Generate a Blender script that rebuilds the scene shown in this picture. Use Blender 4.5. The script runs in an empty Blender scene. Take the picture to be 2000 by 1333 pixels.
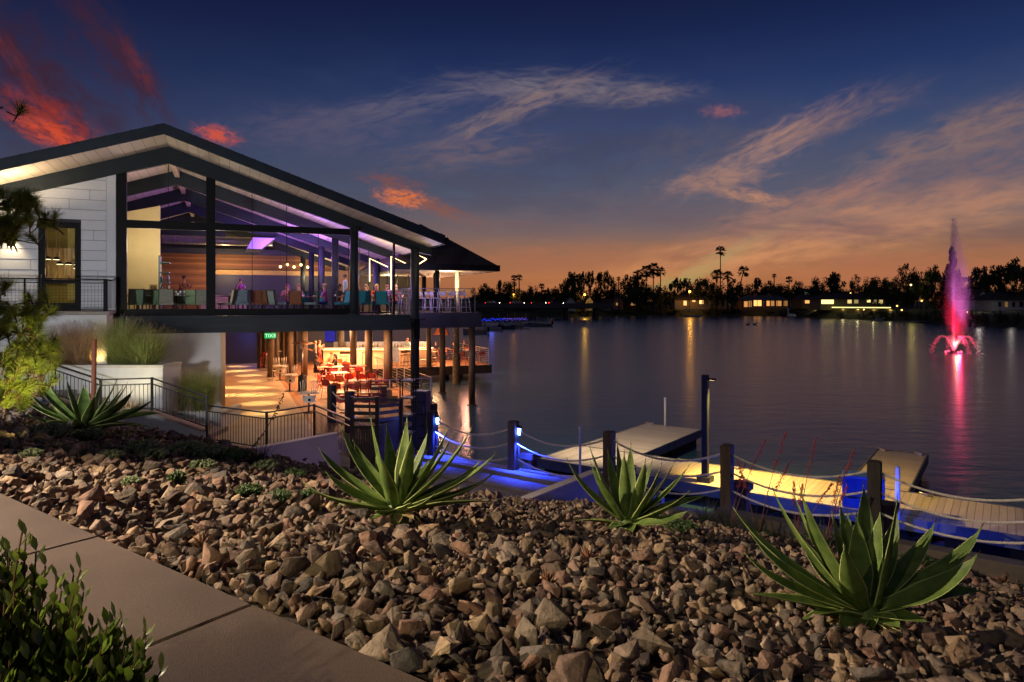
import bpy, bmesh, math, random
import numpy as np
from mathutils import Vector, Matrix, Euler

R = math.radians
SC = bpy.context.scene
COL = SC.collection
rnd = random.Random(7)

# ------------------------------------------------------------------ camera
E = 5.0                      # eye height above the lake (water is z = 0)
FPX = 1333.0                 # focal length in pixels of the 2000 px wide photograph (24 mm)
cam = bpy.data.cameras.new('camera'); cam.lens = 24.0; cam.sensor_width = 36.0
cam.shift_y = (591 - 666.5) / 2000.0
cam.clip_start = 0.05; cam.clip_end = 5000
camo = bpy.data.objects.new('camera', cam); COL.objects.link(camo)
camo.location = (0, 0, E); camo.rotation_euler = (R(90), 0, 0)
SC.camera = camo

SC.render.engine = 'CYCLES'
SC.view_settings.view_transform = 'Standard'; SC.view_settings.look = 'None'
SC.view_settings.exposure = 0.0; SC.view_settings.gamma = 1.0
SC.cycles.use_denoising = True
try: SC.cycles.denoiser = 'OPENIMAGEDENOISE'
except Exception: pass
SC.cycles.max_bounces = 6; SC.cycles.diffuse_bounces = 3; SC.cycles.glossy_bounces = 3
SC.cycles.transmission_bounces = 4; SC.cycles.transparent_max_bounces = 12
SC.cycles.caustics_reflective = False; SC.cycles.caustics_refractive = False
SC.cycles.sample_clamp_indirect = 4.0
SC.cycles.use_light_tree = True; SC.cycles.volume_step_rate = 5.0; SC.cycles.volume_max_steps = 48

def lin(c):
    return tuple(((v/255.0)/12.92 if v/255.0 <= 0.04045 else ((v/255.0+0.055)/1.055)**2.4) for v in c)

# ------------------------------------------------------------------ world: dusk sky with procedural clouds
SUN_EL, SUN_AZ = R(-2.0), R(10.0)
world = bpy.data.worlds.new('World'); SC.world = world; world.use_nodes = True
nt = world.node_tree; nt.nodes.clear()
L = nt.links.new
def nd(t, **kw):
    n = nt.nodes.new(t)
    for k, v in kw.items(): setattr(n, k, v)
    return n
def setin(sock, v):
    if hasattr(v, 'is_output') or isinstance(v, bpy.types.NodeSocket): L(v, sock)
    else: sock.default_value = v
def M(op, a, b=0.0, c=0.0, clamp=False):
    n = nd('ShaderNodeMath', operation=op, use_clamp=clamp)
    setin(n.inputs[0], a); setin(n.inputs[1], b); setin(n.inputs[2], c)
    return n.outputs[0]
tc = nd('ShaderNodeTexCoord'); DIR = tc.outputs['Generated']
def dot(v):
    n = nd('ShaderNodeVectorMath', operation='DOT_PRODUCT'); L(DIR, n.inputs[0]); n.inputs[1].default_value = v
    return n.outputs['Value']
def mixc(f, a, b, mode='MIX'):
    n = nd('ShaderNodeMix', data_type='RGBA', blend_type=mode)
    setin(n.inputs[0], f)
    for i, v in ((6, a), (7, b)):
        if isinstance(v, tuple): n.inputs[i].default_value = (*v, 1)
        else: L(v, n.inputs[i])
    return n.outputs[2]
dz = dot((0, 0, 1))
def ramp(fac, stops):
    n = nd('ShaderNodeValToRGB'); L(fac, n.inputs[0]); e = n.color_ramp.elements
    for i, (p, c) in enumerate(stops):
        el = e[i] if i < 2 else e.new(p)
        el.position = p; el.color = (*lin(c), 1)
    return n.outputs[0]
base = ramp(dz, [(0.0, (146, 92, 56)), (0.038, (166, 108, 70)), (0.075, (142, 104, 82)), (0.112, (108, 98, 102)), (0.15, (82, 90, 110)), (0.19, (66, 82, 112)),
                 (0.24, (48, 68, 110)), (0.30, (29, 50, 96)), (0.36, (17, 33, 76)), (0.42, (12, 22, 58)), (1.0, (8, 9, 26))])
# the glow sits in front (towards +Y); the rest of the horizon is duller
front = M('MULTIPLY_ADD', dot((0.25, 0.968, 0)), 0.62, 0.38, clamp=True)
back = ramp(dz, [(0.0, (52, 46, 62)), (0.15, (34, 38, 66)), (0.4, (15, 20, 48)), (1.0, (8, 9, 26))])
col = mixc(front, back, base)
# left end of the sky is a darker violet
leftm = M('MULTIPLY_ADD', dot((-0.78, 0.62, 0.05)), 2.6, -1.75, clamp=True)
col = mixc(M('MULTIPLY', leftm, 0.55), col, ramp(dz, [(0, (82, 50, 62)), (0.15, (52, 38, 62)), (0.3, (27, 22, 42)), (0.45, (17, 17, 38))]))

NB = 0
def blob(cx, cy, w, h, ang, color, strength, k1=2.2, k2=5.0, seed=0.0, lo=0.30, hi=0.75, detail=4.0, rough=0.56, warp=0.5):
    global col, DIR, NB
    NB += 1
    if NB % 6 == 0:      # a negligible link to the colour so far keeps the node evaluation in order
        vm_ = nd('ShaderNodeVectorMath', operation='MULTIPLY_ADD'); L(col, vm_.inputs[0]); vm_.inputs[1].default_value = (1e-7, 1e-7, 1e-7); L(DIR, vm_.inputs[2]); DIR = vm_.outputs[0]
    c = Vector(((cx-1000)/FPX, 1.0, (591-cy)/FPX)); dist = c.length; c.normalize()
    rt = Vector((0, 0, 1)).cross(c) * -1; rt.normalize(); up = rt.cross(c); up.normalize()
    if up.z < 0: up = -up
    a = R(ang); t1 = rt*math.cos(a) + up*math.sin(a); t2 = up*math.cos(a) - rt*math.sin(a)
    w /= FPX*dist; h *= 1.15/(FPX*dist)
    A = M('DIVIDE', dot(tuple(t1)), w); B = M('DIVIDE', dot(tuple(t2)), h)
    cv = nd('ShaderNodeCombineXYZ'); L(M('MULTIPLY', A, k1), cv.inputs[0]); L(M('MULTIPLY', B, k2*0.36), cv.inputs[1]); cv.inputs[2].default_value = seed
    nz = nd('ShaderNodeTexNoise'); L(cv.outputs[0], nz.inputs['Vector'])
    nz.inputs['Scale'].default_value = 1.0; nz.inputs['Detail'].default_value = detail; nz.inputs['Roughness'].default_value = rough
    nz.inputs['Distortion'].default_value = warp*.45
    r2 = M('ADD', M('MULTIPLY', A, A), M('MULTIPLY', B, B))
    g = M('EXPONENT', M('MULTIPLY', r2, -1.0))
    g = M('MULTIPLY', g, M('GREATER_THAN', dot(tuple(c)), 0.0))
    m = M('MULTIPLY', g, M('MULTIPLY_ADD', nz.outputs[0], 2.4, -0.35))
    mr = nd('ShaderNodeMapRange', interpolation_type='SMOOTHSTEP'); L(m, mr.inputs[0])
    mr.inputs[1].default_value = lo*.6; mr.inputs[2].default_value = hi*1.1
    col = mixc(M('MULTIPLY', mr.outputs[0], strength), col, lin(color))
# broad soft veils and bands above the far shore
blob(1300, 556, 620, 30, 0, (188, 116, 78), .5, 4, 4, 1, .05, 1.2)
blob(1100, 505, 480, 34, 2, (168, 106, 80), .6, 5, 6, 2, .1, 1.1)
blob(1550, 480, 420, 44, 9, (214, 146, 98), .85, 5, 6, 3, .1, 1.15)
blob(1420, 498, 190, 15, 27, (176, 150, 100), .75, 3, 3, 4, .08, 1.1)
blob(1330, 545, 90, 16, 18, (160, 152, 92), .7, 2, 3, 5, .08, 1.1)
blob(1800, 520, 330, 40, 2, (176, 108, 80), .6, 5, 6, 6, .1, 1.1)
blob(1740, 412, 340, 46, 6, (190, 134, 104), .85, 4.5, 7, 7, .15, 1.1, warp=.9)
blob(1900, 335, 240, 60, 12, (138, 104, 100), .65, 4, 8, 8, .2, 1.15, warp=1.)
blob(1620, 448, 460, 26, -5, (104, 80, 88), .55, 4, 5, 9, .2, 1.1)
blob(1950, 245, 200, 50, 14, (130, 102, 96), .6, 4, 7, 10, .2, 1.1, warp=1.)
blob(960, 440, 280, 24, -3, (126, 94, 90), .55, 4, 5, 11, .15, 1.1)
blob(1680, 360, 120, 22, 22, (190, 128, 106), .6, 3, 5, 44, .2, 1.1, warp=1.)
blob(1000, 300, 760, 150, 0, (66, 72, 100), .45, 4, 6, 50, .05, 1.3)
blob(1650, 330, 420, 130, 8, (84, 80, 100), .5, 5, 8, 51, .15, 1.3)
blob(1250, 410, 420, 50, 3, (104, 90, 98), .5, 5, 7, 52, .1, 1.2)
# high pale wisps
blob(1090, 172, 250, 30, -3, (122, 112, 120), .8, 4.2, 7.0, 12, .22, 1.15, warp=1.6)
blob(800, 205, 260, 27, 13, (98, 92, 112), .75, 4.2, 7.0, 13, .2, 1.15, warp=1.6)
blob(590, 245, 160, 40, 8, (84, 78, 102), .7, 4, 8, 14, .22, 1.15, warp=1.4)
blob(1010, 212, 190, 26, 22, (140, 116, 112), .75, 4, 6.4, 15, .26, 1.15, warp=1.6)
blob(920, 300, 200, 36, 6, (118, 98, 106), .65, 4, 8, 16, .24, 1.15, warp=1.6)
blob(900, 370, 380, 66, -3, (74, 72, 92), .6, 3.4, 6, 17, .2, 1.1)
blob(1200, 270, 330, 90, 6, (60, 62, 86), .55, 3.4, 6, 18, .22, 1.15)
blob(1500, 285, 200, 36, 24, (176, 132, 114), .8, 4, 7.2, 19, .26, 1.15, warp=1.6)
blob(1400, 350, 120, 28, 4, (168, 126, 110), .75, 3.6, 6.6, 20, .24, 1.1, warp=1.5)
blob(1465, 384, 80, 15, -14, (196, 138, 106), .75, 3, 5, 21, .2, 1.1, warp=1.)
blob(1640, 232, 160, 26, 16, (116, 96, 104), .65, 4, 6, 22, .22, 1.15, warp=1.5)
blob(1410, 218, 40, 11, -4, (140, 88, 98), .8, 3.0, 4, 23, .14, .9)
blob(1850, 275, 210, 46, 14, (142, 112, 104), .65, 4, 8, 60, .2, 1.1, warp=1.5)
blob(1560, 405, 190, 30, 10, (168, 120, 102), .6, 4, 7, 61, .2, 1.1, warp=1.2)
blob(1340, 300, 170, 60, 10, (84, 82, 100), .6, 4, 8, 62, .2, 1.1, warp=1.4)
blob(690, 262, 190, 46, 10, (86, 82, 106), .6, 4, 8, 63, .2, 1.1, warp=1.4)
blob(1250, 186, 120, 20, 2, (122, 106, 112), .65, 4, 6, 64, .2, 1.1, warp=1.4)
# red and orange clouds over the roof
blob(70, 170, 230, 90, -46, (60, 30, 44), .85, 3.4, 6, 30, .12, 1.0, warp=1.3)
blob(230, 110, 170, 44, -52, (62, 32, 48), .8, 3.6, 6, 31, .14, 1.0, warp=1.3)
blob(112, 245, 104, 40, -30, (150, 50, 40), .9, 3.6, 7.5, 32, .24, 1.0, warp=1.4)
blob(100, 262, 80, 26, -22, (206, 76, 48), .9, 3.6, 7.5, 33, .3, 1.0, warp=1.3)
blob(30, 120, 110, 16, -56, (104, 42, 44), .55, 3.4, 5, 34, .2, 1.0, warp=1.2)
blob(270, 130, 66, 15, -60, (96, 42, 48), .75, 3.4, 5, 35, .2, 1.0, warp=1.)
blob(425, 264, 46, 17, -12, (204, 82, 62), .9, 3.2, 6, 36, .24, .95, warp=1.2)
blob(786, 387, 60, 18, -8, (226, 116, 56), .95, 3.8, 8, 38, .28, .95, warp=1.2)
blob(765, 355, 70, 14, -8, (126, 76, 70), .7, 3.4, 5, 39, .18, 1.0, warp=1.)
blob(855, 405, 80, 16, -20, (136, 82, 68), .7, 3.4, 5, 40, .18, 1.0, warp=1.)
col = mixc(M('MULTIPLY', M('LESS_THAN', dz, 0.0), 1.0), col, lin((30, 30, 40)))
sky = nd('ShaderNodeTexSky', sky_type='NISHITA'); sky.sun_disc = False
sky.sun_elevation = R(0.0); sky.sun_rotation = SUN_AZ
b1 = nd('ShaderNodeBackground'); L(col, b1.inputs[0]); b1.inputs[1].default_value = 1.0
b2 = nd('ShaderNodeBackground'); L(sky.outputs[0], b2.inputs[0]); b2.inputs[1].default_value = 0.004
ad = nd('ShaderNodeAddShader'); L(b1.outputs[0], ad.inputs[0]); L(b2.outputs[0], ad.inputs[1])
wo = nd('ShaderNodeOutputWorld'); L(ad.outputs[0], wo.inputs[0])
world.cycles.sampling_method = 'MANUAL'; world.cycles.sample_map_resolution = 512

# ------------------------------------------------------------------ lamps, real and assumed
def lamp(kind, name, loc, energy, color, target=None, size=0.1, spot=None, blend=0.6):
    d = bpy.data.lights.new(name, kind); d.energy = energy; d.color = color
    o = bpy.data.objects.new(name, d); COL.objects.link(o); o.location = loc
    if kind == 'SUN': d.angle = size
    elif kind == 'AREA': d.size = size
    else: d.shadow_soft_size = size
    if kind == 'SPOT': d.spot_size = spot; d.spot_blend = blend
    if target is not None:
        o.rotation_euler = (Vector(target) - Vector(loc)).to_track_quat('-Z', 'Y').to_euler()
    return o
# last light of the evening sky from behind the camera
lamp('SUN', 'sun', (0, 0, 30), 0.10, (0.80, 0.86, 1.0), target=(4, 10, 22), size=R(20))
# assumed floods added to light the rocks and facade, unseen, without fixtures
lamp('SPOT', 'assumed_rock_flood', (-9.2, 5.6, 7.6), 6300, (1.0, 0.80, 0.58), target=(0.5, 6.2, 2.3), size=0.05, spot=R(60), blend=0.85)
lamp('SPOT', 'assumed_facade_flood', (-9.5, 6.0, 4.2), 4300, (0.93, 0.95, 1.0), target=(-13.4, 24.0, 5.6), size=0.3, spot=R(76), blend=0.9)

# ------------------------------------------------------------------ materials
MATS = {}
def mat(name, rgb, rough=0.6, metal=0.0, var=0.18, scale=6.0, bump=0.0, bscale=None, emit=None, estr=0.0, spec=None, stretch=None, transl=0.0, isl=0.0, rgb2=None, coat=0.0, obj_rand=0.0):
    """A procedural material: noise between two tones of one colour, with bump and roughness variation."""
    if name in MATS: return MATS[name]
    m = bpy.data.materials.new(name); m.use_nodes = True; t = m.node_tree; N = t.nodes; K = t.links.new
    b = N['Principled BSDF']; b.inputs['Metallic'].default_value = metal
    c = lin(rgb); c2 = lin(rgb2) if rgb2 else tuple(min(1, v*(1+var*1.5)) for v in c); c1 = c if rgb2 else tuple(v*(1-var*1.5) for v in c)
    tcx = N.new('ShaderNodeTexCoord'); src = tcx.outputs['Object']
    if stretch:
        mp = N.new('ShaderNodeMapping'); mp.inputs['Scale'].default_value = stretch; K(src, mp.inputs[0]); src = mp.outputs[0]
    nz = N.new('ShaderNodeTexNoise'); nz.inputs['Scale'].default_value = scale; nz.inputs['Detail'].default_value = 5; nz.inputs['Roughness'].default_value = .6
    K(src, nz.inputs['Vector'])
    r = N.new('ShaderNodeValToRGB'); r.color_ramp.elements[0].position = .32; r.color_ramp.elements[1].position = .68
    r.color_ramp.elements[0].color = (*c1, 1); r.color_ramp.elements[1].color = (*c2, 1); K(nz.outputs[0], r.inputs[0])
    out = r.outputs[0]
    if isl or obj_rand:
        if isl: g = N.new('ShaderNodeNewGeometry'); rs = g.outputs['Random Per Island']; amt = isl
        else: g = N.new('ShaderNodeObjectInfo'); rs = g.outputs['Random']; amt = obj_rand
        mr = N.new('ShaderNodeMapRange'); K(rs, mr.inputs[0]); mr.inputs[3].default_value = 1-amt; mr.inputs[4].default_value = 1+amt
        hs = N.new('ShaderNodeHueSaturation'); K(out, hs.inputs['Color']); K(mr.outputs[0], hs.inputs['Value'])
        out = hs.outputs[0]
    K(out, b.inputs['Base Color'])
    mr = N.new('ShaderNodeMapRange'); K(nz.outputs[0], mr.inputs[0]); mr.inputs[3].default_value = max(.02, rough-.1); mr.inputs[4].default_value = min(1, rough+.1)
    K(mr.outputs[0], b.inputs['Roughness'])
    if bump:
        n2 = N.new('ShaderNodeTexNoise'); n2.inputs['Scale'].default_value = bscale or scale*4; n2.inputs['Detail'].default_value = 6; K(src, n2.inputs['Vector'])
        bp = N.new('ShaderNodeBump'); bp.inputs['Strength'].default_value = bump; bp.inputs['Distance'].default_value = .02
        K(n2.outputs[0], bp.inputs['Height']); K(bp.outputs[0], b.inputs['Normal'])
    if spec is not None: b.inputs['Specular IOR Level'].default_value = spec
    if coat: b.inputs['Coat Weight'].default_value = coat
    if emit:
        b.inputs['Emission Color'].default_value = (*lin(emit), 1); b.inputs['Emission Strength'].default_value = estr
    if transl:
        tr = N.new('ShaderNodeBsdfTranslucent'); K(out, tr.inputs[0]); mx = N.new('ShaderNodeMixShader'); mx.inputs[0].default_value = transl
        K(b.outputs[0], mx.inputs[1]); K(tr.outputs[0], mx.inputs[2]); K(mx.outputs[0], N['Material Output'].inputs[0])
    m['_'] = 1; MATS[name] = m
    return m

def planks(name, rgb, width, axis=0, rough=.55, var=.25, gap=.02, rgb2=None, gapc=.25, grain=(2, 30, 30), brick=None):
    """Boards laid side by side along one object axis: each board a tone of its own, dark joints, grain."""
    if name in MATS: return MATS[name]
    m = bpy.data.materials.new(name); m.use_nodes = True; t = m.node_tree; N = t.nodes; K = t.links.new
    b = N['Principled BSDF']; b.inputs['Roughness'].default_value = rough
    tcx = N.new('ShaderNodeTexCoord'); sp = N.new('ShaderNodeSeparateXYZ'); K(tcx.outputs['Object'], sp.inputs[0])
    def mm(op, a, b_=0.):
        n = N.new('ShaderNodeMath'); n.operation = op
        for i, v in enumerate((a, b_)):
            if isinstance(v, (int, float)): n.inputs[i].default_value = v
            else: K(v, n.inputs[i])
        return n.outputs[0]
    q = mm('DIVIDE', sp.outputs[axis], width); fr = mm('FRACT', q); fl = mm('FLOOR', q)
    wn = N.new('ShaderNodeTexWhiteNoise'); wn.noise_dimensions = '1D'; K(fl, wn.inputs['W'])
    mp = N.new('ShaderNodeMapping'); mp.inputs['Scale'].default_value = grain; K(tcx.outputs['Object'], mp.inputs[0])
    nz = N.new('ShaderNodeTexNoise'); nz.inputs['Scale'].default_value = 1.0; nz.inputs['Detail'].default_value = 6; K(mp.outputs[0], nz.inputs['Vector'])
    f = mm('MULTIPLY_ADD', wn.outputs[0], .6); 
    n_ = N.new('ShaderNodeMath'); n_.operation = 'MULTIPLY_ADD'; K(nz.outputs[0], n_.inputs[0]); n_.inputs[1].default_value = .6; K(mm('MULTIPLY', wn.outputs[0], .5), n_.inputs[2])
    c = lin(rgb); c1 = tuple(v*(1-var) for v in c); c2 = lin(rgb2) if rgb2 else tuple(min(1, v*(1+var)) for v in c)
    r = N.new('ShaderNodeValToRGB'); r.color_ramp.elements[0].position = .2; r.color_ramp.elements[1].position = .85
    r.color_ramp.elements[0].color = (*c1, 1); r.color_ramp.elements[1].color = (*c2, 1); K(n_.outputs[0], r.inputs[0])
    g = mm('LESS_THAN', fr, gap/width)
    mx = N.new('ShaderNodeMix'); mx.data_type = 'RGBA'; K(g, mx.inputs[0]); K(r.outputs[0], mx.inputs[6]); mx.inputs[7].default_value = (*tuple(v*gapc for v in c), 1)
    K(mx.outputs[2], b.inputs['Base Color'])
    bp = N.new('ShaderNodeBump'); bp.inputs['Strength'].default_value = .6; bp.inputs['Distance'].default_value = .01
    K(mm('SUBTRACT', nz.outputs[0], mm('MULTIPLY', g, 2.)), bp.inputs['Height']); K(bp.outputs[0], b.inputs['Normal'])
    MATS[name] = m; return m

def glass(name, tint=(1, 1, 1), refl=0.08):
    if name in MATS: return MATS[name]
    m = bpy.data.materials.new(name); m.use_nodes = True; t = m.node_tree; N = t.nodes; K = t.links.new
    N.remove(N['Principled BSDF'])
    tr = N.new('ShaderNodeBsdfTransparent'); tr.inputs[0].default_value = (*tint, 1)
    gl = N.new('ShaderNodeBsdfGlossy'); gl.inputs['Roughness'].default_value = .02
    fr = N.new('ShaderNodeFresnel'); fr.inputs[0].default_value = 1.45
    ml = N.new('ShaderNodeMath'); ml.operation = 'MULTIPLY'; K(fr.outputs[0], ml.inputs[0]); ml.inputs[1].default_value = refl*16
    mx = N.new('ShaderNodeMixShader'); K(ml.outputs[0], mx.inputs[0]); K(tr.outputs[0], mx.inputs[1]); K(gl.outputs[0], mx.inputs[2])
    K(mx.outputs[0], N['Material Output'].inputs[0]); MATS[name] = m; return m

def emis(name, rgb, s):
    if name in MATS: return MATS[name]
    m = bpy.data.materials.new(name); m.use_nodes = True; t = m.node_tree; N = t.nodes
    N.remove(N['Principled BSDF']); e = N.new('ShaderNodeEmission'); e.inputs[0].default_value = (*lin(rgb), 1); e.inputs[1].default_value = s
    t.links.new(e.outputs[0], N['Material Output'].inputs[0]); MATS[name] = m; return m

# ------------------------------------------------------------------ mesh helpers
class MB:
    def __init__(s): s.v = []; s.f = []; s.m = []; s.sm = []
    def add(s, vs, fs, mi=0, smooth=False):
        o = len(s.v); s.v += [tuple(p) for p in vs]; s.f += [tuple(i+o for i in f) for f in fs]
        s.m += [mi]*len(fs); s.sm += [smooth]*len(fs); return s
    def box(s, x0, x1, y0, y1, z0, z1, mi=0, M_=None):
        vs = [Vector(p) for p in ((x0,y0,z0),(x1,y0,z0),(x1,y1,z0),(x0,y1,z0),(x0,y0,z1),(x1,y0,z1),(x1,y1,z1),(x0,y1,z1))]
        if M_ is not None: vs = [M_ @ p for p in vs]
        return s.add(vs, [(0,3,2,1),(4,5,6,7),(0,1,5,4),(1,2,6,5),(2,3,7,6),(3,0,4,7)], mi)
    def bar(s, a, b, w, h=None, mi=0, up=(0,0,1)):
        """Box of section w x h from point a to point b."""
        a = Vector(a); b = Vector(b); h = w if h is None else h; d = (b-a).normalized()
        u = Vector(up)
        if abs(d.dot(u)) > .99: u = Vector((0,1,0))
        r = d.cross(u).normalized(); u = r.cross(d)
        vs = [p + r*(i*w/2) + u*(j*h/2) for p in (a, b) for i, j in ((-1,-1),(1,-1),(1,1),(-1,1))]
        return s.add(vs, [(0,1,2,3),(7,6,5,4),(0,4,5,1),(1,5,6,2),(2,6,7,3),(3,7,4,0)], mi)
    def tube(s, pts, r, n=8, mi=0, cap=True, smooth=True):
        pts = [Vector(p) for p in pts]; rs = r if isinstance(r, (list, tuple)) else [r]*len(pts)
        vs = []; prev = None
        for i, p in enumerate(pts):
            d = (pts[min(i+1, len(pts)-1)] - pts[max(i-1, 0)])
            d = d.normalized() if d.length > 1e-9 else Vector((0,0,1))
            if prev is None:
                u = Vector((0,0,1)) if abs(d.z) < .9 else Vector((1,0,0)); a = d.cross(u).normalized()
            else:
                a = prev - d*prev.dot(d); a = a.normalized() if a.length > 1e-6 else d.orthogonal().normalized()
            prev = a; b = d.cross(a)
            for k in range(n):
                t = 2*math.pi*k/n; vs.append(p + (a*math.cos(t)+b*math.sin(t))*rs[i])
        fs = [(i*n+k, i*n+(k+1)%n, (i+1)*n+(k+1)%n, (i+1)*n+k) for i in range(len(pts)-1) for k in range(n)]
        s.add(vs, fs, mi, smooth)
        if cap:
            o = len(s.v) - len(vs)
            s.f.append(tuple(o+k for k in range(n))[::-1]); s.f.append(tuple(o+(len(pts)-1)*n+k for k in range(n))); s.m += [mi, mi]; s.sm += [False, False]
        return s
    def cyl(s, x, y, z0, z1, r, r2=None, n=16, mi=0):
        return s.tube([(x,y,z0),(x,y,z1)], [r, r if r2 is None else r2], n, mi)
    def lathe(s, prof, n=16, c=(0,0,0), mi=0, smooth=True):
        vs = [(c[0]+r*math.cos(2*math.pi*k/n), c[1]+r*math.sin(2*math.pi*k/n), c[2]+z) for r, z in prof for k in range(n)]
        fs = [(i*n+k, i*n+(k+1)%n, (i+1)*n+(k+1)%n, (i+1)*n+k) for i in range(len(prof)-1) for k in range(n)]
        return s.add(vs, fs, mi, smooth)
    def prism(s, poly, d, mi=0):
        """poly: list of 3D points (planar); extruded by vector d."""
        n = len(poly); P = [Vector(p) for p in poly]; d = Vector(d)
        nr = Vector((0,0,0))
        for i in range(n): nr += P[i].cross(P[(i+1) % n])
        if nr.dot(d) > 0: P = P[::-1]
        vs = P + [p+d for p in P]
        return s.add(vs, [tuple(range(n)), tuple(range(2*n-1, n-1, -1))] + [(i, n+i, n+(i+1)%n, (i+1)%n) for i in range(n)], mi)
    def sphere(s, c, r, n=10, m_=6, mi=0, sc=(1,1,1)):
        pr = [(max(1e-4, math.sin(math.pi*i/m_))*r, -math.cos(math.pi*i/m_)*r) for i in range(m_+1)]
        vs = [(c[0]+q*math.cos(2*math.pi*k/n)*sc[0], c[1]+q*math.sin(2*math.pi*k/n)*sc[1], c[2]+z*sc[2]) for q, z in pr for k in range(n)]
        fs = [(i*n+k, i*n+(k+1)%n, (i+1)*n+(k+1)%n, (i+1)*n+k) for i in range(m_) for k in range(n)]
        return s.add(vs, fs, mi, True)
    def quad(s, a, b, c, d, mi=0): return s.add([a, b, c, d], [(0,1,2,3)], mi)
    def build(s, name, mats, parent=None, bevel=0.0, loc=None, rotz=0.0):
        me = bpy.data.meshes.new(name); me.from_pydata(s.v, [], s.f)
        mats = mats if isinstance(mats, (list, tuple)) else [mats]
        for m in mats: me.materials.append(m)
        if me.polygons:
            me.polygons.foreach_set('material_index', s.m); me.polygons.foreach_set('use_smooth', s.sm)
        me.update()
        o = bpy.data.objects.new(name, me); COL.objects.link(o)
        if parent: o.parent = parent
        if loc: o.location = loc
        if rotz: o.rotation_euler = (0, 0, rotz)
        if bevel:
            b = o.modifiers.new('bevel', 'BEVEL'); b.width = bevel; b.segments = 2; b.limit_method = 'ANGLE'; b.angle_limit = R(40)
        return o

def tag(o, label=None, cat=None, group=None, kind=None):
    if label: o['label'] = label
    if cat: o['category'] = cat
    if group: o['group'] = group
    if kind: o['kind'] = kind
    return o
def thing(name, label, cat, loc=(0,0,0), rotz=0.0, group=None):
    o = bpy.data.objects.new(name, None); COL.objects.link(o); o.empty_display_size = .2
    o.location = loc; o.rotation_euler = (0, 0, rotz)
    return tag(o, label, cat, group)
KIDS = {}
def children(o):
    return [c for c in bpy.data.objects if c.parent == o]
def copy_tree(o, loc=None, rotz=None, label=None, group=None, scale=None, parent=None, kids=None):
    if kids is None:
        if o.name not in KIDS: KIDS[o.name] = children(o)
        kids = KIDS[o.name]
    c = o.copy(); COL.objects.link(c)
    if parent: c.parent = parent
    if loc is not None: c.location = loc
    if rotz is not None: c.rotation_euler = (c.rotation_euler[0], c.rotation_euler[1], rotz)
    if scale is not None: c.scale = scale if isinstance(scale, (tuple, list)) else (scale,)*3
    if label: c['label'] = label
    if group: c['group'] = group
    for k in kids: copy_tree(k, parent=c)
    return c

# photo pixel + depth -> world ; (s, n): metres along and across the footpath
def at(x, y, Y): return Vector(((x-1000)/FPX*Y, Y, E-(y-591)/FPX*Y))
SX, SY, NX, NY = .8102, -.5861, .5861, .8102
def W(s, n, z=0.0): return Vector((s*SX+n*NX, s*SY+n*NY, z))
def SN(x, y): return (x*SX+y*SY, x*NX+y*NY)
ROCKROT = math.atan2(SY, SX)
# restaurant frame: s along the gable front, t into the building
TH = R(22.7); BX, BY = -11.73, 23.0; CA, SA = math.cos(TH), math.sin(TH)
def B(s, t, z=0.0): return Vector((BX+s*CA-t*SA, BY+s*SA+t*CA, z))
def s_at(x, t):
    u = (x-1000)/FPX
    return ((-BX)+t*SA + u*(BY+t*CA))/(CA-u*SA)
def z_at(x, y, t):
    s = s_at(x, t); return E-(y-591)/FPX*(BY+s*SA+t*CA)

# ------------------------------------------------------------------ ground, footpath, rock bed
def crest(s):
    pts = [(-60, 7.6), (-6.6, 7.3), (-6.0, 8.6), (-4.6, 12.6), (60, 12.6)]
    for (a, x), (b, y) in zip(pts, pts[1:]):
        if a <= s <= b: return x + (y-x)*(s-a)/(b-a)
    return 12.6
LOW = .80
def terr(s, n):
    if n < 2.0: return 3.40
    if s > -6.0 and n > 13.1: return -2.4
    nc = crest(s); b = 3.957-.2286*min(n, nc)-.045
    if s < -16 and n < 9: b += 0
    if s > -5.5 and n > 10.2: b -= .125*(min(n, 12.7)-10.2)*min(1, (s+5.5)/1.2)
    b += .05*math.sin(s*1.3+n*.8)*math.sin(n*1.1-s*.5)
    if n > nc:
        k = min(1, (n-nc)/(1.1 if s < -4.6 else .05)); k = k*k*(3-2*k)
        b = b*(1-k)+LOW*k
    return b
def soil_mat():
    return mat('dark_soil', (58, 44, 36), .95, var=.35, scale=5, bump=.6, bscale=30)
mb = MB(); ss = [-60, -45, -34, -28] + [-24+.5*i for i in range(85)] + [22, 30, 44]; ns = [-6, -2, .2, 1.9, 2.0] + [2.25+.25*i for i in range(47)]
vs = [W(s, n, terr(s, n)) for n in ns for s in ss]; w = len(ss)
mb.add(vs, [(j*w+i, j*w+i+1, (j+1)*w+i+1, (j+1)*w+i) for j in range(len(ns)-1) for i in range(w-1)], 0, True)
tag(mb.build('ground', soil_mat()), kind='structure')

# footpath of broomed concrete slabs with open joints
conc = mat('path_concrete', (104, 88, 80), .82, var=.10, scale=2.2, bump=.22, bscale=160)
concd = mat('concrete', (150, 142, 132), .85, var=.15, scale=2.0, bump=.25, bscale=60)
whitewall = mat('white_render', (205, 204, 202), .85, var=.05, scale=1.4, bump=.12, bscale=45)
s0 = SN(-2.66, 4.375)[0]; s1 = SN(-1.313, 3.366)[0]; ds = s1-s0
mb = MB()
for i in range(-14, 9):
    a = s0+i*ds+.006; b = s0+(i+1)*ds-.006
    p = [W(a, .86), W(b, .86), W(b, 1.995), W(a, 1.995)]
    mb.add([q+Vector((0,0,z)) for z in (3.36, 3.492) for q in p] + [q+(sum(p, Vector())/4-q)*.012+Vector((0,0,3.50)) for q in p],
           [(0,3,2,1),(0,1,5,4),(1,2,6,5),(2,3,7,6),(3,0,4,7),(4,5,9,8),(5,6,10,9),(6,7,11,10),(7,4,8,11),(8,9,10,11)])
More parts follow.
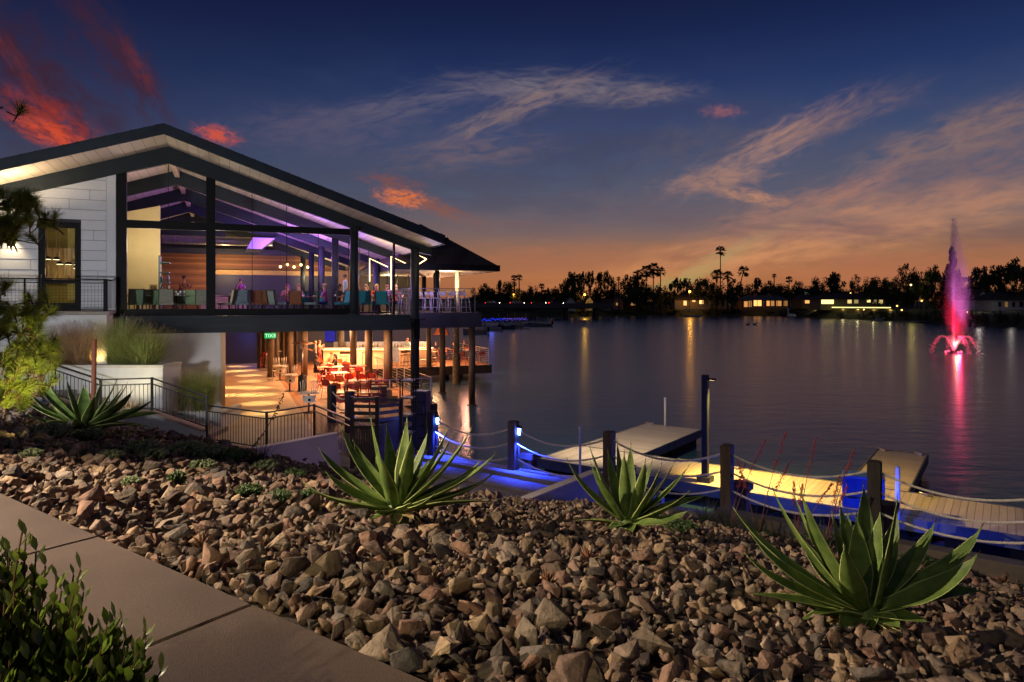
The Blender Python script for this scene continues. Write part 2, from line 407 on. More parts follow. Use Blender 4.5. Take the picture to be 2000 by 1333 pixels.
def path_mat():
    m = mat('path_concrete_worn', (96, 80, 71), .84, var=.10, scale=1.6, bump=.3, bscale=170); t = m.node_tree; N = t.nodes; K = t.links.new; b = N['Principled BSDF']
    src = b.inputs['Base Color'].links[0].from_socket; tcx = N.new('ShaderNodeTexCoord')
    def layer(sc, lo, hi, c0, c1, amt, src, kind='ShaderNodeTexNoise'):
        n = N.new(kind); n.inputs['Scale'].default_value = sc; K(tcx.outputs['Object'], n.inputs['Vector'])
        r = N.new('ShaderNodeValToRGB'); r.color_ramp.elements[0].position = lo; r.color_ramp.elements[1].position = hi; r.color_ramp.elements[0].color = (*c0, 1); r.color_ramp.elements[1].color = (*c1, 1); K(n.outputs[0], r.inputs[0])
        mx = N.new('ShaderNodeMix'); mx.data_type = 'RGBA'; mx.blend_type = 'MULTIPLY'; mx.inputs[0].default_value = amt; K(src, mx.inputs[6]); K(r.outputs[0], mx.inputs[7]); return mx.outputs[2]
    s = layer(.9, .35, .65, (.72, .66, .62), (1.1, 1.05, 1.02), .9, src); s = layer(260, .38, .62, (.62, .6, .58), (1.35, 1.33, 1.3), .75, s); s = layer(46, .3, .7, (.86, .85, .84), (1.12, 1.1, 1.1), .8, s)
    s = layer(120, .03, .10, (1.7, 1.65, 1.55), (1, 1, 1), .6, s, 'ShaderNodeTexVoronoi')
    K(s, b.inputs['Base Color']); return m
tag(mb.build('path', path_mat()), kind='structure')

# concrete walkway between its two wing walls, promenade along the quay, quay wall, kerb
def sn_box(mb, sa, sb, na, nb, za, zb, mi=0):
    p = [W(sa, na), W(sb, na), W(sb, nb), W(sa, nb)]
    vs = [q+Vector((0,0,z)) for z in (za, zb) for q in p]
    mb.add(vs, [(0,3,2,1),(4,5,6,7),(0,1,5,4),(1,2,6,5),(2,3,7,6),(3,0,4,7)], mi)
mb = MB(); sn_box(mb, -12.6, -6.2, 8.0, 13.75, .6, .90); sn_box(mb, -60, -12.9, 8.9, 13.75, .6, .885); sn_box(mb, -6.19, -4.52, 12.9, 13.12, .6, .89)
sn_box(mb, -12.898, -12.602, 10.6, 13.75, .6, .893); sn_box(mb, -6.196, -6.1, 13.125, 13.75, .6, .895)
tag(mb.build('walkway', concd), kind='structure')
mb = MB(); sn_box(mb, -60, -6.0, 13.752, 13.95, -2.5, .86); sn_box(mb, -6.0, 44, 13.04, 13.16, -2.5, .84)
tag(mb.build('quay_wall', concd, bevel=.01), 'long low concrete quay wall holding the bank at the water edge', 'wall')
mb = MB()
for i in range(0, 16): sn_box(mb, -4.5+i*3.0+.006, -1.5+i*3.0-.006, 12.72, 13.02, .4, 1.06)
tag(mb.build('kerb', mat('kerb_concrete', (92, 82, 74), .9, var=.15, scale=2, bump=.3, bscale=40), bevel=.015), 'low concrete kerb between the rock bed and the dockside', 'kerb')
for lab, s_, n0, n1, z1 in (('sloping white wing wall in front of the baluster fence', -12.75, 8.0, 10.55, 1.90),
                        ('shadowed wing wall glowing blue beside the middle agave', -6.15, 8.2, 11.0, 1.88)):
    mb = MB(); f = Vector((SX, SY, 0))
    poly = [W(s_, n0, .4), W(s_, n1, .4), W(s_, n1+.10, .62), W(s_, n1-.06, z1), W(s_, n0, z1+.02)]
    mb.prism(poly, f*.16)
    cp = [W(s_-.015, n0, z1+.022), W(s_-.015, n1-.04, z1+.002), W(s_-.015, n1-.04, z1+.06), W(s_-.015, n0, z1+.08)]
    mb.prism(cp, f*.19)
    tag(mb.build('wing_wall', mat('wing_render', (196, 184, 182), .8, var=.07, scale=1.2, bump=.15, bscale=30), bevel=.01), lab, 'wall')
mb = MB(); sn_box(mb, -12.55, -6.22, 12.95, 13.2, .86, .985); tag(mb.build('kerb', concd, bevel=.01), 'low concrete step along the fence side of the walkway', 'kerb')
mb = MB(); sn_box(mb, -12.55, -6.22, 12.0, 12.22, .86, .945); tag(mb.build('kerb', concd, bevel=.01), 'second lower concrete step across the walkway', 'kerb')
# inner face below the crest: retaining wall at the head of the walkway
mb = MB(); sn_box(mb, -12.59, -6.16, 7.75, 7.99, .5, 1.95)
tag(mb.build('retaining_wall', concd, bevel=.01), 'concrete retaining wall at the head of the walkway under the rocks', 'wall')

# lake
def water_mat():
    m = bpy.data.materials.new('lake_water'); m.use_nodes = True; t = m.node_tree; N = t.nodes; K = t.links.new
    b = N['Principled BSDF']; b.inputs['Base Color'].default_value = (.02, .06, .11, 1); b.inputs['IOR'].default_value = 1.33
    b.inputs['Specular Tint'].default_value = (.82, .95, 1.0, 1); b.inputs['Roughness'].default_value = .235; b.inputs['Specular IOR Level'].default_value = .36
    tcx = N.new('ShaderNodeTexCoord')
    hs = []
    for sc, st, w in (((.9, 1.6, 1), 1.0, .55), ((3.2, 5.0, 1), 1.0, .22), ((.12, .3, 1), 1.0, .9)):
        mp = N.new('ShaderNodeMapping'); mp.inputs['Scale'].default_value = sc; K(tcx.outputs['Object'], mp.inputs[0])
        nz = N.new('ShaderNodeTexNoise'); nz.inputs['Scale'].default_value = st; nz.inputs['Detail'].default_value = 3; K(mp.outputs[0], nz.inputs['Vector'])
        ml = N.new('ShaderNodeMath'); ml.operation = 'MULTIPLY'; K(nz.outputs[0], ml.inputs[0]); ml.inputs[1].default_value = w; hs.append(ml.outputs[0])
    a = hs[0]
    for h in hs[1:]:
        ad = N.new('ShaderNodeMath'); K(a, ad.inputs[0]); K(h, ad.inputs[1]); a = ad.outputs[0]
    bp = N.new('ShaderNodeBump'); bp.inputs['Strength'].default_value = .5; bp.inputs['Distance'].default_value = .07
    K(a, bp.inputs['Height']); K(bp.outputs[0], b.inputs['Normal'])
    return m
mb = MB(); mb.quad((-900, 12, 0), (900, 12, 0), (900, 900, 0), (-900, 900, 0)); mb.quad((8, -60, 0), (400, -60, 0), (400, 11.99, 0), (8, 11.99, 0))
tag(mb.build('water', water_mat()), kind='structure')
mb = MB(); mb.quad((-900, -60, -2.6), (900, -60, -2.6), (900, 900, -2.6), (-900, 900, -2.6))
tag(mb.build('lake_bed', soil_mat()), kind='structure')

# ------------------------------------------------------------------ rocks
def rock_mat():
    m = bpy.data.materials.new('sandstone_rock'); m.use_nodes = True; t = m.node_tree; N = t.nodes; K = t.links.new
    b = N['Principled BSDF']; b.inputs['Roughness'].default_value = .86; b.inputs['Specular IOR Level'].default_value = .3
    tcx = N.new('ShaderNodeTexCoord'); g = N.new('ShaderNodeNewGeometry'); oi = N.new('ShaderNodeObjectInfo')
    ad = N.new('ShaderNodeMath'); K(g.outputs['Random Per Island'], ad.inputs[0]); K(oi.outputs['Random'], ad.inputs[1])
    fr = N.new('ShaderNodeMath'); fr.operation = 'FRACT'; K(ad.outputs[0], fr.inputs[0])
    r = N.new('ShaderNodeValToRGB'); e = r.color_ramp.elements; r.color_ramp.interpolation = 'LINEAR'
    cs = [(0, (104, 98, 94)), (.14, (158, 140, 118)), (.3, (184, 160, 128)), (.44, (132, 106, 94)), (.58, (176, 160, 142)), (.72, (108, 104, 102)), (.86, (160, 122, 102)), (1, (134, 122, 112))]
    for i, (p, c) in enumerate(cs):
        el = e[i] if i < 2 else e.new(p)
        el.position = p; el.color = (*lin(c), 1)
    K(fr.outputs[0], r.inputs[0])
    nz = N.new('ShaderNodeTexNoise'); nz.inputs['Scale'].default_value = 14; nz.inputs['Detail'].default_value = 8; nz.inputs['Roughness'].default_value = .7
    geo = g.outputs['Position']; K(geo, nz.inputs['Vector'])
    r2 = N.new('ShaderNodeValToRGB'); r2.color_ramp.elements[0].position = .3; r2.color_ramp.elements[1].position = .72
    r2.color_ramp.elements[0].color = (.42, .36, .32, 1); r2.color_ramp.elements[1].color = (1.25, 1.12, .98, 1); K(nz.outputs[0], r2.inputs[0])
    mx = N.new('ShaderNodeMix'); mx.data_type = 'RGBA'; mx.blend_type = 'MULTIPLY'; mx.inputs[0].default_value = .85
    K(r.outputs[0], mx.inputs[6]); K(r2.outputs[0], mx.inputs[7])
    # rusty patches
    n3 = N.new('ShaderNodeTexNoise'); n3.inputs['Scale'].default_value = 5; n3.inputs['Detail'].default_value = 4; K(geo, n3.inputs['Vector'])
    r3 = N.new('ShaderNodeMapRange'); K(n3.outputs[0], r3.inputs[0]); r3.inputs[1].default_value = .52; r3.inputs[2].default_value = .7; r3.inputs[4].default_value = .32
    m2 = N.new('ShaderNodeMix'); m2.data_type = 'RGBA'; K(r3.outputs[0], m2.inputs[0]); K(mx.outputs[2], m2.inputs[6]); m2.inputs[7].default_value = (*lin((158, 112, 66)), 1)
    wn = N.new('ShaderNodeTexWhiteNoise'); wn.noise_dimensions = '1D'; K(fr.outputs[0], wn.inputs['W'])
    vr = N.new('ShaderNodeMapRange'); K(wn.outputs[0], vr.inputs[0]); vr.inputs[3].default_value = .42; vr.inputs[4].default_value = 1.3
    hs = N.new('ShaderNodeHueSaturation'); K(m2.outputs[2], hs.inputs['Color']); K(vr.outputs[0], hs.inputs['Value']); hs.inputs['Saturation'].default_value = .92
    K(hs.outputs[0], b.inputs['Base Color'])
    n2 = N.new('ShaderNodeTexNoise'); n2.inputs['Scale'].default_value = 34; n2.inputs['Detail'].default_value = 8; n2.inputs['Roughness'].default_value = .65; K(geo, n2.inputs['Vector'])
    vo = N.new('ShaderNodeTexVoronoi'); vo.inputs['Scale'].default_value = 22; K(geo, vo.inputs['Vector'])
    a2 = N.new('ShaderNodeMath'); a2.operation = 'MULTIPLY_ADD'; K(vo.outputs['Distance'], a2.inputs[0]); a2.inputs[1].default_value = .5; K(n2.outputs[0], a2.inputs[2])
    bp = N.new('ShaderNodeBump'); bp.inputs['Strength'].default_value = .9; bp.inputs['Distance'].default_value = .02
    K(a2.outputs[0], bp.inputs['Height']); K(bp.outputs[0], b.inputs['Normal'])
    return m
ROCKM = rock_mat()
def rock_template(k, fine=False):
    r = random.Random(100+k); bm = bmesh.new()
    ax = (1.0, r.uniform(.6, .95), r.uniform(.42, .75))
    for i in range(r.randint(8, 12)):
        v = Vector((r.gauss(0, 1), r.gauss(0, 1), r.gauss(0, 1))).normalized()
        v = Vector([math.copysign(abs(c)**.7, c) for c in v]); 
        bm.verts.new([c*a*.5*r.uniform(.85, 1.1) for c, a in zip(v, ax)])
    res = bmesh.ops.convex_hull(bm, input=bm.verts)
    bmesh.ops.delete(bm, geom=[v for v in bm.verts if not v.link_faces], context='VERTS')
    bmesh.ops.dissolve_limit(bm, angle_limit=R(14), verts=bm.verts, edges=bm.edges)
    bmesh.ops.bevel(bm, geom=list(bm.edges), offset=.011, segments=1, affect='EDGES', clamp_overlap=True)
    bmesh.ops.triangulate(bm, faces=bm.faces); bm.normal_update()
    if fine:
        from mathutils import noise as mn
        bmesh.ops.subdivide_edges(bm, edges=bm.edges, cuts=3, use_grid_fill=True); bmesh.ops.triangulate(bm, faces=bm.faces); bm.normal_update()
        for v in bm.verts:
            q = v.co*5+Vector((k*3.1, 0, 0)); v.co += v.normal*(mn.noise(q)*.045+mn.noise(q*3)*.022+abs(mn.noise(q*1.4))*-.03)
    me = bpy.data.meshes.new('rock'); bm.to_mesh(me); bm.free(); me.materials.append(ROCKM)
    return me
RT = [rock_template(k) for k in range(16)]
RB = [rock_template(k, True) for k in range(16)]
def rt_arrays(me):
    v = np.zeros(len(me.vertices)*3); me.vertices.foreach_get('co', v)
    f = np.array([tuple(p.vertices) for p in me.polygons], dtype=np.int64)
    return v.reshape(-1, 3), f
RA = [rt_arrays(m) for m in RT]
AGB = [(775, 1005, 6.87), (1225, 1030, 8.30), (1690, 1212, 4.88), (165, 842, 12.25)]
AGW = [at(x, y, Y) for x, y, Y in AGB]
def seen(p, pad=50):
    if p.y < 1.2: return False
    x = 1000+p.x/p.y*FPX; y = 591+(E-p.z)/p.y*FPX
    return -pad < x < 2000+pad and y < 1333+90
def free(p, extra=0.0):
    return all((p.x-a.x)**2+(p.y-a.y)**2 > (.13+extra)**2 for a in AGW)
rr = random.Random(5); big = []
tries = 0
while len(big) < 300 and tries < 60000:
    tries += 1
    n = 2.1+6.0*rr.random()**1.5; s = rr.uniform(-14, 6); p = W(s, n, 0); p.z = terr(s, n)
    if n > crest(s)-.1 or not seen(p, 10) or not free(p, .2): continue
    d = rr.choice([.10, .11, .12, .13, .14, .15, .17, .22]) * (1.0 if n > 2.6 else .9)
    if any((p.x-q.x)**2+(p.y-q.y)**2 < ((d+e)*.48)**2 for q, e in big): continue
    if n-d*.5 < 2.02: continue
    big.append((p, d))
for i, (p, d) in enumerate(big):
    o = bpy.data.objects.new('rock', RB[rr.randrange(16)]); COL.objects.link(o)
    o.location = (p.x, p.y, p.z+.05+d*.14); o.scale = (d*1.15, d*1.15, d*1.15)
    o.rotation_euler = (rr.gauss(0, .35), rr.gauss(0, .35), rr.uniform(0, 6.28))
    tag(o, 'larger angular tan rock lying in the bed of broken stone', 'rock', 'larger rocks of the rock bed')
V = []; F = []; off = 0; cnt = 0
def add_rock(p, d, tilt=.6):
    global off, cnt
    v, f = RA[rr.randrange(16)]
    m = np.array(Euler((rr.gauss(0, tilt), rr.gauss(0, tilt), rr.uniform(0, 6.28))).to_matrix())
    V.append((v*d*1.15) @ m.T + np.array([p.x, p.y, p.z])); F.append(f+off); off += len(v); cnt += 1
n = 2.035
while n < 12.7:
    step = .082 if n < 4 else (.088 if n < 7 else .10)
    s = -30.0
    while s < 12:
        s += step*rr.uniform(.8, 1.3); nn = n+rr.uniform(-.5, .5)*step
        nc = crest(s)
        if nn < 2.02 or nn > nc+.8: continue
        if nn > 10.6 and s > -5 and rr.random() < (.55 if nn < 11.4 else .8): continue
        if s < -11.5 and nn > 4.4 and rr.random() < .55: continue
        p = W(s, nn, terr(s, nn))
        if not seen(p) or not free(p): continue
        d = min(.24, .052+.038*rr.expovariate(1.0)) * (1.08 if s < -6 else 1.0)*(1.04-.034*(nn-2.0))
        if nn-d*.45 < 2.0: d = max(.055, (nn-2.0)*1.9)
        p.z += d*.22 + (rr.random()*.05 if rr.random() < .35 else 0)
        add_rock(p, d)
    n += step
for k in range(520):
    s = -13+20*k/520+rr.uniform(-.03, .03); d = rr.choice([.05, .06, .07, .08, .09, .11]); nn = 2.0+d*.42+rr.random()*.12; p = W(s, nn, terr(s, nn)+.02+d*.25)
    if seen(p): add_rock(p, d)
Vn = np.concatenate(V); Fn = np.concatenate(F)
me = bpy.data.meshes.new('rock_bed'); me.vertices.add(len(Vn)); me.vertices.foreach_set('co', Vn.ravel())
me.loops.add(len(Fn)*3); me.loops.foreach_set('vertex_index', Fn.ravel().astype(np.int32))
me.polygons.add(len(Fn)); me.polygons.foreach_set('loop_start', np.arange(0, len(Fn)*3, 3, dtype=np.int32)); me.polygons.foreach_set('loop_total', np.full(len(Fn), 3, dtype=np.int32))
me.update(calc_edges=True); me.materials.append(ROCKM)
o = bpy.data.objects.new('rock_bed', me); COL.objects.link(o)
tag(o, 'bed of small broken tan sandstone covering the whole slope', 'rocks', kind='stuff')
print('rocks', cnt, 'tris', len(Fn), 'big', len(big))

# ------------------------------------------------------------------ agaves
AGM = mat('agave_leaf', (84, 110, 50), .55, var=.2, scale=7, bump=.22, bscale=40, transl=.28, rgb2=(136, 160, 78))
AGE = mat('agave_margin', (186, 196, 116), .5, var=.1, scale=6)
AGS = mat('agave_spine', (70, 46, 34), .6)
def agave_leaf(base, tip, width, arch, twist, parent, r):
    Bv = Vector(base); T = Vector(tip); d = T-Bv; Lh = math.hypot(d.x, d.y); ln = d.length
    C1 = Bv + d*.33 + Vector((0, 0, -arch*.2)) + Vector((d.x, d.y, 0))*.10
    C2 = Bv + d*.72 + Vector((0, 0, -arch*ln*.55)) + Vector((d.x, d.y, 0))*.06
    if arch < 0: C1 = Bv + d*.33 + Vector((0, 0, -arch*ln*.9)); C2 = Bv + d*.7 + Vector((0, 0, -arch*ln*.9))
    N_ = 15; az = math.atan2(d.y, d.x)
    mb = MB(); vs = []; cols = 7
    for i in range(N_+1):
        t = i/N_; a = 1-t
        P = Bv*(a**3)+C1*(3*a*a*t)+C2*(3*a*t*t)+T*(t**3)
        D = ((C1-Bv)*(3*a*a)+(C2-C1)*(6*a*t)+(T-C2)*(3*t*t)).normalized()
        side = Vector((-math.sin(az), math.cos(az), 0)); side = (side-D*side.dot(D)).normalized()
        nrm = side.cross(D); 
        if nrm.z < 0: nrm = -nrm
        q = Matrix.Rotation(twist*(.4+.6*t), 3, D); side = q @ side; nrm = q @ nrm
        w = width*.5*((.62+.38*min(1, t/.38)**1.2) if t < .38 else max(.012, (1-((t-.38)/.62)**1.55)))
        if t > .93: w = max(.004, w*.6)
        fold = .42*(1-t*.55)
        th = .020*(1-t)+.004
        for k, (c, u, e) in enumerate(((-1, 1, 0), (-.90, .86, 0), (-.45, .30, 0), (0, 0, 0), (.45, .30, 0), (.90, .86, 0), (1, 1, 0))):
            vs.append(P + side*(w*c) + nrm*(w*fold*u))
        for k, (c, u) in enumerate(((.90, .86), (.45, .30), (0, 0), (-.45, .30), (-.90, .86))):
            vs.append(P + side*(w*c) + nrm*(w*fold*u-th*(1.2-abs(c)*.9)))
    n = 12; fs = []; mi = []
    for i in range(N_):
        for k in range(n):
            fs.append((i*n+k, i*n+(k+1) % n, (i+1)*n+(k+1) % n, (i+1)*n+k)); mi.append(1 if k in (0, 5, 6, 11) else 0)
    o0 = len(fs); fs.append(tuple(range(n))[::-1]); fs.append(tuple(N_*n+k for k in range(n))); mi += [0, 2]
    mb.v = [tuple(v) for v in vs]; mb.f = fs; mb.m = mi; mb.sm = [True]*len(fs)
    D = (T-C2).normalized(); mb.tube([T-D*.012, T+D*.035], [.0045, .0008], 5, 2)
    return mb.build('leaf', [AGM, AGE, AGS], parent)
def agave(label, i, tips, wid, extra, seed):
    wid *= 1.15
    b = AGW[i]; Y = AGB[i][2]; r = random.Random(seed)
    root = thing('agave', label, 'agave', (b.x, b.y, b.z))
    c = MB(); c.lathe([(.02, -.14), (.11, -.10), (.13, 0), (.10, .08), (.05, .16), (.002, .2)], 12)
    c.build('core', AGM, root)
    def go(T, w, dep):
        d = T; az = math.atan2(d.y, d.x); hz = math.hypot(d.x, d.y)
        st = Vector((math.cos(az)*.07, math.sin(az)*.07, .02+.10*min(1, d.z/max(.1, d.length))))
        el = d.z/d.length
        arch = r.uniform(.10, .26) if el > .35 else r.uniform(-.12, -.02)
        agave_leaf(st, d, w, arch, r.uniform(-.6, .6), root, r)
    for j, tp in enumerate(tips):
        x, y = tp[:2]; mdep = tp[2] if len(tp) > 2 else None
        lat = (x-AGB[i][0])/FPX*Y; up = -(y-AGB[i][1])/FPX*Y
        if mdep is None:
            mag = (.12+.25*r.random())*max(.5, 1.2-abs(lat)); mdep = mag*(1 if j % 2 else -1)
        T = at(x, y, Y+mdep) - b
        go(T, wid*r.uniform(.85, 1.15), mdep)
    for (az, ln, el) in extra:
        T = Vector((math.cos(R(az))*math.cos(R(el)), math.sin(R(az))*math.cos(R(el)), math.sin(R(el))))*ln
        go(T, wid*.9, 0)
    r2 = random.Random(seed+40)
    for _ in range(4):
        az = R(r2.uniform(190, 350)); ln = r2.uniform(.30, .5)*wid/.2; T = Vector((math.cos(az)*ln, math.sin(az)*ln, r2.uniform(-.02, .06)))
        lf = agave_leaf(Vector((math.cos(az)*.08, math.sin(az)*.08, .02)), T, wid*.6, -.12, r2.uniform(-.9, .9), root, r2)
        lf.data.materials[0] = mat('dry_agave_leaf', (150, 122, 78), .8, var=.3, scale=9, bump=.3); lf['label'] = 'dry brown leaf curled at the base'
    return root
agave('large green agave in the rocks in front of the patio gate', 0,
      [(592,941,-.1),(621,872,.35),(636,920,-.25),(664,827,.2),(724,814,-.1),(755,832,.35),(742,886,-.45),(795,815,.2),(804,850,-.15),(835,844,.3),(877,832,.05),(885,846,.4),
       (921,835,-.1),(940,897,.35),(967,886,-.2),(972,914,.1),(962,980,-.15),(700,1028,-.45),(645,990,.15),(945,918,.5),(850,962,-.5),(690,860,.6)], .150,
      [(250, .42, 22), (300, .45, 30), (120, .8, 35), (60, .7, 40), (95, .75, 60)], 1)
agave('medium agave between the right wing wall and the rope fence', 1,
      [(1108,897,-.1),(1151,867,.3),(1154,904,-.3),(1187,879,.2),(1219,882,-.1),(1232,867,.25),(1261,897,-.25),(1276,890,.2),(1292,906,-.3),(1318,900,.25),(1345,910,.05),
       (1348,957,-.2),(1384,967,.1),(1345,996,-.25),(1306,1022,-.4),(1128,1016,-.1),(1190,1034,-.4),(1236,1040,-.45),(1205,860,.4)], .135,
      [(250, .35, 20), (120, .7, 40), (60, .65, 35), (85, .8, 60)], 2)
agave('broad agave with wide leaves closest to the camera on the right', 2,
      [(1431,989,.25),(1465,1040,-.12),(1454,1079,.12),(1467,1159,-.1),(1510,956,.2),(1549,959,.3),(1563,955,-.05),(1625,998,.2),(1640,983,.35),(1648,1062,-.35),(1673,1007,.15),
       (1687,945,.3),(1719,998,.1),(1752,970,-.1),(1754,1000,.25),(1826,1020,.3),(1919,1026,.15),(1910,1082,-.2),(1922,1156,.05),(1814,1215,-.3),(1560,1215,-.3),(1640,1230,-.3)], .150,
      [(250, .3, 10), (290, .3, 15), (120, .7, 40), (60, .6, 45), (85, .75, 65)], 3)
agave('dark spreading agave below the stair railing', 3,
      [(67,735,.2),(35,772,-.2),(57,765,.3),(100,790,-.5),(130,740,-.1),(163,752,.4),(200,740,.1),(185,770,-.4),(240,755,.2),(260,762,-.3),(275,790,.3),(302,777,-.1),(320,807,.2),(300,835,-.3),(228,742,.4),(90,745,.4)], .20,
      [(250, .8, 20), (290, .8, 25), (120, 1.1, 40), (60, 1.1, 45), (220, .9, 25)], 4)

# ------------------------------------------------------------------ restaurant building
STEEL = mat('painted_steel', (34, 41, 48), .5, spec=.3, var=.12, scale=3, bump=.06, bscale=50)
BLACK = mat('black_metal', (11, 12, 14), .6, spec=.15, metal=0, var=.15, scale=5)
BEAM = mat('painted_beam', (37, 44, 49), .65, spec=.2, var=.14, scale=2, bump=.12, bscale=30, stretch=(1, 1, 6))
ROOFM = planks('standing_seam_roof', (66, 66, 72), .42, axis=1, rough=.5, var=.08, gap=.03, gapc=.45, grain=(.6, .6, .6))
SOFF = planks('soffit_boards', (196, 182, 168), .34, axis=0, rough=.6, var=.10, gap=.014, gapc=.28, grain=(8, .6, 8))
SIDING = mat('white_siding', (204, 205, 208), .7, var=.04, scale=1.1, bump=.10, bscale=60, isl=.035)
WOODW = planks('reclaimed_wood', (138, 90, 50), .12, axis=2, rough=.6, var=.5, gap=.008, grain=(1.2, 1, 26))
NAVY = mat('navy_panel', (40, 44, 66), .5, var=.1, scale=2)
CREAM = mat('cream_plaster', (216, 198, 152), .85, var=.04, scale=1.2, bump=.06, bscale=30)
GLASS = glass('window_glass', (.96, .98, .97), .05)
FLOORW = planks('dark_wood_floor', (92, 66, 46), .14, axis=0, rough=.35, var=.3, grain=(10, 1, 1))
PATIO = mat('patio_concrete', (176, 158, 132), .7, var=.12, scale=.9, bump=.18, bscale=30)
DECKW = planks('deck_boards', (150, 104, 70), .145, axis=0, rough=.6, var=.25, gap=.01, grain=(16, 1.2, 8))
SLABM = mat('slab_fascia', (48, 54, 61), .7, spec=.2, var=.12, scale=1.2, bump=.15, bscale=26, stretch=(.4, 1, 4))

bld = thing('restaurant_building', 'two storey lakeside restaurant with glazed gable front and white siding', 'building', (BX, BY, 0), TH)
RS = .345; T1 = 24.0
def rz(s, apex): return apex-RS*abs(s)
def bz(s): return 10.07-.318*abs(s)
# roof, ceiling boards, fascia
mb = MB(); mb.prism([(-9.8,0,rz(9.8,11)),(0,0,11.0),(9.8,0,rz(9.8,11)),(9.8,0,rz(9.8,10.72)),(0,0,10.72),(-9.8,0,rz(9.8,10.72))], (0,T1,0))
roof = mb.build('roof', ROOFM, bld)
mb = MB()
for sg in (-1, 1):
    mb.prism([(0,-.06,11.03),(sg*9.86,-.06,rz(9.86,11.03)),(sg*9.86,-.06,rz(9.86,10.66)),(0,-.06,10.66)], (0,.055,0))
    for k in range(26):
        s = sg*(.2+k*.38); mb.box(s-.02, s+.02, -.10, T1, rz(s,11.0), rz(s,11.035))
mb.box(9.80, 9.86, -.06, T1, rz(9.86,10.66), rz(9.86,11.03)); mb.box(-9.86, -9.80, -.06, T1, rz(9.86,10.66), rz(9.86,11.03))
mb.build('fascia', STEEL, bld)
g = MB(); g.tube([(9.93,-.06,7.48),(9.93,T1,7.48)], .075, 8); g.build('gutter', BLACK, bld)
mb = MB()
for sg in (-1, 1): mb.prism([(0,0,10.716),(sg*9.79,0,rz(9.79,10.716)),(sg*9.79,0,rz(9.79,10.68)),(0,0,10.68)], (0,T1-.1,0))
mb.build('ceiling', SOFF, bld)
# rafters and ridge beam
for k, t in enumerate((2.0, 6.85, 11.7, 16.55, 21.4)):
    mb = MB()
    for sg in (-1, 1):
        e = 9.9 if k == 0 else 9.4
        mb.prism([(0,t-.02,10.676),(sg*e,t-.02,rz(e,10.676)),(sg*e,t-.02,bz(e)+.06),(sg*(e-.35),t-.02,bz(e-.35)),(0,t-.02,10.07)], (0,.22,0))
        if k == 0:
            for q in (.45, 2.5, 4.6, 6.6, 8.6):
                for dz in (0, .22): mb.tube([(sg*q,t-.045,bz(q)+.18+dz),(sg*q,t-.018,bz(q)+.18+dz)], .03, 8)
    mb.build('rafter', BEAM, bld)
mb = MB(); mb.box(-.09, .09, 2.21, T1-.2, 10.36, 10.62); mb.build('ridge_beam', mat('pale_beam', (178, 160, 140), .6, var=.15, scale=3), bld)
# floors
mb = MB(); mb.box(-9.6, 9.25, 2.06, T1, 4.10, 4.50); mb.box(9.252, 13.2, 5.3, T1, 4.10, 4.498)
mb.build('floor_slab', FLOORW, bld)
mb = MB(); mb.box(-1.72, 9.3, 1.90, 2.05, 3.87, 4.49); mb.box(-1.74, 9.3, 1.84, 1.898, 4.40, 4.50)
mb.build('fascia_beam', SLABM, bld, bevel=.008)
mb = MB(); mb.box(9.255, 13.25, 5.18, 5.295, 3.80, 4.51); mb.box(13.205, 13.30, 5.18, T1, 3.80, 4.51)
mb.build('balcony_fascia', mat('balcony_fascia_paint', (44, 46, 58), .6, var=.12, scale=2), bld, bevel=.01)
mb = MB(); mb.box(1.90, 9.25, 2.06, T1, 3.86, 4.095); mb.box(9.26, 13.19, 5.31, T1, 3.84, 4.09)
mb.build('lower_ceiling', mat('dark_ceiling', (60, 50, 44), .8, var=.15, scale=1.5), bld)
# white siding boards, lapped and staggered, clipped to the slope of the beam
mb = MB(); r = random.Random(3); SL, SR = -9.3, -1.68; D0, D1, DZ0, DZ1 = -3.99, -2.76, 4.70, 7.79
z = 4.70; row = 0
while z < 10.2:
    z1 = z+.355; h = .355-.012
    cuts = [SL]; s = SL + (row*.62) % 2.6
    while s < SR-.34:
        if s > SL+.1: cuts.append(s)
        s += 2.6
    cuts.append(SR-.30 if True else SR)
    for a, b in zip(cuts, cuts[1:]):
        segs = [(a, b)]
        if z < DZ1 and z1 > DZ0: segs = [(max(a, p), min(b, q)) for p, q in ((SL, D0-.01), (D1+.01, SR)) if min(b, q)-max(a, p) > .03]
        for p, q in segs:
            p += .006; q -= .006
            lim = lambda s: bz(s)+.12
            if lim(q) < z+.03: continue
            if lim(p) < z: p = -(10.19-z)/.318+.01
            if q-p < .04: continue
            zt = z+h
            pts = [(p, z)]
            pts += [(q, z), (q, min(zt, lim(q)))]
            if lim(p) < zt:
                sx = -(10.19-zt)/.318
                if p < sx < q: pts.append((sx, zt))
            if min(zt, lim(p)) > z+.002: pts.append((p, min(zt, lim(p))))
            # each board leans out a little at its lower edge
            mb.prism([(x, 2.10-.012*(1-(zz-z)/.355), zz) for x, zz in pts], (0, .02, 0))
    z = z1; row += 1
mb.build('siding', SIDING, bld)
mb = MB(); mb.box(SR-.29, SR, 2.05, 2.14, 4.70, bz(SR)+.15); mb.build('corner_board', SIDING, bld)
mb = MB()
P = [(SL,4.6),(D0,4.6),(D0,DZ1),(D1,DZ1),(D1,4.6),(SR,4.6),(SR,bz(SR)+.2),(SL,bz(SL)+.2)]
mb.prism([(SL,2.14,4.51),(D0,2.14,4.51),(D0,2.14,bz(D0)+.2),(SL,2.14,bz(SL)+.2)], (0,.16,0))
mb.prism([(D1,2.14,4.51),(SR,2.14,4.51),(SR,2.14,bz(SR)+.2),(D1,2.14,bz(D1)+.2)], (0,.16,0))
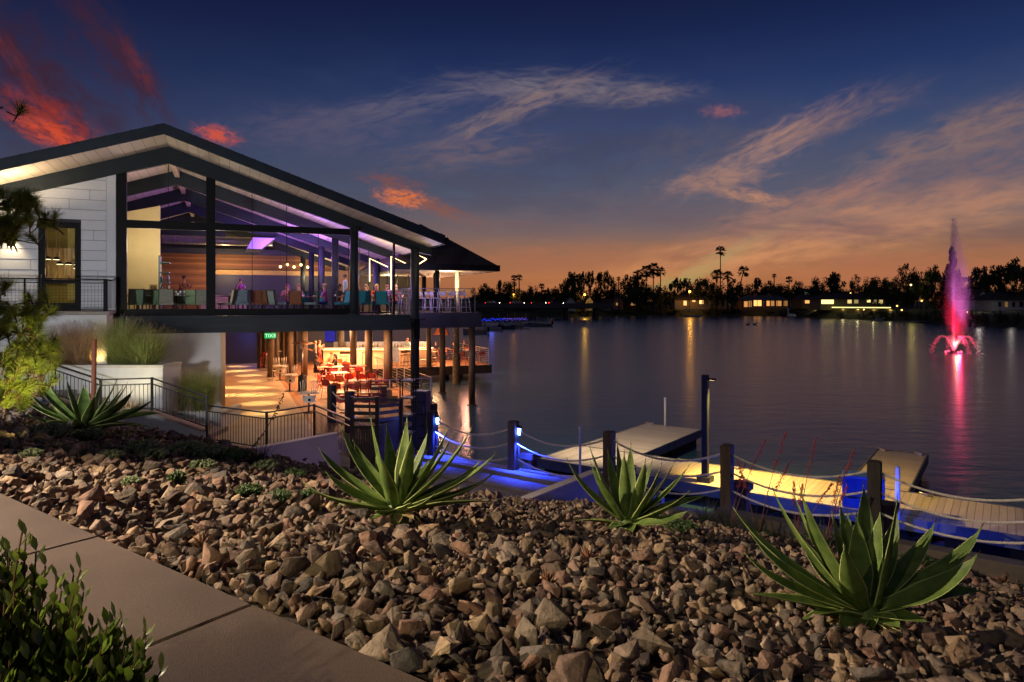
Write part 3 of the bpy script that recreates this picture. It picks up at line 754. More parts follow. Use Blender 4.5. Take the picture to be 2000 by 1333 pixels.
mb.prism([(D0+.001,2.14,DZ1),(D1-.001,2.14,DZ1),(D1-.001,2.14,bz(D1)+.2),(D0+.001,2.14,bz(D0)+.2)], (0,.16,0))
mb.build('upper_wall', mat('dark_sheathing', (60, 60, 62), .9), bld)
# glazed door with black frame
mb = MB()
for a, b, c, d in ((D0, D0+.20, 4.70, 7.78), (D1-.16, D1, 4.70, 7.78), (D0+.20, D1-.16, 7.58, 7.78), (D0+.20, D1-.16, 4.70, 4.98), (D0+.20, D1-.16, 5.66, 5.78)): mb.box(a, b, 2.03, 2.13, c, d)
dr = mb.build('door', BLACK, bld, bevel=.006)
mb = MB(); mb.quad((D0+.2,2.08,4.98),(D1-.16,2.08,4.98),(D1-.16,2.08,7.58),(D0+.2,2.08,7.58)); mb.build('pane', GLASS, dr)
mb = MB(); mb.tube([(D0+.10,2.02,5.5),(D0+.10,1.97,5.5),(D0+.10,1.97,5.95),(D0+.10,2.02,5.95)], .012, 6); mb.build('handle', mat('brushed_steel', (150, 150, 152), .3, metal=.9, var=.05), dr)
# gable glazing: frame, panes
def window(panes, frames, name='window'):
    mb = MB()
    for f in frames: mb.box(*f)
    w_ = mb.build(name, BLACK, bld, bevel=.004)
    for p in panes:
        q = MB(); q.add([(x, 2.10, z_) for x, z_ in p], [tuple(range(len(p)))]); q.build('pane', GLASS, w_)
window([[(-1.34,4.76),(1.25,4.76),(1.25,7.67),(-1.34,7.67)]], [(-1.66,-1.34,2.0,2.2,4.51,bz(1.5)+.1), (-1.34,1.25,2.04,2.16,4.56,4.76), (-1.34,1.25,2.02,2.18,7.67,7.95)])
window([[(-1.34,7.95),(1.25,7.95),(1.25,bz(1.25)),(0,10.07),(-1.34,bz(1.34))]], [(1.25,1.57,2.0,2.2,4.51,bz(1.4)+.1)])
window([[(1.57,4.76),(6.5,4.76),(6.5,7.70),(1.57,7.70)]], [(1.57,6.50,2.04,2.16,4.56,4.76), (1.57,6.62,2.02,2.18,7.70,7.95)] + [(s-.012,s+.012,2.08,2.12,4.76,7.70) for s in (2.85, 4.1, 5.3)])
window([[(1.57,7.95),(6.62,7.95),(6.62,bz(6.62)),(1.57,bz(1.57))]], [(s-.01,s+.01,2.08,2.12,7.95,bz(s)) for s in (2.85, 4.1)] + [(-.02,.0,2.08,2.12,7.95,10.07)])
mb = MB(); mb.box(-1.70, 6.7, 1.97, 2.03, 4.505, 4.56); mb.build('sill', BLACK, bld)
# slim glass screens on the open corner bay
mb = MB()
mb.box(8.28, 8.36, 2.08, 2.16, 4.5, bz(8.3)); mb.build('screen_post', BLACK, bld); mb = MB()
for s in (7.05, 7.55, 7.95): mb.box(s-.012, s+.012, 5.6, 5.63, 4.56, bz(s))
mb.box(6.8, 9.1, 5.6, 5.64, 4.5, 4.56)
mb.build('screen_frame', BLACK, bld)
# columns
def column(s, t, z0, z1, r, m=STEEL, n=20, flange=True):
    mb = MB(); mb.cyl(s, t, z0, z1, r, n=n)
    if flange: mb.cyl(s, t, z0-.001, z0+.05, r*1.5, n=n)
    return mb.build('column', m, bld)
column(6.64, 1.78, 4.50, bz(6.64)+.02, .17)
column(9.12, 1.78, .86, bz(9.12)+.02, .18)
for t in (6.85, 11.7, 16.55, 21.4): column(6.64, t+.09, 4.5, bz(6.64)+.02, .16)
column(9.0, 9.0, 4.5, bz(9.0)+.02, .17); column(9.15, 6.3, 4.5, 7.2, .07)
for t in (6.85, 11.7, 16.6, 21.4): column(9.12, t, .86, 3.85, .21, mat('brown_column', (86, 72, 58), .7, var=.2, scale=3))
for t in (5.6, 10.5): column(12.95, t, .0, 3.83, .16, mat('brown_column', (86, 72, 58)))
for s, t in ((4.2, 14.0), (5.2, 14.0), (6.0, 14.3), (4.7, 18)): column(s, t, .86, 3.85, .18, mat('brown_column', (86, 72, 58)))
mb = MB(); mb.box(9.0, 9.26, 1.52, 1.60, 3.5, 4.3); mb.box(8.90, 8.96, 1.42, 1.56, 3.95, 4.2); mb.tube([(8.8,1.46,4.3),(9.5,1.46,4.3)], .02, 6); mb.tube([(8.93,1.46,4.55),(8.93,1.46,3.5)], .018, 6)
mb.build('bracket', BLACK, bld)
# lower white wall and left face of the corridor, terrace block
mb = MB(); mb.box(-9.6, 1.76, 2.06, 2.30, .6, 3.868); mb.build('lower_wall', whitewall, bld)
mb = MB(); mb.box(1.765, 1.90, 1.98, 8.0, .86, 3.86); mb.build('corridor_wall', mat('peach_render', (214, 176, 136), .8, var=.05), bld)
mb = MB(); mb.box(1.7, 1.89, 8.01, T1, .86, 3.86); mb.build('corridor_wall', mat('peach_render', (214, 176, 136)), bld)
mb = MB(); mb.box(-9.6, -1.74, .5, 2.05, .6, 4.58); mb.build('terrace_block', whitewall, bld, bevel=.01)
mb = MB(); mb.box(-9.6, -1.66, .40, 2.05, 4.585, 4.70); mb.build('terrace_slab', mat('terrace_edge', (150, 140, 130), .85, var=.1), bld, bevel=.012)
# rear wall in bands and interior walls
mb = MB(); mb.box(-9.3, 9.1, 23.2, 23.35, 4.5, 10.0); mb.build('rear_wall', mat('dark_sheathing', (60, 60, 62)), bld)
mb = MB(); mb.box(-2.2, .75, 22.9, 23.18, 4.5, 8.14); mb.box(.76, 9.1, 22.9, 23.18, 7.18, 8.14); mb.build('wood_wall', WOODW, bld)
mb = MB(); mb.box(.76, 9.1, 22.92, 23.17, 6.83, 7.14); mb.build('wood_band', mat('pale_plywood', (196, 158, 96), .6, var=.15, scale=4, stretch=(1,1,8)), bld)
mb = MB(); mb.box(.76, 9.1, 22.95, 23.16, 4.5, 6.82); mb.build('navy_wall', NAVY, bld)
mb = MB(); mb.box(-2.2, 6.5, 22.7, 23.17, 8.15, 8.52); mb.build('bulkhead', NAVY, bld)
mb = MB(); mb.prism([(-8.5,6.3,4.51),(-.62,6.3,4.51),(-.62,6.3,9.05),(-8.5,6.3,7.0)], (0,.2,0)); mb.build('cream_wall', CREAM, bld)
mb = MB(); mb.box(-1.7, 1.9, 12.0, 12.2, 8.35, 8.75); mb.build('tie_beam', BEAM, bld)
mb = MB(); mb.tube([(-1.6, 19.5, 8.75), (4.6, 19.5, 8.75)], .27, 16)
for k in range(39): mb.tube([(-1.5+.15*k, 19.5, 8.75), (-1.47+.15*k, 19.5, 8.75)], .285, 16)
mb.build('air_duct', mat('galvanised_duct', (170, 168, 176), .35, metal=.6, var=.1), bld)
mb = MB(); mb.prism([(3.0,15.8,8.05),(3.8,15.8,8.05),(4.55,15.8,8.7),(3.35,15.8,8.7)], (0,3.0,0)); mb.build('ceiling_shaft', mat('lilac_paint', (128, 120, 140), .6, var=.05), bld)
# end walls of the corridor level
mb = MB(); mb.box(1.9, 9.0, 23.6, 23.8, .86, 3.85); mb.build('corridor_end_wall', NAVY, bld)
# lower right: upper bar front behind the balcony
mb = MB(); mb.box(9.4, 12.9, 16.0, 16.15, 4.5, 6.9)
mb.build('balcony_wall', mat('olive_panel', (96, 84, 56), .6, var=.25, scale=4, stretch=(6,1,.6)), bld)

# pavilion with hipped roof beyond the gable
pav = thing('pavilion', 'square pavilion with dark hipped roof at the end of the upper balcony', 'building', (BX, BY, 0), TH)
ea, eb, ta, tb, ez, pz = 9.2, 14.5, 6.0, 15.5, 6.82, 9.2
mb = MB(); A = [(ea,ta,ez),(eb,ta,ez),(eb,tb,ez),(ea,tb,ez)]; Pk = [(11.5,9.8,pz),(12.1,11.5,pz)]
mb.add(A+Pk, [(0,1,4),(1,2,5,4),(2,3,5),(3,0,4,5)]); mb.add([(x,y,z_-.02) for x,y,z_ in A], [(3,2,1,0)])
mb.build('roof', planks('pavilion_roof', (64, 54, 54), .42, axis=0, rough=.6, var=.15, gap=.03, gapc=.4, grain=(.5,.5,.5)), pav)
mb = MB(); mb.box(ea-.06, eb+.06, ta-.06, ta-.002, ez-.27, ez+.03); mb.box(eb+.002, eb+.06, ta-.002, tb, ez-.27, ez+.03); mb.box(ea-.06, ea-.002, ta-.002, tb, ez-.27, ez+.03)
mb.build('fascia', BLACK, pav)
mb = MB(); mb.box(ea, eb, ta, tb, ez-.26, ez-.2); mb.build('ceiling', SOFF, pav)
for s, t, w_, m_ in ((13.0, 8.0, .13, mat('cream_paint', (226, 208, 170), .6, var=.05)), (13.0, 14.5, .13, BLACK), (11.5, 6.6, .12, BLACK), (12.1, 9.0, .10, BLACK)):
    mb = MB(); mb.cyl(s, t, 4.5, ez-.26, w_, n=14); mb.build('post', m_, pav)
mb = MB()
for s in (9.6, 10.2, 10.8, 11.4, 12.0): mb.box(s-.02, s+.02, 12.0, 12.05, 4.5, ez-.26)
mb.box(9.5, 12.3, 12.0, 12.05, 5.5, 5.56); mb.build('window_frame', BLACK, pav)

# ground level: patio slab, wooden deck with its piles
def bbox(name, s0_, s1_, t0, t1, z0, z1, m, kind=None, label=None, cat=None, bevel=0):
    mb = MB(); mb.box(s0_, s1_, t0, t1, z0, z1); o = mb.build(name, m, bevel=bevel); o.location = (BX, BY, 0); o.rotation_euler = (0, 0, TH)
    return tag(o, label, cat, kind=kind)
bbox('patio', 1.0, 4.55, -7.5, 23.6, .3, .888, PATIO, 'structure')
bbox('bank', -14, 4.5, -6.5, 30, -2.5, .86, soil_mat(), 'structure')
dk = thing('wooden_deck', 'long wooden dining deck on round piles over the lake', 'deck', (BX, BY, 0), TH)
mb = MB(); mb.box(4.56, 9.75, .9, 23.6, .74, .886); mb.box(4.56, 8.4, -1.6, .898, .74, .885); mb.box(4.56, 6.6, -7.5, -1.602, .74, .884); mb.box(9.752, 18.0, 16.3, 23.6, .74, .884); mb.build('boards', DECKW, dk)
mb = MB(); mb.box(8.41, 9.80, .83, .895, .35, .90); mb.box(8.402, 8.46, -1.6, .83, .35, .90); mb.box(6.61, 8.40, -1.66, -1.605, .35, .90); mb.box(9.755, 9.82, .9, 16.2, .35, .90); mb.box(9.82, 18.06, 16.22, 16.298, .35, .90); mb.box(18.002, 18.06, 16.3, 23.6, .35, .90)
mb.build('edge_beam', mat('dark_timber', (52, 44, 38), .7, var=.25, scale=4, bump=.2), dk)
PILE = mat('concrete_pile', (96, 84, 66), .85, var=.35, scale=6, bump=.4, bscale=20)
for s, t in ((15.0, 14.3), (15.6, 18.5), (12.0, 18.5), (9.3, 4), (9.3, 9), (9.3, 14), (8.0, -1), (17.4, 21), (6.3, -5)):
    mb = MB(); mb.cyl(s, t, -2.4, .34 if s != 15.0 else 1.9, .24, n=18)
    if s == 15.0: mb.cyl(s, t, 1.88, 3.81, .17, n=18)
    mb.build('pile', PILE, dk)
mb = MB(); mb.cyl(13.7, 15.9, .9, 3.82, .16, n=16); mb.build('column', mat('brown_column', (86, 72, 58)), dk)

# cable railings round the deck and the balcony
RAILM = mat('rail_metal', (186, 168, 148), .35, metal=.6, var=.1)
def railing(label, pts, z0, h, n_cab=7, name='railing', m=RAILM, spacing=1.6, cap=.03, group=None, vert=False):
    """pts are (s, t) in the restaurant frame."""
    root = thing(name, label, 'railing', B(pts[0][0], pts[0][1], z0), 0, group); o0 = B(pts[0][0], pts[0][1], z0)
    P3 = [B(s, t, z0)-o0 for s, t in pts]; post = []
    tp = MB(); cb = MB()
    for a, b in zip(P3, P3[1:]):
        L_ = (b-a).length; k = max(1, round(L_/spacing)); d = b-a
        for i in range(k+1):
            p = a+d*(i/k)
            if not any((p-q).length < .05 for q in post): post.append(p)
        tp.bar(a+Vector((0,0,h)), b+Vector((0,0,h)), cap*1.6, cap)
        for c in range(n_cab):
            z_ = h*(c+1)/(n_cab+1); cb.tube([a+Vector((0,0,z_)), b+Vector((0,0,z_))], .006, 5)
    for p in post:
        q = MB(); q.box(p.x-.02, p.x+.02, p.y-.02, p.y+.02, 0, h); q.build('post', m, root)
    tp.build('top_rail', m, root); cb.build('cable', m, root)
    return root
railing('cable railing along the water edge of the wooden deck', [(9.6, 1.0), (9.6, 16.25)], .88, 1.07)
railing('cable railing across the near end of the wooden deck', [(6.2, .9), (9.55, .9)], .88, 1.07)
railing('cable railing round the outer dining deck over the lake', [(9.9, 16.45), (17.9, 16.45), (17.9, 23.4)], .88, 1.07)
railing('cable railing along the upper balcony with high stools', [(9.4, 5.45), (13.05, 5.45), (13.05, 15)], 4.5, 1.15, m=mat('dark_rail', (70, 72, 80), .4, metal=.5, var=.1))
railing('short railing in the open corner bay between two columns', [(8.35, 2.2), (8.95, 2.2)], 4.5, 1.1, m=mat('dark_rail', (70, 72, 80)))

# terrace railing with wire mesh panels
tr = thing('railing', 'terrace railing with square wire mesh in front of the glass door', 'railing', B(-1.8, .6, 4.70), TH)
pst = [-7.8, -5.95, -4.1, -2.25, 0]
for s in pst:
    q = MB(); q.box(s-.025, s+.025, -.025, .025, 0, 1.05); q.build('post', BLACK, tr)
q = MB(); q.box(-.06, .06, .03, .15, 0, 1.07); q.build('post', BLACK, tr)
q = MB(); q.box(-7.8, 0, -.03, .03, 1.05, 1.09); q.box(-7.8, 0, -.015, .015, .93, .96); q.box(-7.8, 0, -.015, .015, .06, .09); q.box(-.03, .03, .15, 1.4, 1.05, 1.09); q.build('rail', BLACK, tr)
q = MB()
for k in range(int(7.8/.1)): q.box(-7.8+k*.1-.003, -7.8+k*.1+.003, -.003, .003, .09, .93)
for k in range(8): q.box(-7.8, 0, -.0045, -.0032, .12+k*.1, .126+k*.1)
for k in range(13): q.box(-.003, .003, .15+k*.1, .156+k*.1, .09, 1.05)
q.build('wire_mesh', BLACK, tr)
# wall sconce shining up and down
sc = thing('wall_sconce', 'up and down wall light glowing on the white siding', 'lamp', B(-4.78, 1.95, 7.42), TH)
q = MB(); q.lathe([(.05,-.13),(.06,-.13),(.06,.13),(.05,.13)], 12); q.box(-.02,.02,.05,.14,-.04,.04); q.build('shade', BLACK, sc)
q = MB(); q.cyl(0, 0, -.10, .10, .045, n=12); q.build('bulb', emis('sconce_glow', (255, 226, 168), 30), sc)
for dz in (.35, -.35):
    lamp('SPOT', 'sconce_light', B(-4.78, 1.90, 7.42+dz*.35), 151.8, (1.0, .76, .42), B(-4.78, 2.02, 7.42+dz*8), .03, R(92), 1.0)

# little room behind the door: curtain and pendant lamps
mb = MB(); mb.box(-5.4, -1.7, 5.0, 5.1, 4.5, 8.5); mb.box(-5.5, -5.4, 2.4, 5.1, 4.5, 8.4); mb.build('room_wall', mat('olive_plaster', (136, 124, 60), .8, var=.08), bld)
cu = MB(); pts = [(-4.9+.03*i, 4.6+.07*math.sin(i*1.05)+.02*math.sin(i*2.7)) for i in range(92)]
cu.add([(x, y, z_) for z_ in (5.75, 7.05) for x, y in pts], [(i, i+1, 92+i+1, 92+i) for i in range(91)], 0, True)
cu = cu.build('curtain', mat('linen', (196, 168, 124), .8, var=.1, scale=3, transl=.3)); cu.location = (BX, BY, 0); cu.rotation_euler = (0, 0, TH)
tag(cu, 'pleated linen curtain hanging behind the glass door', 'curtain')
for k, (s, t, z_) in enumerate(((-4.0,3.4,6.55),(-3.75,3.5,6.55),(-3.55,3.0,6.36),(-3.3,3.1,6.36),(-3.05,3.2,6.36),(-3.0,2.8,6.22))):
    p = thing('pendant_lamp', 'small dark dome pendant behind the glass door, ' + ('leftmost of the upper pair', 'right one of the upper pair', 'leftmost of the middle three', 'middle one of the middle three', 'rightmost of the middle three', 'lowest one at the right')[k], 'lamp', B(s, t, z_), 0, 'pendants behind the glass door')
    q = MB(); q.lathe([(.13,0),(.12,.03),(.07,.08),(.02,.1),(.001,.1)], 14); q.build('shade', BLACK, p)
    q = MB(); q.lathe([(.001,.0),(.11,.0),(.11,.015)], 14); q.build('diffuser', emis('pendant_glow', (255, 232, 170), 6), p)
    q = MB(); q.tube([(0,0,.1),(0,0,8.6-z_)], .005, 4); q.build('cord', mat('pale_cord', (170, 160, 140), .6), p)
lamp('POINT', 'door_room_light', B(-3.6, 3.3, 6.1), 29.0, (1.0, .80, .42), size=.15)

# ---------------- interior light
lamp('POINT', 'dining_light_cream', B(-.8, 4.4, 7.2), 132.0, (1.0, .80, .50), size=.25)
lamp('POINT', 'dining_fill_low', B(1.5, 4.2, 6.9), 120.0, (1.0, .84, .58), size=.3)  # added fill that lifts the dark chairs by the glass, no fixture
lamp('POINT', 'dining_light_back', B(2.0, 20.8, 7.2), 267.3, (1.0, .66, .30), size=.3)
lamp('POINT', 'dining_light_back', B(7.2, 21.0, 6.9), 196.0, (1.0, .72, .36), size=.3)
lamp('POINT', 'violet_light', B(4.2, 14.6, 8.2), 520, (.42, .16, 1.0), size=.2)
lamp('POINT', 'violet_light', B(5.6, 10.5, 7.6), 324.0, (.40, .14, 1.0), size=.2)
lamp('POINT', 'violet_light', B(3.4, 9.3, 8.9), 90, (.55, .22, 1.0), size=.2)
lamp('POINT', 'violet_light', B(5.6, 4.6, 8.0), 135.0, (.32, .10, 1.0), size=.15)
lamp('POINT', 'violet_light', B(7.4, 8.2, 6.6), 202.5, (.28, .12, 1.0), size=.15)
lamp('POINT', 'violet_light', B(5.0, 6.5, 5.4), 55, (.62, .30, 1.0), size=.3)
lamp('POINT', 'rose_light', B(4.6, 4.6, 9.0), 84.0, (1.0, .50, .62), size=.3)
lamp('POINT', 'dining_light_front', B(5.6, 9.6, 6.6), 179.9, (1.0, .70, .44), size=.3)
lamp('POINT', 'balcony_light', B(8.2, 4.6, 6.9), 84.0, (1.0, .74, .42), size=.2)
lamp('POINT', 'balcony_light', B(12.2, 7.2, 6.3), 140.0, (1.0, .78, .5), size=.15)
lamp('POINT', 'balcony_light', B(10.6, 13.5, 6.2), 100.8, (1.0, .76, .42), size=.15)
lamp('POINT', 'balcony_violet', B(10.2, 4.5, 5.9), 132.0, (.66, .52, 1.0), size=.2)
lamp('POINT', 'eave_light', B(9.2, 1.0, 6.85), 8, (1.0, .76, .45), size=.08)
lamp('AREA', 'soffit_wash', B(-4.2, .6, 8.2), 60.0, (1.0, .74, .42), B(-4.9, 1.0, 12), .4)

def glow(name, label, cat, loc, r, m, group=None):
    t_ = thing(name, label, cat, loc, 0, group)
    q = MB(); q.lathe([(r*1.25,.0),(r*1.3,.03),(r,.03),(r,.0)], 12); q.build('trim_ring', BLACK, t_)
    q = MB(); q.lathe([(.001,.01),(r,.01)], 12); q.build('lens', m, t_); return t_
DL = emis('downlight_glow', (255, 214, 160), 22)
for s, t in ((-1.05, 4.4), (2.2, 4.4), (2.6, 9.2), (5.6, 4.4), (-1.0, 9.0), (7.7, 3.6)):
    glow('downlight', 'small round downlight in the boarded ceiling, ' + {(-1.05, 4.4): 'left of the ridge near the glass', (2.2, 4.4): 'first right of the central mullion', (2.6, 9.2): 'deeper in, just right of the central mullion', (5.6, 4.4): 'above the round corner column', (-1.0, 9.0): 'left of the ridge deeper in', (7.7, 3.6): 'over the open corner bay'}[(s, t)], 'lamp', B(s, t, rz(s, 10.65)-.03), .13, DL, 'ceiling downlights')
# corridor lights making pools on the floor
k = 0
for t, s in ((1.3,3.25),(3.9,3.2),(6.6,3.25),(6.9,2.35),(9.3,3.2),(9.9,2.3),(12.4,3.2),(15.4,3.1),(18.4,2.9),(18.2,2.2),(21.4,2.6)):
    z_ = 3.80 if t > 2 else 3.80
    k += 1; glow('downlight', 'small round light in the low passage ceiling, %s from the baluster fence' % ['first', 'second', 'third', 'fourth', 'fifth', 'sixth', 'seventh', 'eighth', 'ninth', 'tenth', 'eleventh'][k-1], 'lamp', B(s, max(t, 2.25), 3.82), .06, emis('passage_glow', (255, 210, 140), 18), 'passage lights')
    lamp('SPOT', 'passage_light', B(s, max(t, 2.25), 3.79), 782.5, (1.0, .64, .24), B(s, t, .9), .03, R(36), .9)
lamp('POINT', 'passage_fill', B(3.4, 8.0, 3.3), 48, (1.0, .66, .32), size=.3)
lamp('POINT', 'passage_fill', B(3.2, -.6, 3.0), 42, (1.0, .70, .34), size=.3)
lamp('POINT', 'blue_corner_light', B(3.4, 21.8, 2.6), 48.0, (.10, .16, 1.0), size=.2)
# heat lamps and bar light on the deck
lamp('AREA', 'deck_light', B(7.2, 6.0, 3.78), 540.0, (1.0, .48, .22), B(7.2, 6.0, 0), 1.5)
lamp('AREA', 'deck_light', B(7.2, 12.0, 3.78), 720.0, (1.0, .46, .20), B(7.2, 12.0, 0), 1.5)
lamp('AREA', 'deck_light', B(8.5, 17.5, 3.78), 810.0, (1.0, .50, .24), B(8.5, 17.5, 0), 1.5)
lamp('POINT', 'outer_deck_light', B(14.6, 18.6, 3.4), 1166.0, (1.0, .50, .24), size=.2)
lamp('POINT', 'outer_deck_light', B(17.0, 18.0, 3.4), 299.8, (1.0, .42, .26), size=.2)

# ------------------------------------------------------------------ furniture
def mk_dining(col, frame=(40, 32, 28), label=''):
    c = mat('upholstery_%d_%d_%d' % col, col, .7, var=.1, scale=10, bump=.1, bscale=90); f = mat('frame_%d_%d_%d' % frame, frame, .5)
    root = thing('dining_chair', label, 'chair')
    q = MB(); q.box(-.24, .24, -.24, .24, .40, .49); q.build('seat', c, root, bevel=.02)
    q = MB(); q.prism([(-.235,.20,.46),(.235,.20,.46),(.235,.30,.98),(-.235,.30,.98)], (0,.07,.0)); q.build('backrest', c, root, bevel=.02)
    q = MB()
    for sx in (-1, 1): q.prism([(sx*.262,.19,.40),(sx*.262,.30,.40),(sx*.262,.40,1.0),(sx*.262,.29,1.0)], (-sx*.024,0,0))
    q.box(-.262, .262, .375, .40, .96, 1.0); q.build('back_frame', f, root)
    for sx in (-1, 1):
        for sy in (-1, 1): q = MB(); q.tube([(sx*.21, sy*.2, .40), (sx*.225, sy*.24, 0)], [.02, .013], 6); q.build('leg', f, root)
    return root
def mk_metal(col, label, kind='chair', h=.45, name='metal_chair', cat='chair', hole=False):
    c = mat('powder_coat_%d_%d_%d' % col, col, .45, var=.08, scale=6)
    root = thing(name, label, cat); w = .215
    q = MB(); q.prism([(-w,-.21,h),(w,-.21,h),(w+.01,.16,h-.01),(w-.02,.2,h-.01),(-w+.02,.2,h-.01),(-w-.01,.16,h-.01)], (0,0,-.025)); q.build('seat', c, root, bevel=.01)
    q = MB(); hb = .38 if h < .6 else .30
    P_ = []; n = 9
    for i in range(n):
        a = -1+2*i/(n-1); P_.append((a*w, .235-.05*a*a))
    lo, hi = h+.12, h+hb
    vs = [(x, y, lo) for x, y in P_] + [(x*.94, y+.05, hi-.05*abs(x/w)**3) for x, y in P_] + [(x, y+.015, lo) for x, y in P_] + [(x*.94, y+.065, hi-.05*abs(x/w)**3) for x, y in P_]
    fs = [(i, i+1, n+i+1, n+i) for i in range(n-1)] + [(2*n+i+1, 2*n+i, 3*n+i, 3*n+i+1) for i in range(n-1)] + [(n+i, n+i+1, 3*n+i+1, 3*n+i) for i in range(n-1)] + [(i+1, i, 2*n+i, 2*n+i+1) for i in range(n-1)] + [(0,n,3*n,2*n),(n-1,3*n-1,4*n-1,2*n-1)]
    q.add(vs, fs)
    for sx in (-1, 1): q.tube([(sx*.19,.2,h-.02),(sx*.205,.215,h+.15)], .012, 6)
    q.build('backrest', c, root)
    if hole: q = MB(); q.box(-.045, .045, .292, .300, h+.22, h+.31); q.build('hand_hole', BLACK, root)
    for sx in (-1, 1):
        for sy in (-1, 1): q = MB(); q.tube([(sx*.185, sy*.18, h-.02), (sx*(.21+.04*(h > .6)), sy*(.23+.03*(h > .6)), 0)], .013, 6); q.build('leg', c, root)
    if h > .6:
        q = MB(); z_ = .26; e = .225; pts = [(-e,-e,z_),(e,-e,z_),(e,e,z_),(-e,e,z_),(-e,-e,z_)]
        for a, b in zip(pts, pts[1:]): q.tube([a, b], .009, 5)
        q.build('foot_rail', c, root)
    return root
def mk_table(topc, base, h, w, d, label, name='table', round_base=True):
    root = thing(name, label, 'table')
    q = MB(); q.box(-w/2, w/2, -d/2, d/2, h-.03, h); q.build('table_top', mat('top_%d_%d_%d' % topc, topc, .45, var=.08, scale=4), root, bevel=.008)
    q = MB(); q.cyl(0, 0, .02, h-.03, .035, n=10); q.build('pedestal', mat('base_%d_%d_%d' % base, base, .5), root)
    q = MB(); q.lathe([(.001,0),(.24,0),(.24,.012),(.04,.03),(.001,.03)], 16); q.build('base', mat('base_%d_%d_%d' % base, base, .5), root)
    return root
FIRST = {}
def put(key, maker, loc, rz_, label, group=None, flip=False, z_extra=0):
    if key not in FIRST:
        o = maker(); FIRST[key] = o; o.location = loc; o.rotation_euler = (0, 0, rz_)
    else:
        o = copy_tree(FIRST[key], loc, rz_)
    o['label'] = label
    if group: o['group'] = group
    if flip: o.rotation_euler = (math.pi, 0, rz_); 
    else: o.rotation_euler = (0, 0, rz_)
    return o
GREEN, TEAL, GREY = (112, 138, 104), (26, 128, 140), (128, 146, 150)
FZ = 4.502
def up(x, t): return s_at(x, t), t
UPF = TH
g1 = 'green chairs in the left bay of the glass front'
for x, t, rz_, c, lab, g in (
    (262, 3.4, 200, GREEN, 'pale green upholstered chair at the far left table behind the glass', None),
    (277, 4.4, 20, GREEN, 'pale green chair facing out across the left window table', None),
    (325, 2.9, 5, (150, 150, 132), 'grey upholstered chair with dark frame close to the left pane', None),
    (352, 4.6, 180, GREEN, 'low green chair in the middle of the left bay', None),
    (375, 3.9, 4, GREEN, 'wide pale green chair beside the dark mullion', None),
    (397, 2.9, 5, (150, 150, 132), 'grey chair with dark frame half hidden by the mullion', None),
    (472, 2.9, 3, GREY, 'blue grey chair with dark frame seen from behind through the glass', None),
    (543, 3.4, 90+30, GREY, 'teal side chair turned to the right in front of the long table', None),
    (607, 3.4, -100, GREY, 'teal side chair turned to the left in front of the long table', None),
    (668, 3.6, -70, TEAL, 'green armchair tucked behind the round corner column', None),
    (715, 3.1, 2, TEAL, 'teal high backed chair on the open corner bay, next to the column', None),
    (747, 3.1, -2, TEAL, 'teal high backed chair on the open corner bay, outer of the pair', None)):
    s, t = up(x, t)
    put(('d', c), lambda c=c: mk_dining(c), B(s, t, FZ), UPF+R(rz_)+(math.pi if rz_ < 100 and rz_ > -60 and False else math.pi)-math.pi, lab, g)
for x, t, w_, lab, tc_ in ((268, 3.9, .9, 'small dark table in the left corner of the glass front', (52, 42, 36)), (345, 3.9, .9, 'dark table laid with glasses in the left bay', (52, 42, 36)),
                      (448, 3.9, .9, 'dark table beside the central mullion', (52, 42, 36)), (512, 4.7, 1.5, 'long brown table with wine glasses behind the glass', (120, 78, 48)),
                      (575, 5.0, 1.6, 'brown table where two diners sit behind the teal chairs', (120, 78, 48)), (655, 5.2, 1.0, 'dark table beside the diner in purple', (60, 46, 40)),
                      (742, 4.2, 1.5, 'dining table of the group in orange on the corner bay', (160, 120, 84))):
    s, t = up(x, t); put(('t', tc_, w_), lambda tc_=tc_, w_=w_: mk_table(tc_, (40, 36, 34), .76, w_, .8, '', 'dining_table'), B(s, t, FZ), UPF, lab)
# glasses and plates
GL = mat('drinking_glass', (220, 225, 230), .1, spec=.8, var=.02)
def mk_glass():
    root = thing('wine_glass', '', 'glass'); q = MB(); q.lathe([(.03,0),(.005,.006),(.004,.08),(.03,.11),(.036,.15),(.03,.19)], 8); q.build('bowl', GL, root); return root
for x, t, tl in [(x_, t_, l_) for l_, xs, t_ in (('on the left window table', (255, 262, 275), 3.8), ('on the table in the left bay', (335, 344, 352, 360), 3.8), ('on the long brown table', (500, 506, 513, 520, 527, 532), 4.6), ('on the two diners\' table', (560, 572, 590), 4.9)) for x_ in xs]:
    s, t = up(x, t+rnd.uniform(-.15, .15)); put('glass', mk_glass, B(s, t, FZ+.762), 0, 'clear wine glass '+tl, 'wine glasses '+tl)
def mk_candle():
    rt = thing('candle', '', 'candle'); q = MB(); q.lathe([(.001,0),(.035,0),(.04,.09),(.036,.09),(.032,.01),(.001,.01)], 10); q.build('holder', GL, rt); q = MB(); q.lathe([(.001,.02),(.012,.03),(.014,.05),(.001,.085)], 8); q.build('flame', emis('candle_flame', (255, 190, 96), 60), rt); return rt
for x, t, l_ in ((266, 3.7, 'the left corner table'), (347, 3.6, 'the table in the left bay'), (449, 3.7, 'the table beside the central mullion'), (498, 4.4, 'the left part of the long table'), (534, 4.4, 'the right part of the long table'), (576, 4.7, "the two diners' table"), (655, 5.0, 'the table beside the diner in purple'), (728, 4.0, 'the left part of the corner table'), (757, 4.0, 'the right part of the corner table')):
    s, t = up(x, t); put('candle', mk_candle, B(s, t, FZ+.762), 0, 'small glowing glass candle on '+l_)
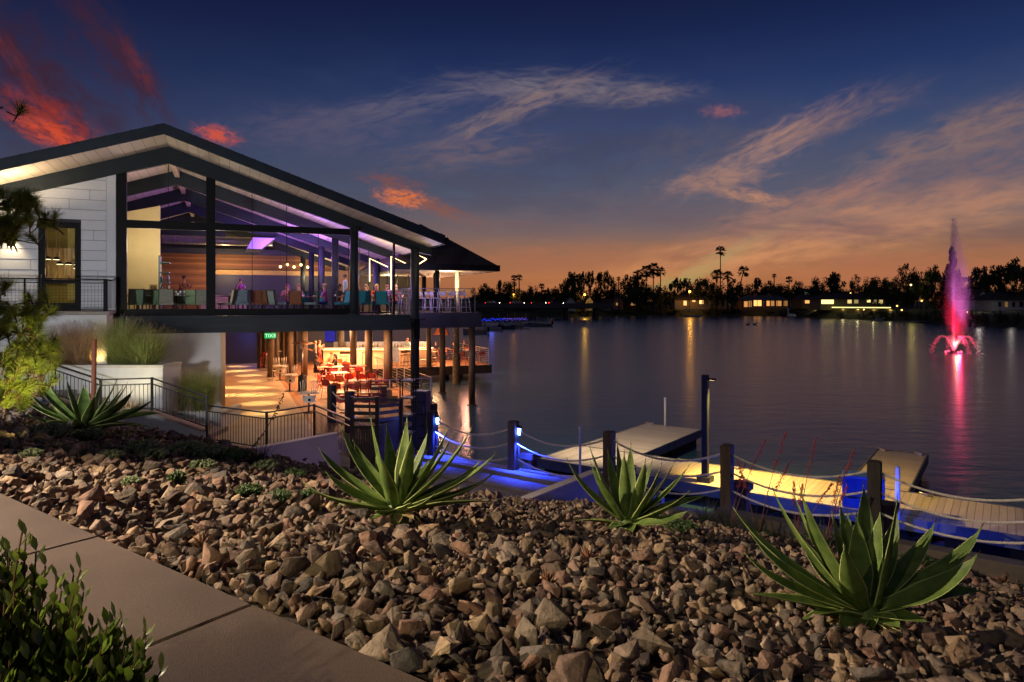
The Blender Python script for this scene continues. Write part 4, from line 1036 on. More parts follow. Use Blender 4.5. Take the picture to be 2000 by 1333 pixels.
def mk_plate():
    rt = thing('plate', '', 'plate'); q = MB(); q.lathe([(.001,.008),(.08,.008),(.13,.02),(.13,.024),(.075,.014),(.001,.014)], 16); q.build('rim', mat('china', (226, 224, 220), .3), rt); return rt
for x, t, l_ in ((258, 4.0, 'the left corner table'), (340, 4.1, 'the table in the left bay'), (440, 4.1, 'the table beside the central mullion'), (508, 5.0, 'the long table, left one'), (524, 5.0, 'the long table, right one'), (564, 5.1, 'the table in front of the diner in pink'), (586, 5.1, 'the table in front of the fair haired diner'), (736, 4.5, 'the corner table before the blonde woman')):
    s, t = up(x, t); put('plate', mk_plate, B(s, t, FZ+.762), 0, 'white plate on '+l_)
for i in range(5):
    s, t = 4.6+i*.35, 12.6; p_ = thing('pendant_lamp', ('first', 'second', 'third', 'fourth', 'fifth')[i]+' warm globe lamp of the row deep in the dining room', 'lamp', B(s, t, 6.9+.12*(i % 2)), 0)
    q = MB(); q.sphere((0,0,0), .07, 10, 7); q.build('globe', emis('globe_glow', (255, 196, 110), 9), p_); q = MB(); q.tube([(0,0,.07),(0,0,2.0)], .006, 5); q.build('cord', BLACK, p_)
# shelf with bottles, framed sign, bench
sh = thing('bottle_shelf', 'dark teal shelf unit full of bottles beside the cream wall', 'shelf', B(-.55, 5.2, 4.5), TH)
q = MB(); q.box(-.04, 0, 0, .9, 0, 2.4); q.build('side_panel', mat('teal_panel', (28, 66, 70), .5), sh)
for z_ in (.9, 1.3, 1.7, 2.1): q = MB(); q.box(0, .34, 0, .9, z_, z_+.03); q.build('shelf', mat('teal_panel', (28, 66, 70)), sh)
for k in range(16):
    s, t, z_ = -.55+.06+.24*(k % 2), 5.3+.1*(k//2 % 4)*1.8, 4.5+(.93, 1.33)[k//8]
    put('bottle', lambda: (lambda rt: (MB().lathe([(.001,0),(.036,.0),(.036,.18),(.014,.24),(.013,.29),(.001,.29)], 8).build('body', mat('bottle_glass', (60, 70, 64), .15), rt), rt)[1])(thing('bottle', '', 'bottle')), B(s, t, z_), 0, 'upright wine bottle on the teal shelf unit', 'bottles on the teal shelf')
q = MB(); q.box(-.16, .16, -.02, .02, 0, .5, 0); q.box(-.12, .12, -.024, -.021, .05, .45, 1)
q = q.build('picture_frame', [mat('gold_frame', (186, 160, 110), .5), mat('brown_print', (92, 74, 58), .7, var=.5, scale=14)], loc=B(s_at(300, 5.9), 5.9, 5.25), rotz=TH); tag(q, 'small framed picture standing against the cream wall', 'picture')
q = MB(); q.box(-1.3, 1.3, -.25, .25, 0, .95); q.build('host_counter', mat('wood_counter', (176, 150, 118), .5, var=.2, scale=4), loc=B(1.8, 20.2, 4.5), rotz=TH)
tag(bpy.data.objects[q.v and 'host_counter'], 'pale service counter in front of the wood wall', 'counter')
# high stools of the balcony
LAV = (186, 178, 200)
for i, (x, t) in enumerate(((772, 3.9), (789, 3.4), (797, 3.0), (828, 6.3), (842, 6.2), (852, 6.0), (865, 5.95), (886, 5.95), (906, 5.95))):
    s, t = up(x, t)
    lab = ['white high stool at the table nearest the people in orange', 'white high stool between the orange diners and the round column', 'white high stool just left of the round corner column',
           'white high stool just right of the round corner column', 'white high stool second from the round corner column', 'white high stool turned sideways on the balcony', 'lavender lit high stool behind the balcony rail, first of three',
           'lavender lit high stool behind the balcony rail, middle of three', 'lavender lit high stool behind the balcony rail, beside the cream post'][i]
    put(('hs', i > 5), lambda: mk_metal(LAV, '', h=.72, name='high_stool', cat='stool'), B(s, t, FZ), TH+R((8, -14, 20, 40, 30, 90, 0, 0, 4)[i])+math.pi*0, lab)
for x, t, l_ in ((780, 4.3, 'white high table behind the round corner column'), (858, 7.0, 'white high table behind the lavender stools'), (890, 7.0, 'white high table under the cream post')):
    s, t = up(x, t); put('hight', lambda: mk_table((200, 190, 178), (50, 46, 44), 1.05, .8, .7, '', 'high_table'), B(s, t, FZ), TH, l_)
def mk_heater():
    root = thing('patio_heater', '', 'heater')
    q = MB(); q.lathe([(.001,0),(.23,0),(.23,.04),(.20,.06),(.20,.72),(.06,.78),(.05,.80)], 16); q.build('base', BLACK, root)
    q = MB(); q.cyl(0, 0, .78, 2.0, .03, n=10); q.build('pole', mat('brushed_steel', (150, 150, 152)), root)
    q = MB(); q.lathe([(.06,1.95),(.09,2.0),(.10,2.18),(.04,2.2)], 12); q.build('burner', mat('burner', (170, 150, 120), .4, metal=.5), root)
    q = MB(); q.lathe([(.50,2.20),(.50,2.215),(.12,2.33),(.001,2.34),(.001,2.32),(.12,2.31),(.495,2.20)], 20); q.build('hood', mat('heater_hood', (150, 120, 96), .4, metal=.5), root)
    return root
def px_floor(x, y, zf=.888): Y = (E-zf)*FPX/(y-591); p = at(x, y, Y); p.z = zf; return p
put('heater', mk_heater, px_floor(591, 765), 0, 'tall patio heater between the white tables and the red tables')
s, t = up(921, 11); put('heater', mk_heater, B(12.9, 12.0, FZ), 0, 'patio heater standing under the sky at the balcony end')
# led light frames under the right eave
for i, (x, t, ztop, zl, L_) in enumerate(((722, 7.0, 7.1, 6.0, .9), (764, 6.0, 7.15, 5.6, .8), (813, 2.6, 7.05, 5.1, .45))):
    s, _ = up(x, t); a = B(s, t, 0); q = MB()
    q.tube([(0,0,zl),(0,0,ztop),(L_,0,ztop-.22*L_/.5)], .022, 6)
    if i == 2: q.tube([(L_,0,ztop-.2),(0,0,ztop-.5)], .022, 6)
    o = q.build('strip_light', emis('strip_glow', (255, 214, 150), 5), loc=a, rotz=TH)
    tag(o, ['thin bent strip light hanging behind the orange diners', 'thin bent strip light left of the corner column', 'triangular strip light right of the corner column'][i], 'lamp')
# white tables with upturned chairs along the passage
WHT = (206, 200, 190)
def upturned(key, maker, loc, rz_, lab, group=None):
    return put(key, maker, Vector(loc)+Vector((0, 0, .45)), rz_, lab, group, flip=True)
tabs = [(603, 806, 'first from the baluster fence'), (566, 764, 'second from the baluster fence'), (547, 743, 'third from the baluster fence')]
for i, (x, y, w_) in enumerate(tabs):
    p = px_floor(x, y); put('wt', lambda: mk_table(WHT, (40, 38, 36), .75, .7, .7, '', 'cafe_table'), p, TH, 'white cafe table with a dark pedestal, '+w_)
    for k, (dx, dy, rr_) in enumerate(((0, -.18, 0), (.02, .18, 180))):
        q = p+Vector((dx, dy, .752)); upturned(('wc',), lambda: mk_metal(WHT, '', hole=True), q, TH*.3+R(rr_)+math.pi, ('white chair upturned on the near side of the white table ' if k == 0 else 'white chair upturned on the far side of the white table ')+w_)
p = px_floor(540, 741); put(('wc',), lambda: mk_metal(WHT, '', hole=True), p, R(200), 'white chair standing upright beside the third white table')
for x, y, c, rz_, lab in ((518, 721, (170, 40, 40), 0, 'red bar stool beside the high white table under the exit sign'), (528, 723, WHT, 30, 'white bar stool beside the high white table'), (536, 722, WHT, 160, 'white bar stool farther from the passage, under the exit sign')):
    put(('bs', c), lambda c=c: mk_metal(c, '', h=.74, name='bar_stool', cat='stool'), px_floor(x, y), R(rz_), lab)
for x, y, l_ in ((524, 716, 'high white table under the green exit sign'), (537, 719, 'high white table beside the dark drapes')):
    put('hight2', lambda: mk_table(WHT, (50, 46, 44), 1.07, .75, .7, '', 'high_table'), px_floor(x, y), TH, l_)
# dark vertical drapes / posts behind
q = MB(); vs = [(-1.2+.03*i, .08*math.sin(i*.7), z_) for z_ in (0, 2.9) for i in range(81)]
q.add(vs, [(i, i+1, 81+i+1, 81+i) for i in range(80)], 0, True)
tag(q.build('drape', mat('dark_drape', (74, 60, 44), .8, transl=.1), loc=B(4.9, 19.5, .9), rotz=TH), 'dark brown drapes hanging behind the high tables', 'drapes')
# red and orange chairs and their tables
RED, ORG, MAR = (176, 36, 34), (196, 96, 44), (118, 26, 30)
redt = [(676, 806, 'red table nearest the dark gate'), (722, 806, 'red table beside the yellow blocks'), (700, 778, 'red table behind the two upturned rows'), (664, 758, 'long white topped table of the deck'), (655, 744, 'white topped table of the seated couple'), (735, 778, 'red table next to the deck railing')]
for i, (x, y, l_) in enumerate(redt):
    p = px_floor(x, y); tc_ = (178, 60, 44) if 'red' in l_ else (214, 186, 150)
    put(('rt', tc_), lambda tc_=tc_: mk_table(tc_, (120, 34, 30), .75, .8, .75, '', 'cafe_table'), p, TH, l_)
    if i in (0, 1, 2, 5):
        for k, (dx, dy) in enumerate(((-.19, -.2), (.19, -.2), (-.19, .2), (.19, .2))):
            c = (RED, ORG, RED, MAR)[(k+i) % 4]
            upturned(('rc', c), lambda c=c: mk_metal(c, ''), p+Vector((dx, dy, .752)), TH*.4+(0 if dy > 0 else math.pi)+(math.pi if False else 0)+0.0, 'metal chair (%s) upturned on the %s, %s' % ({RED: 'red', ORG: 'orange', MAR: 'dark red'}[c], l_, ('near left', 'near right', 'far left', 'far right')[k]))
for x, y, c, rz_, l_ in ((632, 768, RED, 90, 'red chair behind the patio heater'), (648, 766, ORG, 170, 'orange chair at the near side of the long white topped table'), (664, 768, ORG, 185, 'orange chair on the near side of the long table, nearer the columns'), (684, 764, RED, 180, 'red chair facing the long table from the water side'),
                         (640, 744, RED, 0, 'red chair beside the seated man in black'), (676, 742, MAR, 20, 'dark red chair behind the seated couple'), (700, 748, RED, 200, 'red chair next to the first brown column'), (626, 735, RED, 90, 'red chair beside the standing couple'),
                         (660, 730, ORG, 0, 'orange chair in front of the bar'), (648, 726, RED, 30, 'red chair before the left end of the bar'), (692, 760, ORG, 210, 'orange chair beside the upturned rows')):
    put(('rc', c), lambda c=c: mk_metal(c, ''), px_floor(x, y), R(rz_), l_)
for x, y, l_ in ((672, 718, 'dark bar stool first along the glowing bar front'), (681, 718, 'dark bar stool second along the glowing bar front'), (790, 716, 'dark bar stool at the right part of the bar'), (796, 714, 'dark bar stool hidden by the corner column')):
    put(('bs', (70, 48, 40)), lambda: mk_metal((70, 48, 40), '', h=.74, name='bar_stool', cat='stool'), px_floor(x, y), R(180), l_)
for x, y, c, rz_, l_ in ((826, 716, (214, 180, 140), 100, 'pale chair beside the person in red at the deck edge'), (846, 712, (214, 180, 140), 180, 'pale high backed chair under the black umbrella'), (862, 708, ORG, 90, 'orange chair in front of the round brown column'), (870, 704, ORG, 30, 'orange chair behind the brown column'),
                         (906, 712, MAR, 170, 'dark red chair right of the concrete pile'), (921, 711, ORG, 190, 'brown orange chair between the two dark red chairs'), (941, 710, MAR, 185, 'dark red chair at the outer corner of the deck'), (893, 708, RED, 90, 'red chair beside the concrete pile'), (912, 700, RED, 0, 'red chair at the far side of the outer table')):
    put(('rc', c), lambda c=c: mk_metal(c, ''), px_floor(x, y), R(rz_), l_)
for x, y, l_ in ((842, 708, 'pale table under the black umbrella'), (918, 704, 'white topped table at the outer corner of the deck'), (866, 700, 'small table behind the brown column')):
    put(('rt', (214, 186, 150)), lambda: mk_table((214, 186, 150), (120, 34, 30), .75, .8, .75, '', 'cafe_table'), px_floor(x, y), TH, l_)
for x, y, c, rz_, l_ in ((634, 752, RED, 110, 'red chair between the seated man in black and the patio heater'), (642, 778, MAR, 160, 'dark red chair behind the second blue post'), (654, 786, ORG, 200, 'orange chair on the boards between the blue posts and the upturned rows'),
                         (630, 727, ORG, 60, 'orange chair left of the bar corner'), (667, 736, RED, -40, 'red chair at the far side of the white topped table'), (684, 736, ORG, 160, 'orange chair just left of the first brown column'), (705, 764, RED, 190, 'red chair under the second brown column'),
                         (728, 762, MAR, 170, 'dark red chair near the railing between two columns'), (652, 754, RED, 20, 'red chair across the long white topped table'), (672, 752, MAR, -10, 'dark red chair across the long table, nearer the columns')):
    put(('rc', c), lambda c=c: mk_metal(c, ''), px_floor(x, y), R(rz_), l_)
for x, y, l_ in ((634, 744, 'white topped table behind the patio heater'), (700, 742, 'red table between the first two brown columns')):
    tc_ = (178, 60, 44) if 'red' in l_ else (214, 186, 150)
    put(('rt', tc_), lambda tc_=tc_: mk_table(tc_, (120, 34, 30), .75, .8, .75, '', 'cafe_table'), px_floor(x, y), TH, l_)
for x, t, rz_, c, lab in ((290, 4.6, 190, GREEN, 'pale green chair with its back to the cream wall'), (312, 4.6, 170, GREEN, 'pale green chair beside the teal shelf unit'), (440, 3.2, -80, (150, 150, 132), 'grey chair turned sideways by the central mullion'),
                          (505, 3.7, 10, (132, 84, 50), 'brown backed chair at the left end of the long table'), (525, 3.7, 0, (132, 84, 50), 'brown backed chair at the middle of the long table'), (578, 3.9, 0, (132, 84, 50), 'brown backed chair in front of the two diners'),
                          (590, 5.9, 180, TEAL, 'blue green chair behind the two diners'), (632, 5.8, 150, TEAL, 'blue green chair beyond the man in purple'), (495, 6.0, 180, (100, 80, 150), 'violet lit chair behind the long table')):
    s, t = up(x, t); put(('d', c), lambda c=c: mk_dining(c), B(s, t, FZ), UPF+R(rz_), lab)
# bar
bar = thing('bar_counter', 'long glowing bar counter under the restaurant', 'counter', at(650, 700, 44.5)*1.0, R(4)); bar.location.z = .888
def barseg(x0, x1, y0, y1):
    q = MB(); q.box(x0, x1, y0, y1, 0, 1.02); q.build('front_panel', mat('bar_panel', (226, 190, 150), .5, var=.1, scale=3), bar)
    q = MB(); q.box(x0-.1, x1+.1, y0-.25, y1+.1, 1.06, 1.12); q.build('counter_top', mat('pale_stone', (216, 200, 180), .3, var=.12, scale=5), bar, bevel=.01)
    q = MB(); q.box(x0, x1, y0-.16, y0-.12, 1.02, 1.058); q.build('light_strip', emis('bar_strip', (255, 178, 104), 9), bar)
barseg(-.6, 3.4, 0, .6); barseg(4.3, 6.4, .0, .6)
q = MB(); q.box(-.4, 6.2, 2.2, 2.5, 0, 1.0); q.box(-.4, 6.2, 2.4, 2.5, 1.0, 1.4); q.build('back_counter', mat('steel_counter', (150, 150, 150), .35, metal=.6), bar)
lamp('AREA', 'bar_light', bar.location+Vector((1.5, -.5, .98)), 44.0, (1, .66, .36), bar.location+Vector((1.5, -.35, 0)), 1.6)
lamp('POINT', 'bar_back_light', bar.location+Vector((1.5, 1.4, 2.4)), 132.0, (1, .74, .46), size=.2)
lamp('POINT', 'bar_back_light', bar.location+Vector((5.2, 1.4, 2.3)), 110.0, (1, .74, .46), size=.2)
lamp('POINT', 'bar_back_light', bar.location+Vector((5.2, -1.2, 1.6)), 48.4, (1, .66, .38), size=.2)
for k in range(26):
    p = bar.location+Vector((-.2+.24*k+rnd.uniform(-.04, .04), 2.3, 1.02))
    put('bottle2', lambda: (lambda rt: (MB().lathe([(.001,0),(.04,.0),(.04,.18),(.016,.24),(.014,.30),(.001,.30)], 8).build('body', mat('bar_bottle', (150, 110, 60), .15, obj_rand=.6), rt), rt)[1])(thing('bottle', '', 'bottle')), p, 0, 'liquor bottle standing on the steel counter behind the bar', 'bottles behind the bar')
for i, (x, y, l_) in enumerate(((600, 657, 'left one of the two blue screens above the bar'), (637, 657, 'right one of the two blue screens above the bar'))):
    o = thing('television', l_, 'screen', at(x, y, 48), R(5)); q = MB(); q.box(-.66, .66, 0, .05, -.42, .42); q.build('casing', BLACK, o, bevel=.01)
    q = MB(); q.quad((-.62,-.003,-.38),(.62,-.003,-.38),(.62,-.003,.38),(-.62,-.003,.38)); 
    q.build('screen', mat('blue_screen', (10, 20, 90), .3, emit=(24, 40, 190), estr=.5, var=.6, scale=2), o)
# exit sign seen from behind
ex = thing('exit_sign', 'green glowing exit sign read from behind over the passage', 'sign', at(528, 656, 35.6), TH)
q = MB(); q.box(-.29, .29, 0, .02, -.145, .145); q.build('panel', emis('exit_green', (20, 190, 90), .9), ex)
q = MB(); q.box(-.02, .02, .0, .03, .145, .6); q.build('bracket', BLACK, ex)
fc = bpy.data.curves.new('lettering', 'FONT'); fc.body = 'EXIT'; fc.size = .26; fc.align_x = 'CENTER'; fc.align_y = 'CENTER'; fc.extrude = .003
fo_ = bpy.data.objects.new('tmp', fc); COL.objects.link(fo_); bpy.context.view_layer.update(); lme = bpy.data.meshes.new_from_object(fo_.evaluated_get(bpy.context.evaluated_depsgraph_get())); bpy.data.objects.remove(fo_); lme.materials.clear(); fo = bpy.data.objects.new('lettering', lme); COL.objects.link(fo); fo.parent = ex; fo.location = (0, -.008, -.01); fo.rotation_euler = (R(90), 0, R(180)); fo.data.materials.append(emis('exit_white', (210, 255, 220), 1.4))
fo.scale = (1, 1, 1)
# small things at the deck end
q = MB(); q.box(-.35, .35, -.1, .1, 0, .22); q.box(-.12, .12, -.1, .1, .222, .5); q.build('yellow_blocks', mat('yellow_plastic', (206, 160, 40), .5), loc=px_floor(760, 784), rotz=.2, bevel=.01)
tag(bpy.data.objects['yellow_blocks'], 'stepped yellow plastic block beside the deck column', 'block')
q = MB(); q.box(-.3, .3, -.2, .2, 0, .6); q.box(-.32, .32, -.22, .22, .602, .64); o = q.build('grey_bin', mat('grey_bin', (86, 84, 80), .5), loc=px_floor(741, 784), rotz=.2, bevel=.01); tag(o, 'grey storage box beside the yellow block', 'box')
# market umbrella on the outer deck
um = thing('umbrella', 'black and orange umbrella folded half open over the outer deck', 'umbrella', px_floor(862, 700)); q = MB(); q.cyl(0, 0, 0, 2.3, .03, n=8); q.build('pole', BLACK, um)
q = MB(); q.lathe([(.02, 2.6), (.3, 2.3), (.62, 1.75), (.6, 1.72), (.28, 2.25), (.02, 2.55)], 10); q.build('canopy', mat('umbrella_cloth', (46, 34, 34), .8, rgb2=(150, 74, 34), scale=1.2), um)

# ------------------------------------------------------------------ people
SKIN_ = [(198, 150, 122), (172, 122, 94), (214, 170, 142)]
def person(label, loc, rz_, pose='stand', shirt=(90, 90, 90), pants=(40, 42, 52), hair=(60, 44, 34), skin=0, long_hair=False, h=1.72, arms='table', seed=0):
    r = random.Random(seed+int(abs(loc[0]*97)))
    k = h/1.72; J = {}; seat = pose == 'sit'
    hip = .50 if seat else .93
    lean = {'sit': -.06, 'stand': 0, 'lean': -.26}[pose]
    def P_(x, y, z): return Vector((x*k, y*k, z*k))
    up_ = hip
    J['pelvis'] = P_(0, 0, up_); J['belly'] = P_(0, lean*.3, up_+.18); J['chest'] = P_(0, lean*.8, up_+.38); J['neck0'] = P_(0, lean, up_+.50)
    J['neck'] = P_(0, lean*1.05-.01, up_+.565); J['head0'] = P_(0, lean*1.1-.02, up_+.64); J['head1'] = P_(0, lean*1.15-.02, up_+.74)
    J['nose'] = P_(0, lean*1.12-.105, up_+.66)
    E_ = [('pelvis','belly'),('belly','chest'),('chest','neck0'),('neck0','neck'),('neck','head0'),('head0','head1'),('head0','nose')]
    RD = {'pelvis': (.135,.10), 'belly': (.125,.095), 'chest': (.15,.105), 'neck0': (.09,.075), 'neck': (.052,.052), 'head0': (.076,.088), 'head1': (.072,.082), 'nose': (.014,.014)}
    for sx, sd in ((-1, 'l'), (1, 'r')):
        J['sh'+sd] = P_(sx*.185, lean*.95, up_+.46)
        if seat or arms == 'table': el = P_(sx*.235, lean-.14, up_+.22); wr = P_(sx*.13, lean-.36, up_+.27+r.uniform(-.02, .05))
        elif arms == 'raise': el = P_(sx*.23, lean-.16, up_+.30); wr = P_(sx*.10, lean-.26, up_+.50)
        else: el = P_(sx*.24, lean+.03, up_+.17); wr = P_(sx*.25, lean-.06, up_-.07)
        J['el'+sd], J['wr'+sd] = el, wr
        d = (wr-el).normalized(); J['pm'+sd] = wr+d*.075*k
        E_ += [('neck0','sh'+sd),('sh'+sd,'el'+sd),('el'+sd,'wr'+sd),('wr'+sd,'pm'+sd)]
        RD.update({'sh'+sd: (.062,.062), 'el'+sd: (.044,.044), 'wr'+sd: (.028,.028), 'pm'+sd: (.036,.018)})
        side = d.cross(Vector((0, 0, 1)))
        side = side.normalized() if side.length > .1 else Vector((0, 1, 0))
        for f in range(4):
            b = J['pm'+sd]+side*((f-1.5)*.018*k); ln = (.062, .075, .07, .055)[f]*k; m_ = b+d*ln*.55+Vector((0,0,-.006)); t_ = b+d*ln+Vector((0,0,-.022))
            J['f%d%s' % (f, sd)] = m_; J['g%d%s' % (f, sd)] = t_; E_ += [('pm'+sd, 'f%d%s' % (f, sd)), ('f%d%s' % (f, sd), 'g%d%s' % (f, sd))]
            RD.update({'f%d%s' % (f, sd): (.009,.009), 'g%d%s' % (f, sd): (.007,.007)})
        th = wr+d*.03*k-side*sx*.045*k; J['th'+sd] = th; E_.append(('wr'+sd, 'th'+sd)); RD['th'+sd] = (.011,.011)
        J['hp'+sd] = P_(sx*.095, 0, up_-.03)
        if seat: kn = P_(sx*.13, -.44, .50); an = P_(sx*.13, -.40, .09); toe = P_(sx*.14, -.54, .035)
        else: kn = P_(sx*.11, -.02-(.05 if sx > 0 else 0), .49); an = P_(sx*.12, .02, .09); toe = P_(sx*.14, -.13, .035)
        J['kn'+sd], J['an'+sd], J['to'+sd] = kn, an, toe
        E_ += [('pelvis','hp'+sd),('hp'+sd,'kn'+sd),('kn'+sd,'an'+sd),('an'+sd,'to'+sd)]
        RD.update({'hp'+sd: (.088,.088), 'kn'+sd: (.056,.056), 'an'+sd: (.038,.038), 'to'+sd: (.034,.026)})
    names = list(J); idx = {n: i for i, n in enumerate(names)}
    me = bpy.data.meshes.new('tmp'); me.from_pydata([J[n] for n in names], [(idx[a], idx[b]) for a, b in E_], [])
    ob = bpy.data.objects.new('tmp', me); COL.objects.link(ob)
    m = ob.modifiers.new('skin', 'SKIN'); m.use_smooth_shade = True; m.branch_smoothing = .4
    for i, n in enumerate(names):
        sv = me.skin_vertices[0].data[i]; a, b = RD[n]; sv.radius = (a*k, b*k); sv.use_root = (n == 'pelvis')
    s_ = ob.modifiers.new('sub', 'SUBSURF'); s_.levels = 1; s_.render_levels = 1
    dg = bpy.context.evaluated_depsgraph_get(); ev = ob.evaluated_get(dg); nm = bpy.data.meshes.new_from_object(ev)
    bpy.data.objects.remove(ob); bpy.data.meshes.remove(me)
    # clothing by the bone each face lies on
    fm = bm_ = None
    ms = [mat('skin_%d' % skin, SKIN_[skin], .55, var=.05), mat('shirt_%d_%d_%d' % shirt, shirt, .8, var=.12, scale=12), mat('pants_%d_%d_%d' % pants, pants, .8, var=.12, scale=12), mat('shoe', (34, 30, 28), .5)]
    nm.materials.clear()
    for x in ms: nm.materials.append(x)
    segs = []
    for a, b in E_:
        if a[:2] in ('el',) or a[:2] in ('wr', 'pm') or (a[0] == 'f' and a[1].isdigit()) or b in ('neck', 'head0', 'head1', 'nose'): c = 0
        elif a[:2] in ('hp', 'kn') or b[:2] == 'hp': c = 2
        elif a[:2] == 'an': c = 3
        else: c = 1
        segs.append((J[a], J[b], c))
    for p in nm.polygons:
        c = p.center; best = 1e9; cm = 1
        for a, b, q in segs:
            ab = b-a; t = max(0, min(1, (c-a).dot(ab)/ab.length_squared)); dd = (a+ab*t-c).length
            if dd < best: best = dd; cm = q
        p.material_index = cm; p.use_smooth = True
    root = bpy.data.objects.new('person', nm); COL.objects.link(root); root.location = loc; root.rotation_euler = (0, 0, rz_)
    # eyes and mouth inside the body mesh
    nm.materials.append(mat('eye_dark', (30, 24, 22), .3)); nm.materials.append(mat('lip', (150, 84, 76), .5))
    bm = bmesh.new(); bm.from_mesh(nm); hc = (J['head0']+J['head1'])/2
    for dx, dz, rr_, mi in ((-.03, .005, .010, 4), (.03, .005, .010, 4)):
        g = bmesh.ops.create_icosphere(bm, subdivisions=1, radius=rr_*k, matrix=Matrix.Translation(hc+Vector((dx*k, -.083*k, dz*k))))
        for f in {f for v in g['verts'] for f in v.link_faces}: f.material_index = mi
    g = bmesh.ops.create_icosphere(bm, subdivisions=1, radius=.012*k, matrix=Matrix.Translation(J['head0']+Vector((0, -.080*k, -.03*k))) @ Matrix.Diagonal((2.0, .6, .6, 1)))
    for f in {f for v in g['verts'] for f in v.link_faces}: f.material_index = 5
    bm.to_mesh(nm); bm.free()
    tag(root, label, 'person')
    q = MB(); hm = mat('hair_%d_%d_%d' % hair, hair, .7, var=.3, scale=30, stretch=(1, 1, .2))
    q.sphere((hc.x, hc.y+.018*k, hc.z+.035*k), .098*k, 14, 10, 0, (.92, 1.02, 1.0))
    vs = [Vector(v) for v in q.v]; q.v = [tuple(v+Vector((0, .035*k if (v.z < hc.z+.03*k and v.y < hc.y) else 0, (.03*k if (v.z < hc.z and v.y < hc.y) else 0)))) for v in vs]
    if long_hair:
        q.tube([(hc.x, hc.y+.05*k, hc.z+.02), (hc.x, hc.y+.085*k, hc.z-.10*k), (hc.x, hc.y+.08*k, hc.z-.24*k)], [.09*k, .085*k, .05*k], 10)
    q.build('hair', hm, root)
    return root
def pu(x, t, z=FZ): s, _ = up(x, t); return B(s, t, z)
FACE = lambda d: R(d)       # 0 faces the camera, 180 faces away
person('man in brown shirt bending over the counter before the wood wall', pu(352, 9.5), FACE(60), 'lean', (120, 74, 44), (50, 40, 36), (50, 36, 28), 1, arms='table')
person('diner in violet light standing by the navy wall', pu(470, 13), FACE(20), 'stand', (150, 60, 150), (40, 36, 60), (80, 50, 60), 0, arms='raise')
person('diner in pink leaning over the long brown table', pu(562, 5.75), FACE(0), 'sit', (196, 110, 160), (60, 60, 110), (150, 70, 120), 0, True)
person('fair haired diner at the right end of the long brown table', pu(584, 5.75), FACE(8), 'sit', (200, 150, 180), (50, 60, 120), (150, 110, 90), 2, True)
person('bald man in a purple shirt seated beside the brown column', pu(637, 4.4), FACE(-70), 'sit', (168, 72, 170), (40, 70, 140), (188, 140, 130), 0)
person('woman in dark top seated behind the wide brown column', pu(661, 4.6), FACE(60), 'sit', (70, 60, 50), (40, 40, 50), (60, 44, 32), 1, True)
person('waiter in a pale shirt standing beside the round steel column', pu(674, 4.4), FACE(-60), 'stand', (196, 206, 220), (40, 40, 50), (130, 100, 80), 0, arms='down')
person('brown haired guest at the left of the open corner table', pu(700, 4.6), FACE(-80), 'sit', (150, 110, 70), (60, 50, 46), (120, 84, 54), 0, True)
person('guest in a cream top beyond the teal chairs', pu(717, 5.3), FACE(-30), 'sit', (200, 180, 150), (60, 50, 46), (150, 120, 84), 2, True)
person('blonde woman in an orange top between the teal chairs', pu(736, 4.9), FACE(5), 'sit', (230, 84, 50), (60, 50, 80), (196, 156, 96), 0, True)
person('guest in violet beside the blonde woman in orange', pu(755, 5.4), FACE(30), 'sit', (130, 80, 180), (60, 50, 80), (120, 80, 60), 0)
person('woman in an orange top with her back to the strip light', pu(771, 4.9), FACE(150), 'sit', (226, 78, 46), (60, 50, 80), (190, 150, 96), 0, True)
def pl(x, y, dz=0): return px_floor(x, y)
person('man in a grey shirt standing before the bar', pl(616, 722), FACE(-75), 'stand', (128, 116, 100), (50, 46, 46), (180, 140, 100), 0, arms='table')
person('woman in red standing in front of the grey shirted man', pl(624, 720), FACE(80), 'stand', (186, 90, 60), (120, 30, 34), (110, 70, 44), 0, True, arms='raise')
person('man in black seated with his side to the passage', pl(616, 744), FACE(80), 'sit', (30, 28, 30), (34, 32, 34), (60, 40, 30), 1)
person('woman in black seated at the white topped table', pl(657, 738), FACE(-60), 'sit', (34, 28, 28), (30, 30, 34), (44, 30, 24), 0, True)
person('guest seated beyond the white topped table facing the camera', pl(648, 733), FACE(0), 'sit', (220, 130, 90), (60, 40, 40), (150, 80, 50), 0)
p = bar.location+Vector((4.9, .95, 0)); person('bartender in a pale patterned shirt bending behind the bar', p, FACE(-30), 'lean', (150, 176, 186), (40, 40, 44), (120, 80, 56), 0, arms='table')
person('guest in red seated at the edge of the outer deck', pl(831, 709), FACE(100), 'sit', (214, 40, 50), (50, 30, 40), (190, 130, 80), 0, True)
person('second guest in red behind the first at the deck edge', pl(836, 705), FACE(90), 'sit', (206, 46, 50), (50, 30, 40), (120, 70, 50), 0)
person('guest in a dark jacket beside the concrete pile', pl(889, 704), FACE(-80), 'sit', (60, 44, 38), (40, 34, 34), (140, 80, 50), 1, True)
person('guest with auburn hair at the outer table', pl(907, 699), FACE(-10), 'sit', (54, 46, 40), (40, 34, 34), (160, 80, 46), 0)
person('guest with blond hair at the outer corner table', pl(923, 699), FACE(20), 'sit', (60, 52, 44), (40, 34, 34), (186, 130, 74), 0)
person('guest in a dark coat before the brown column', pl(853, 702), FACE(-40), 'sit', (40, 30, 30), (40, 34, 34), (90, 60, 44), 0)

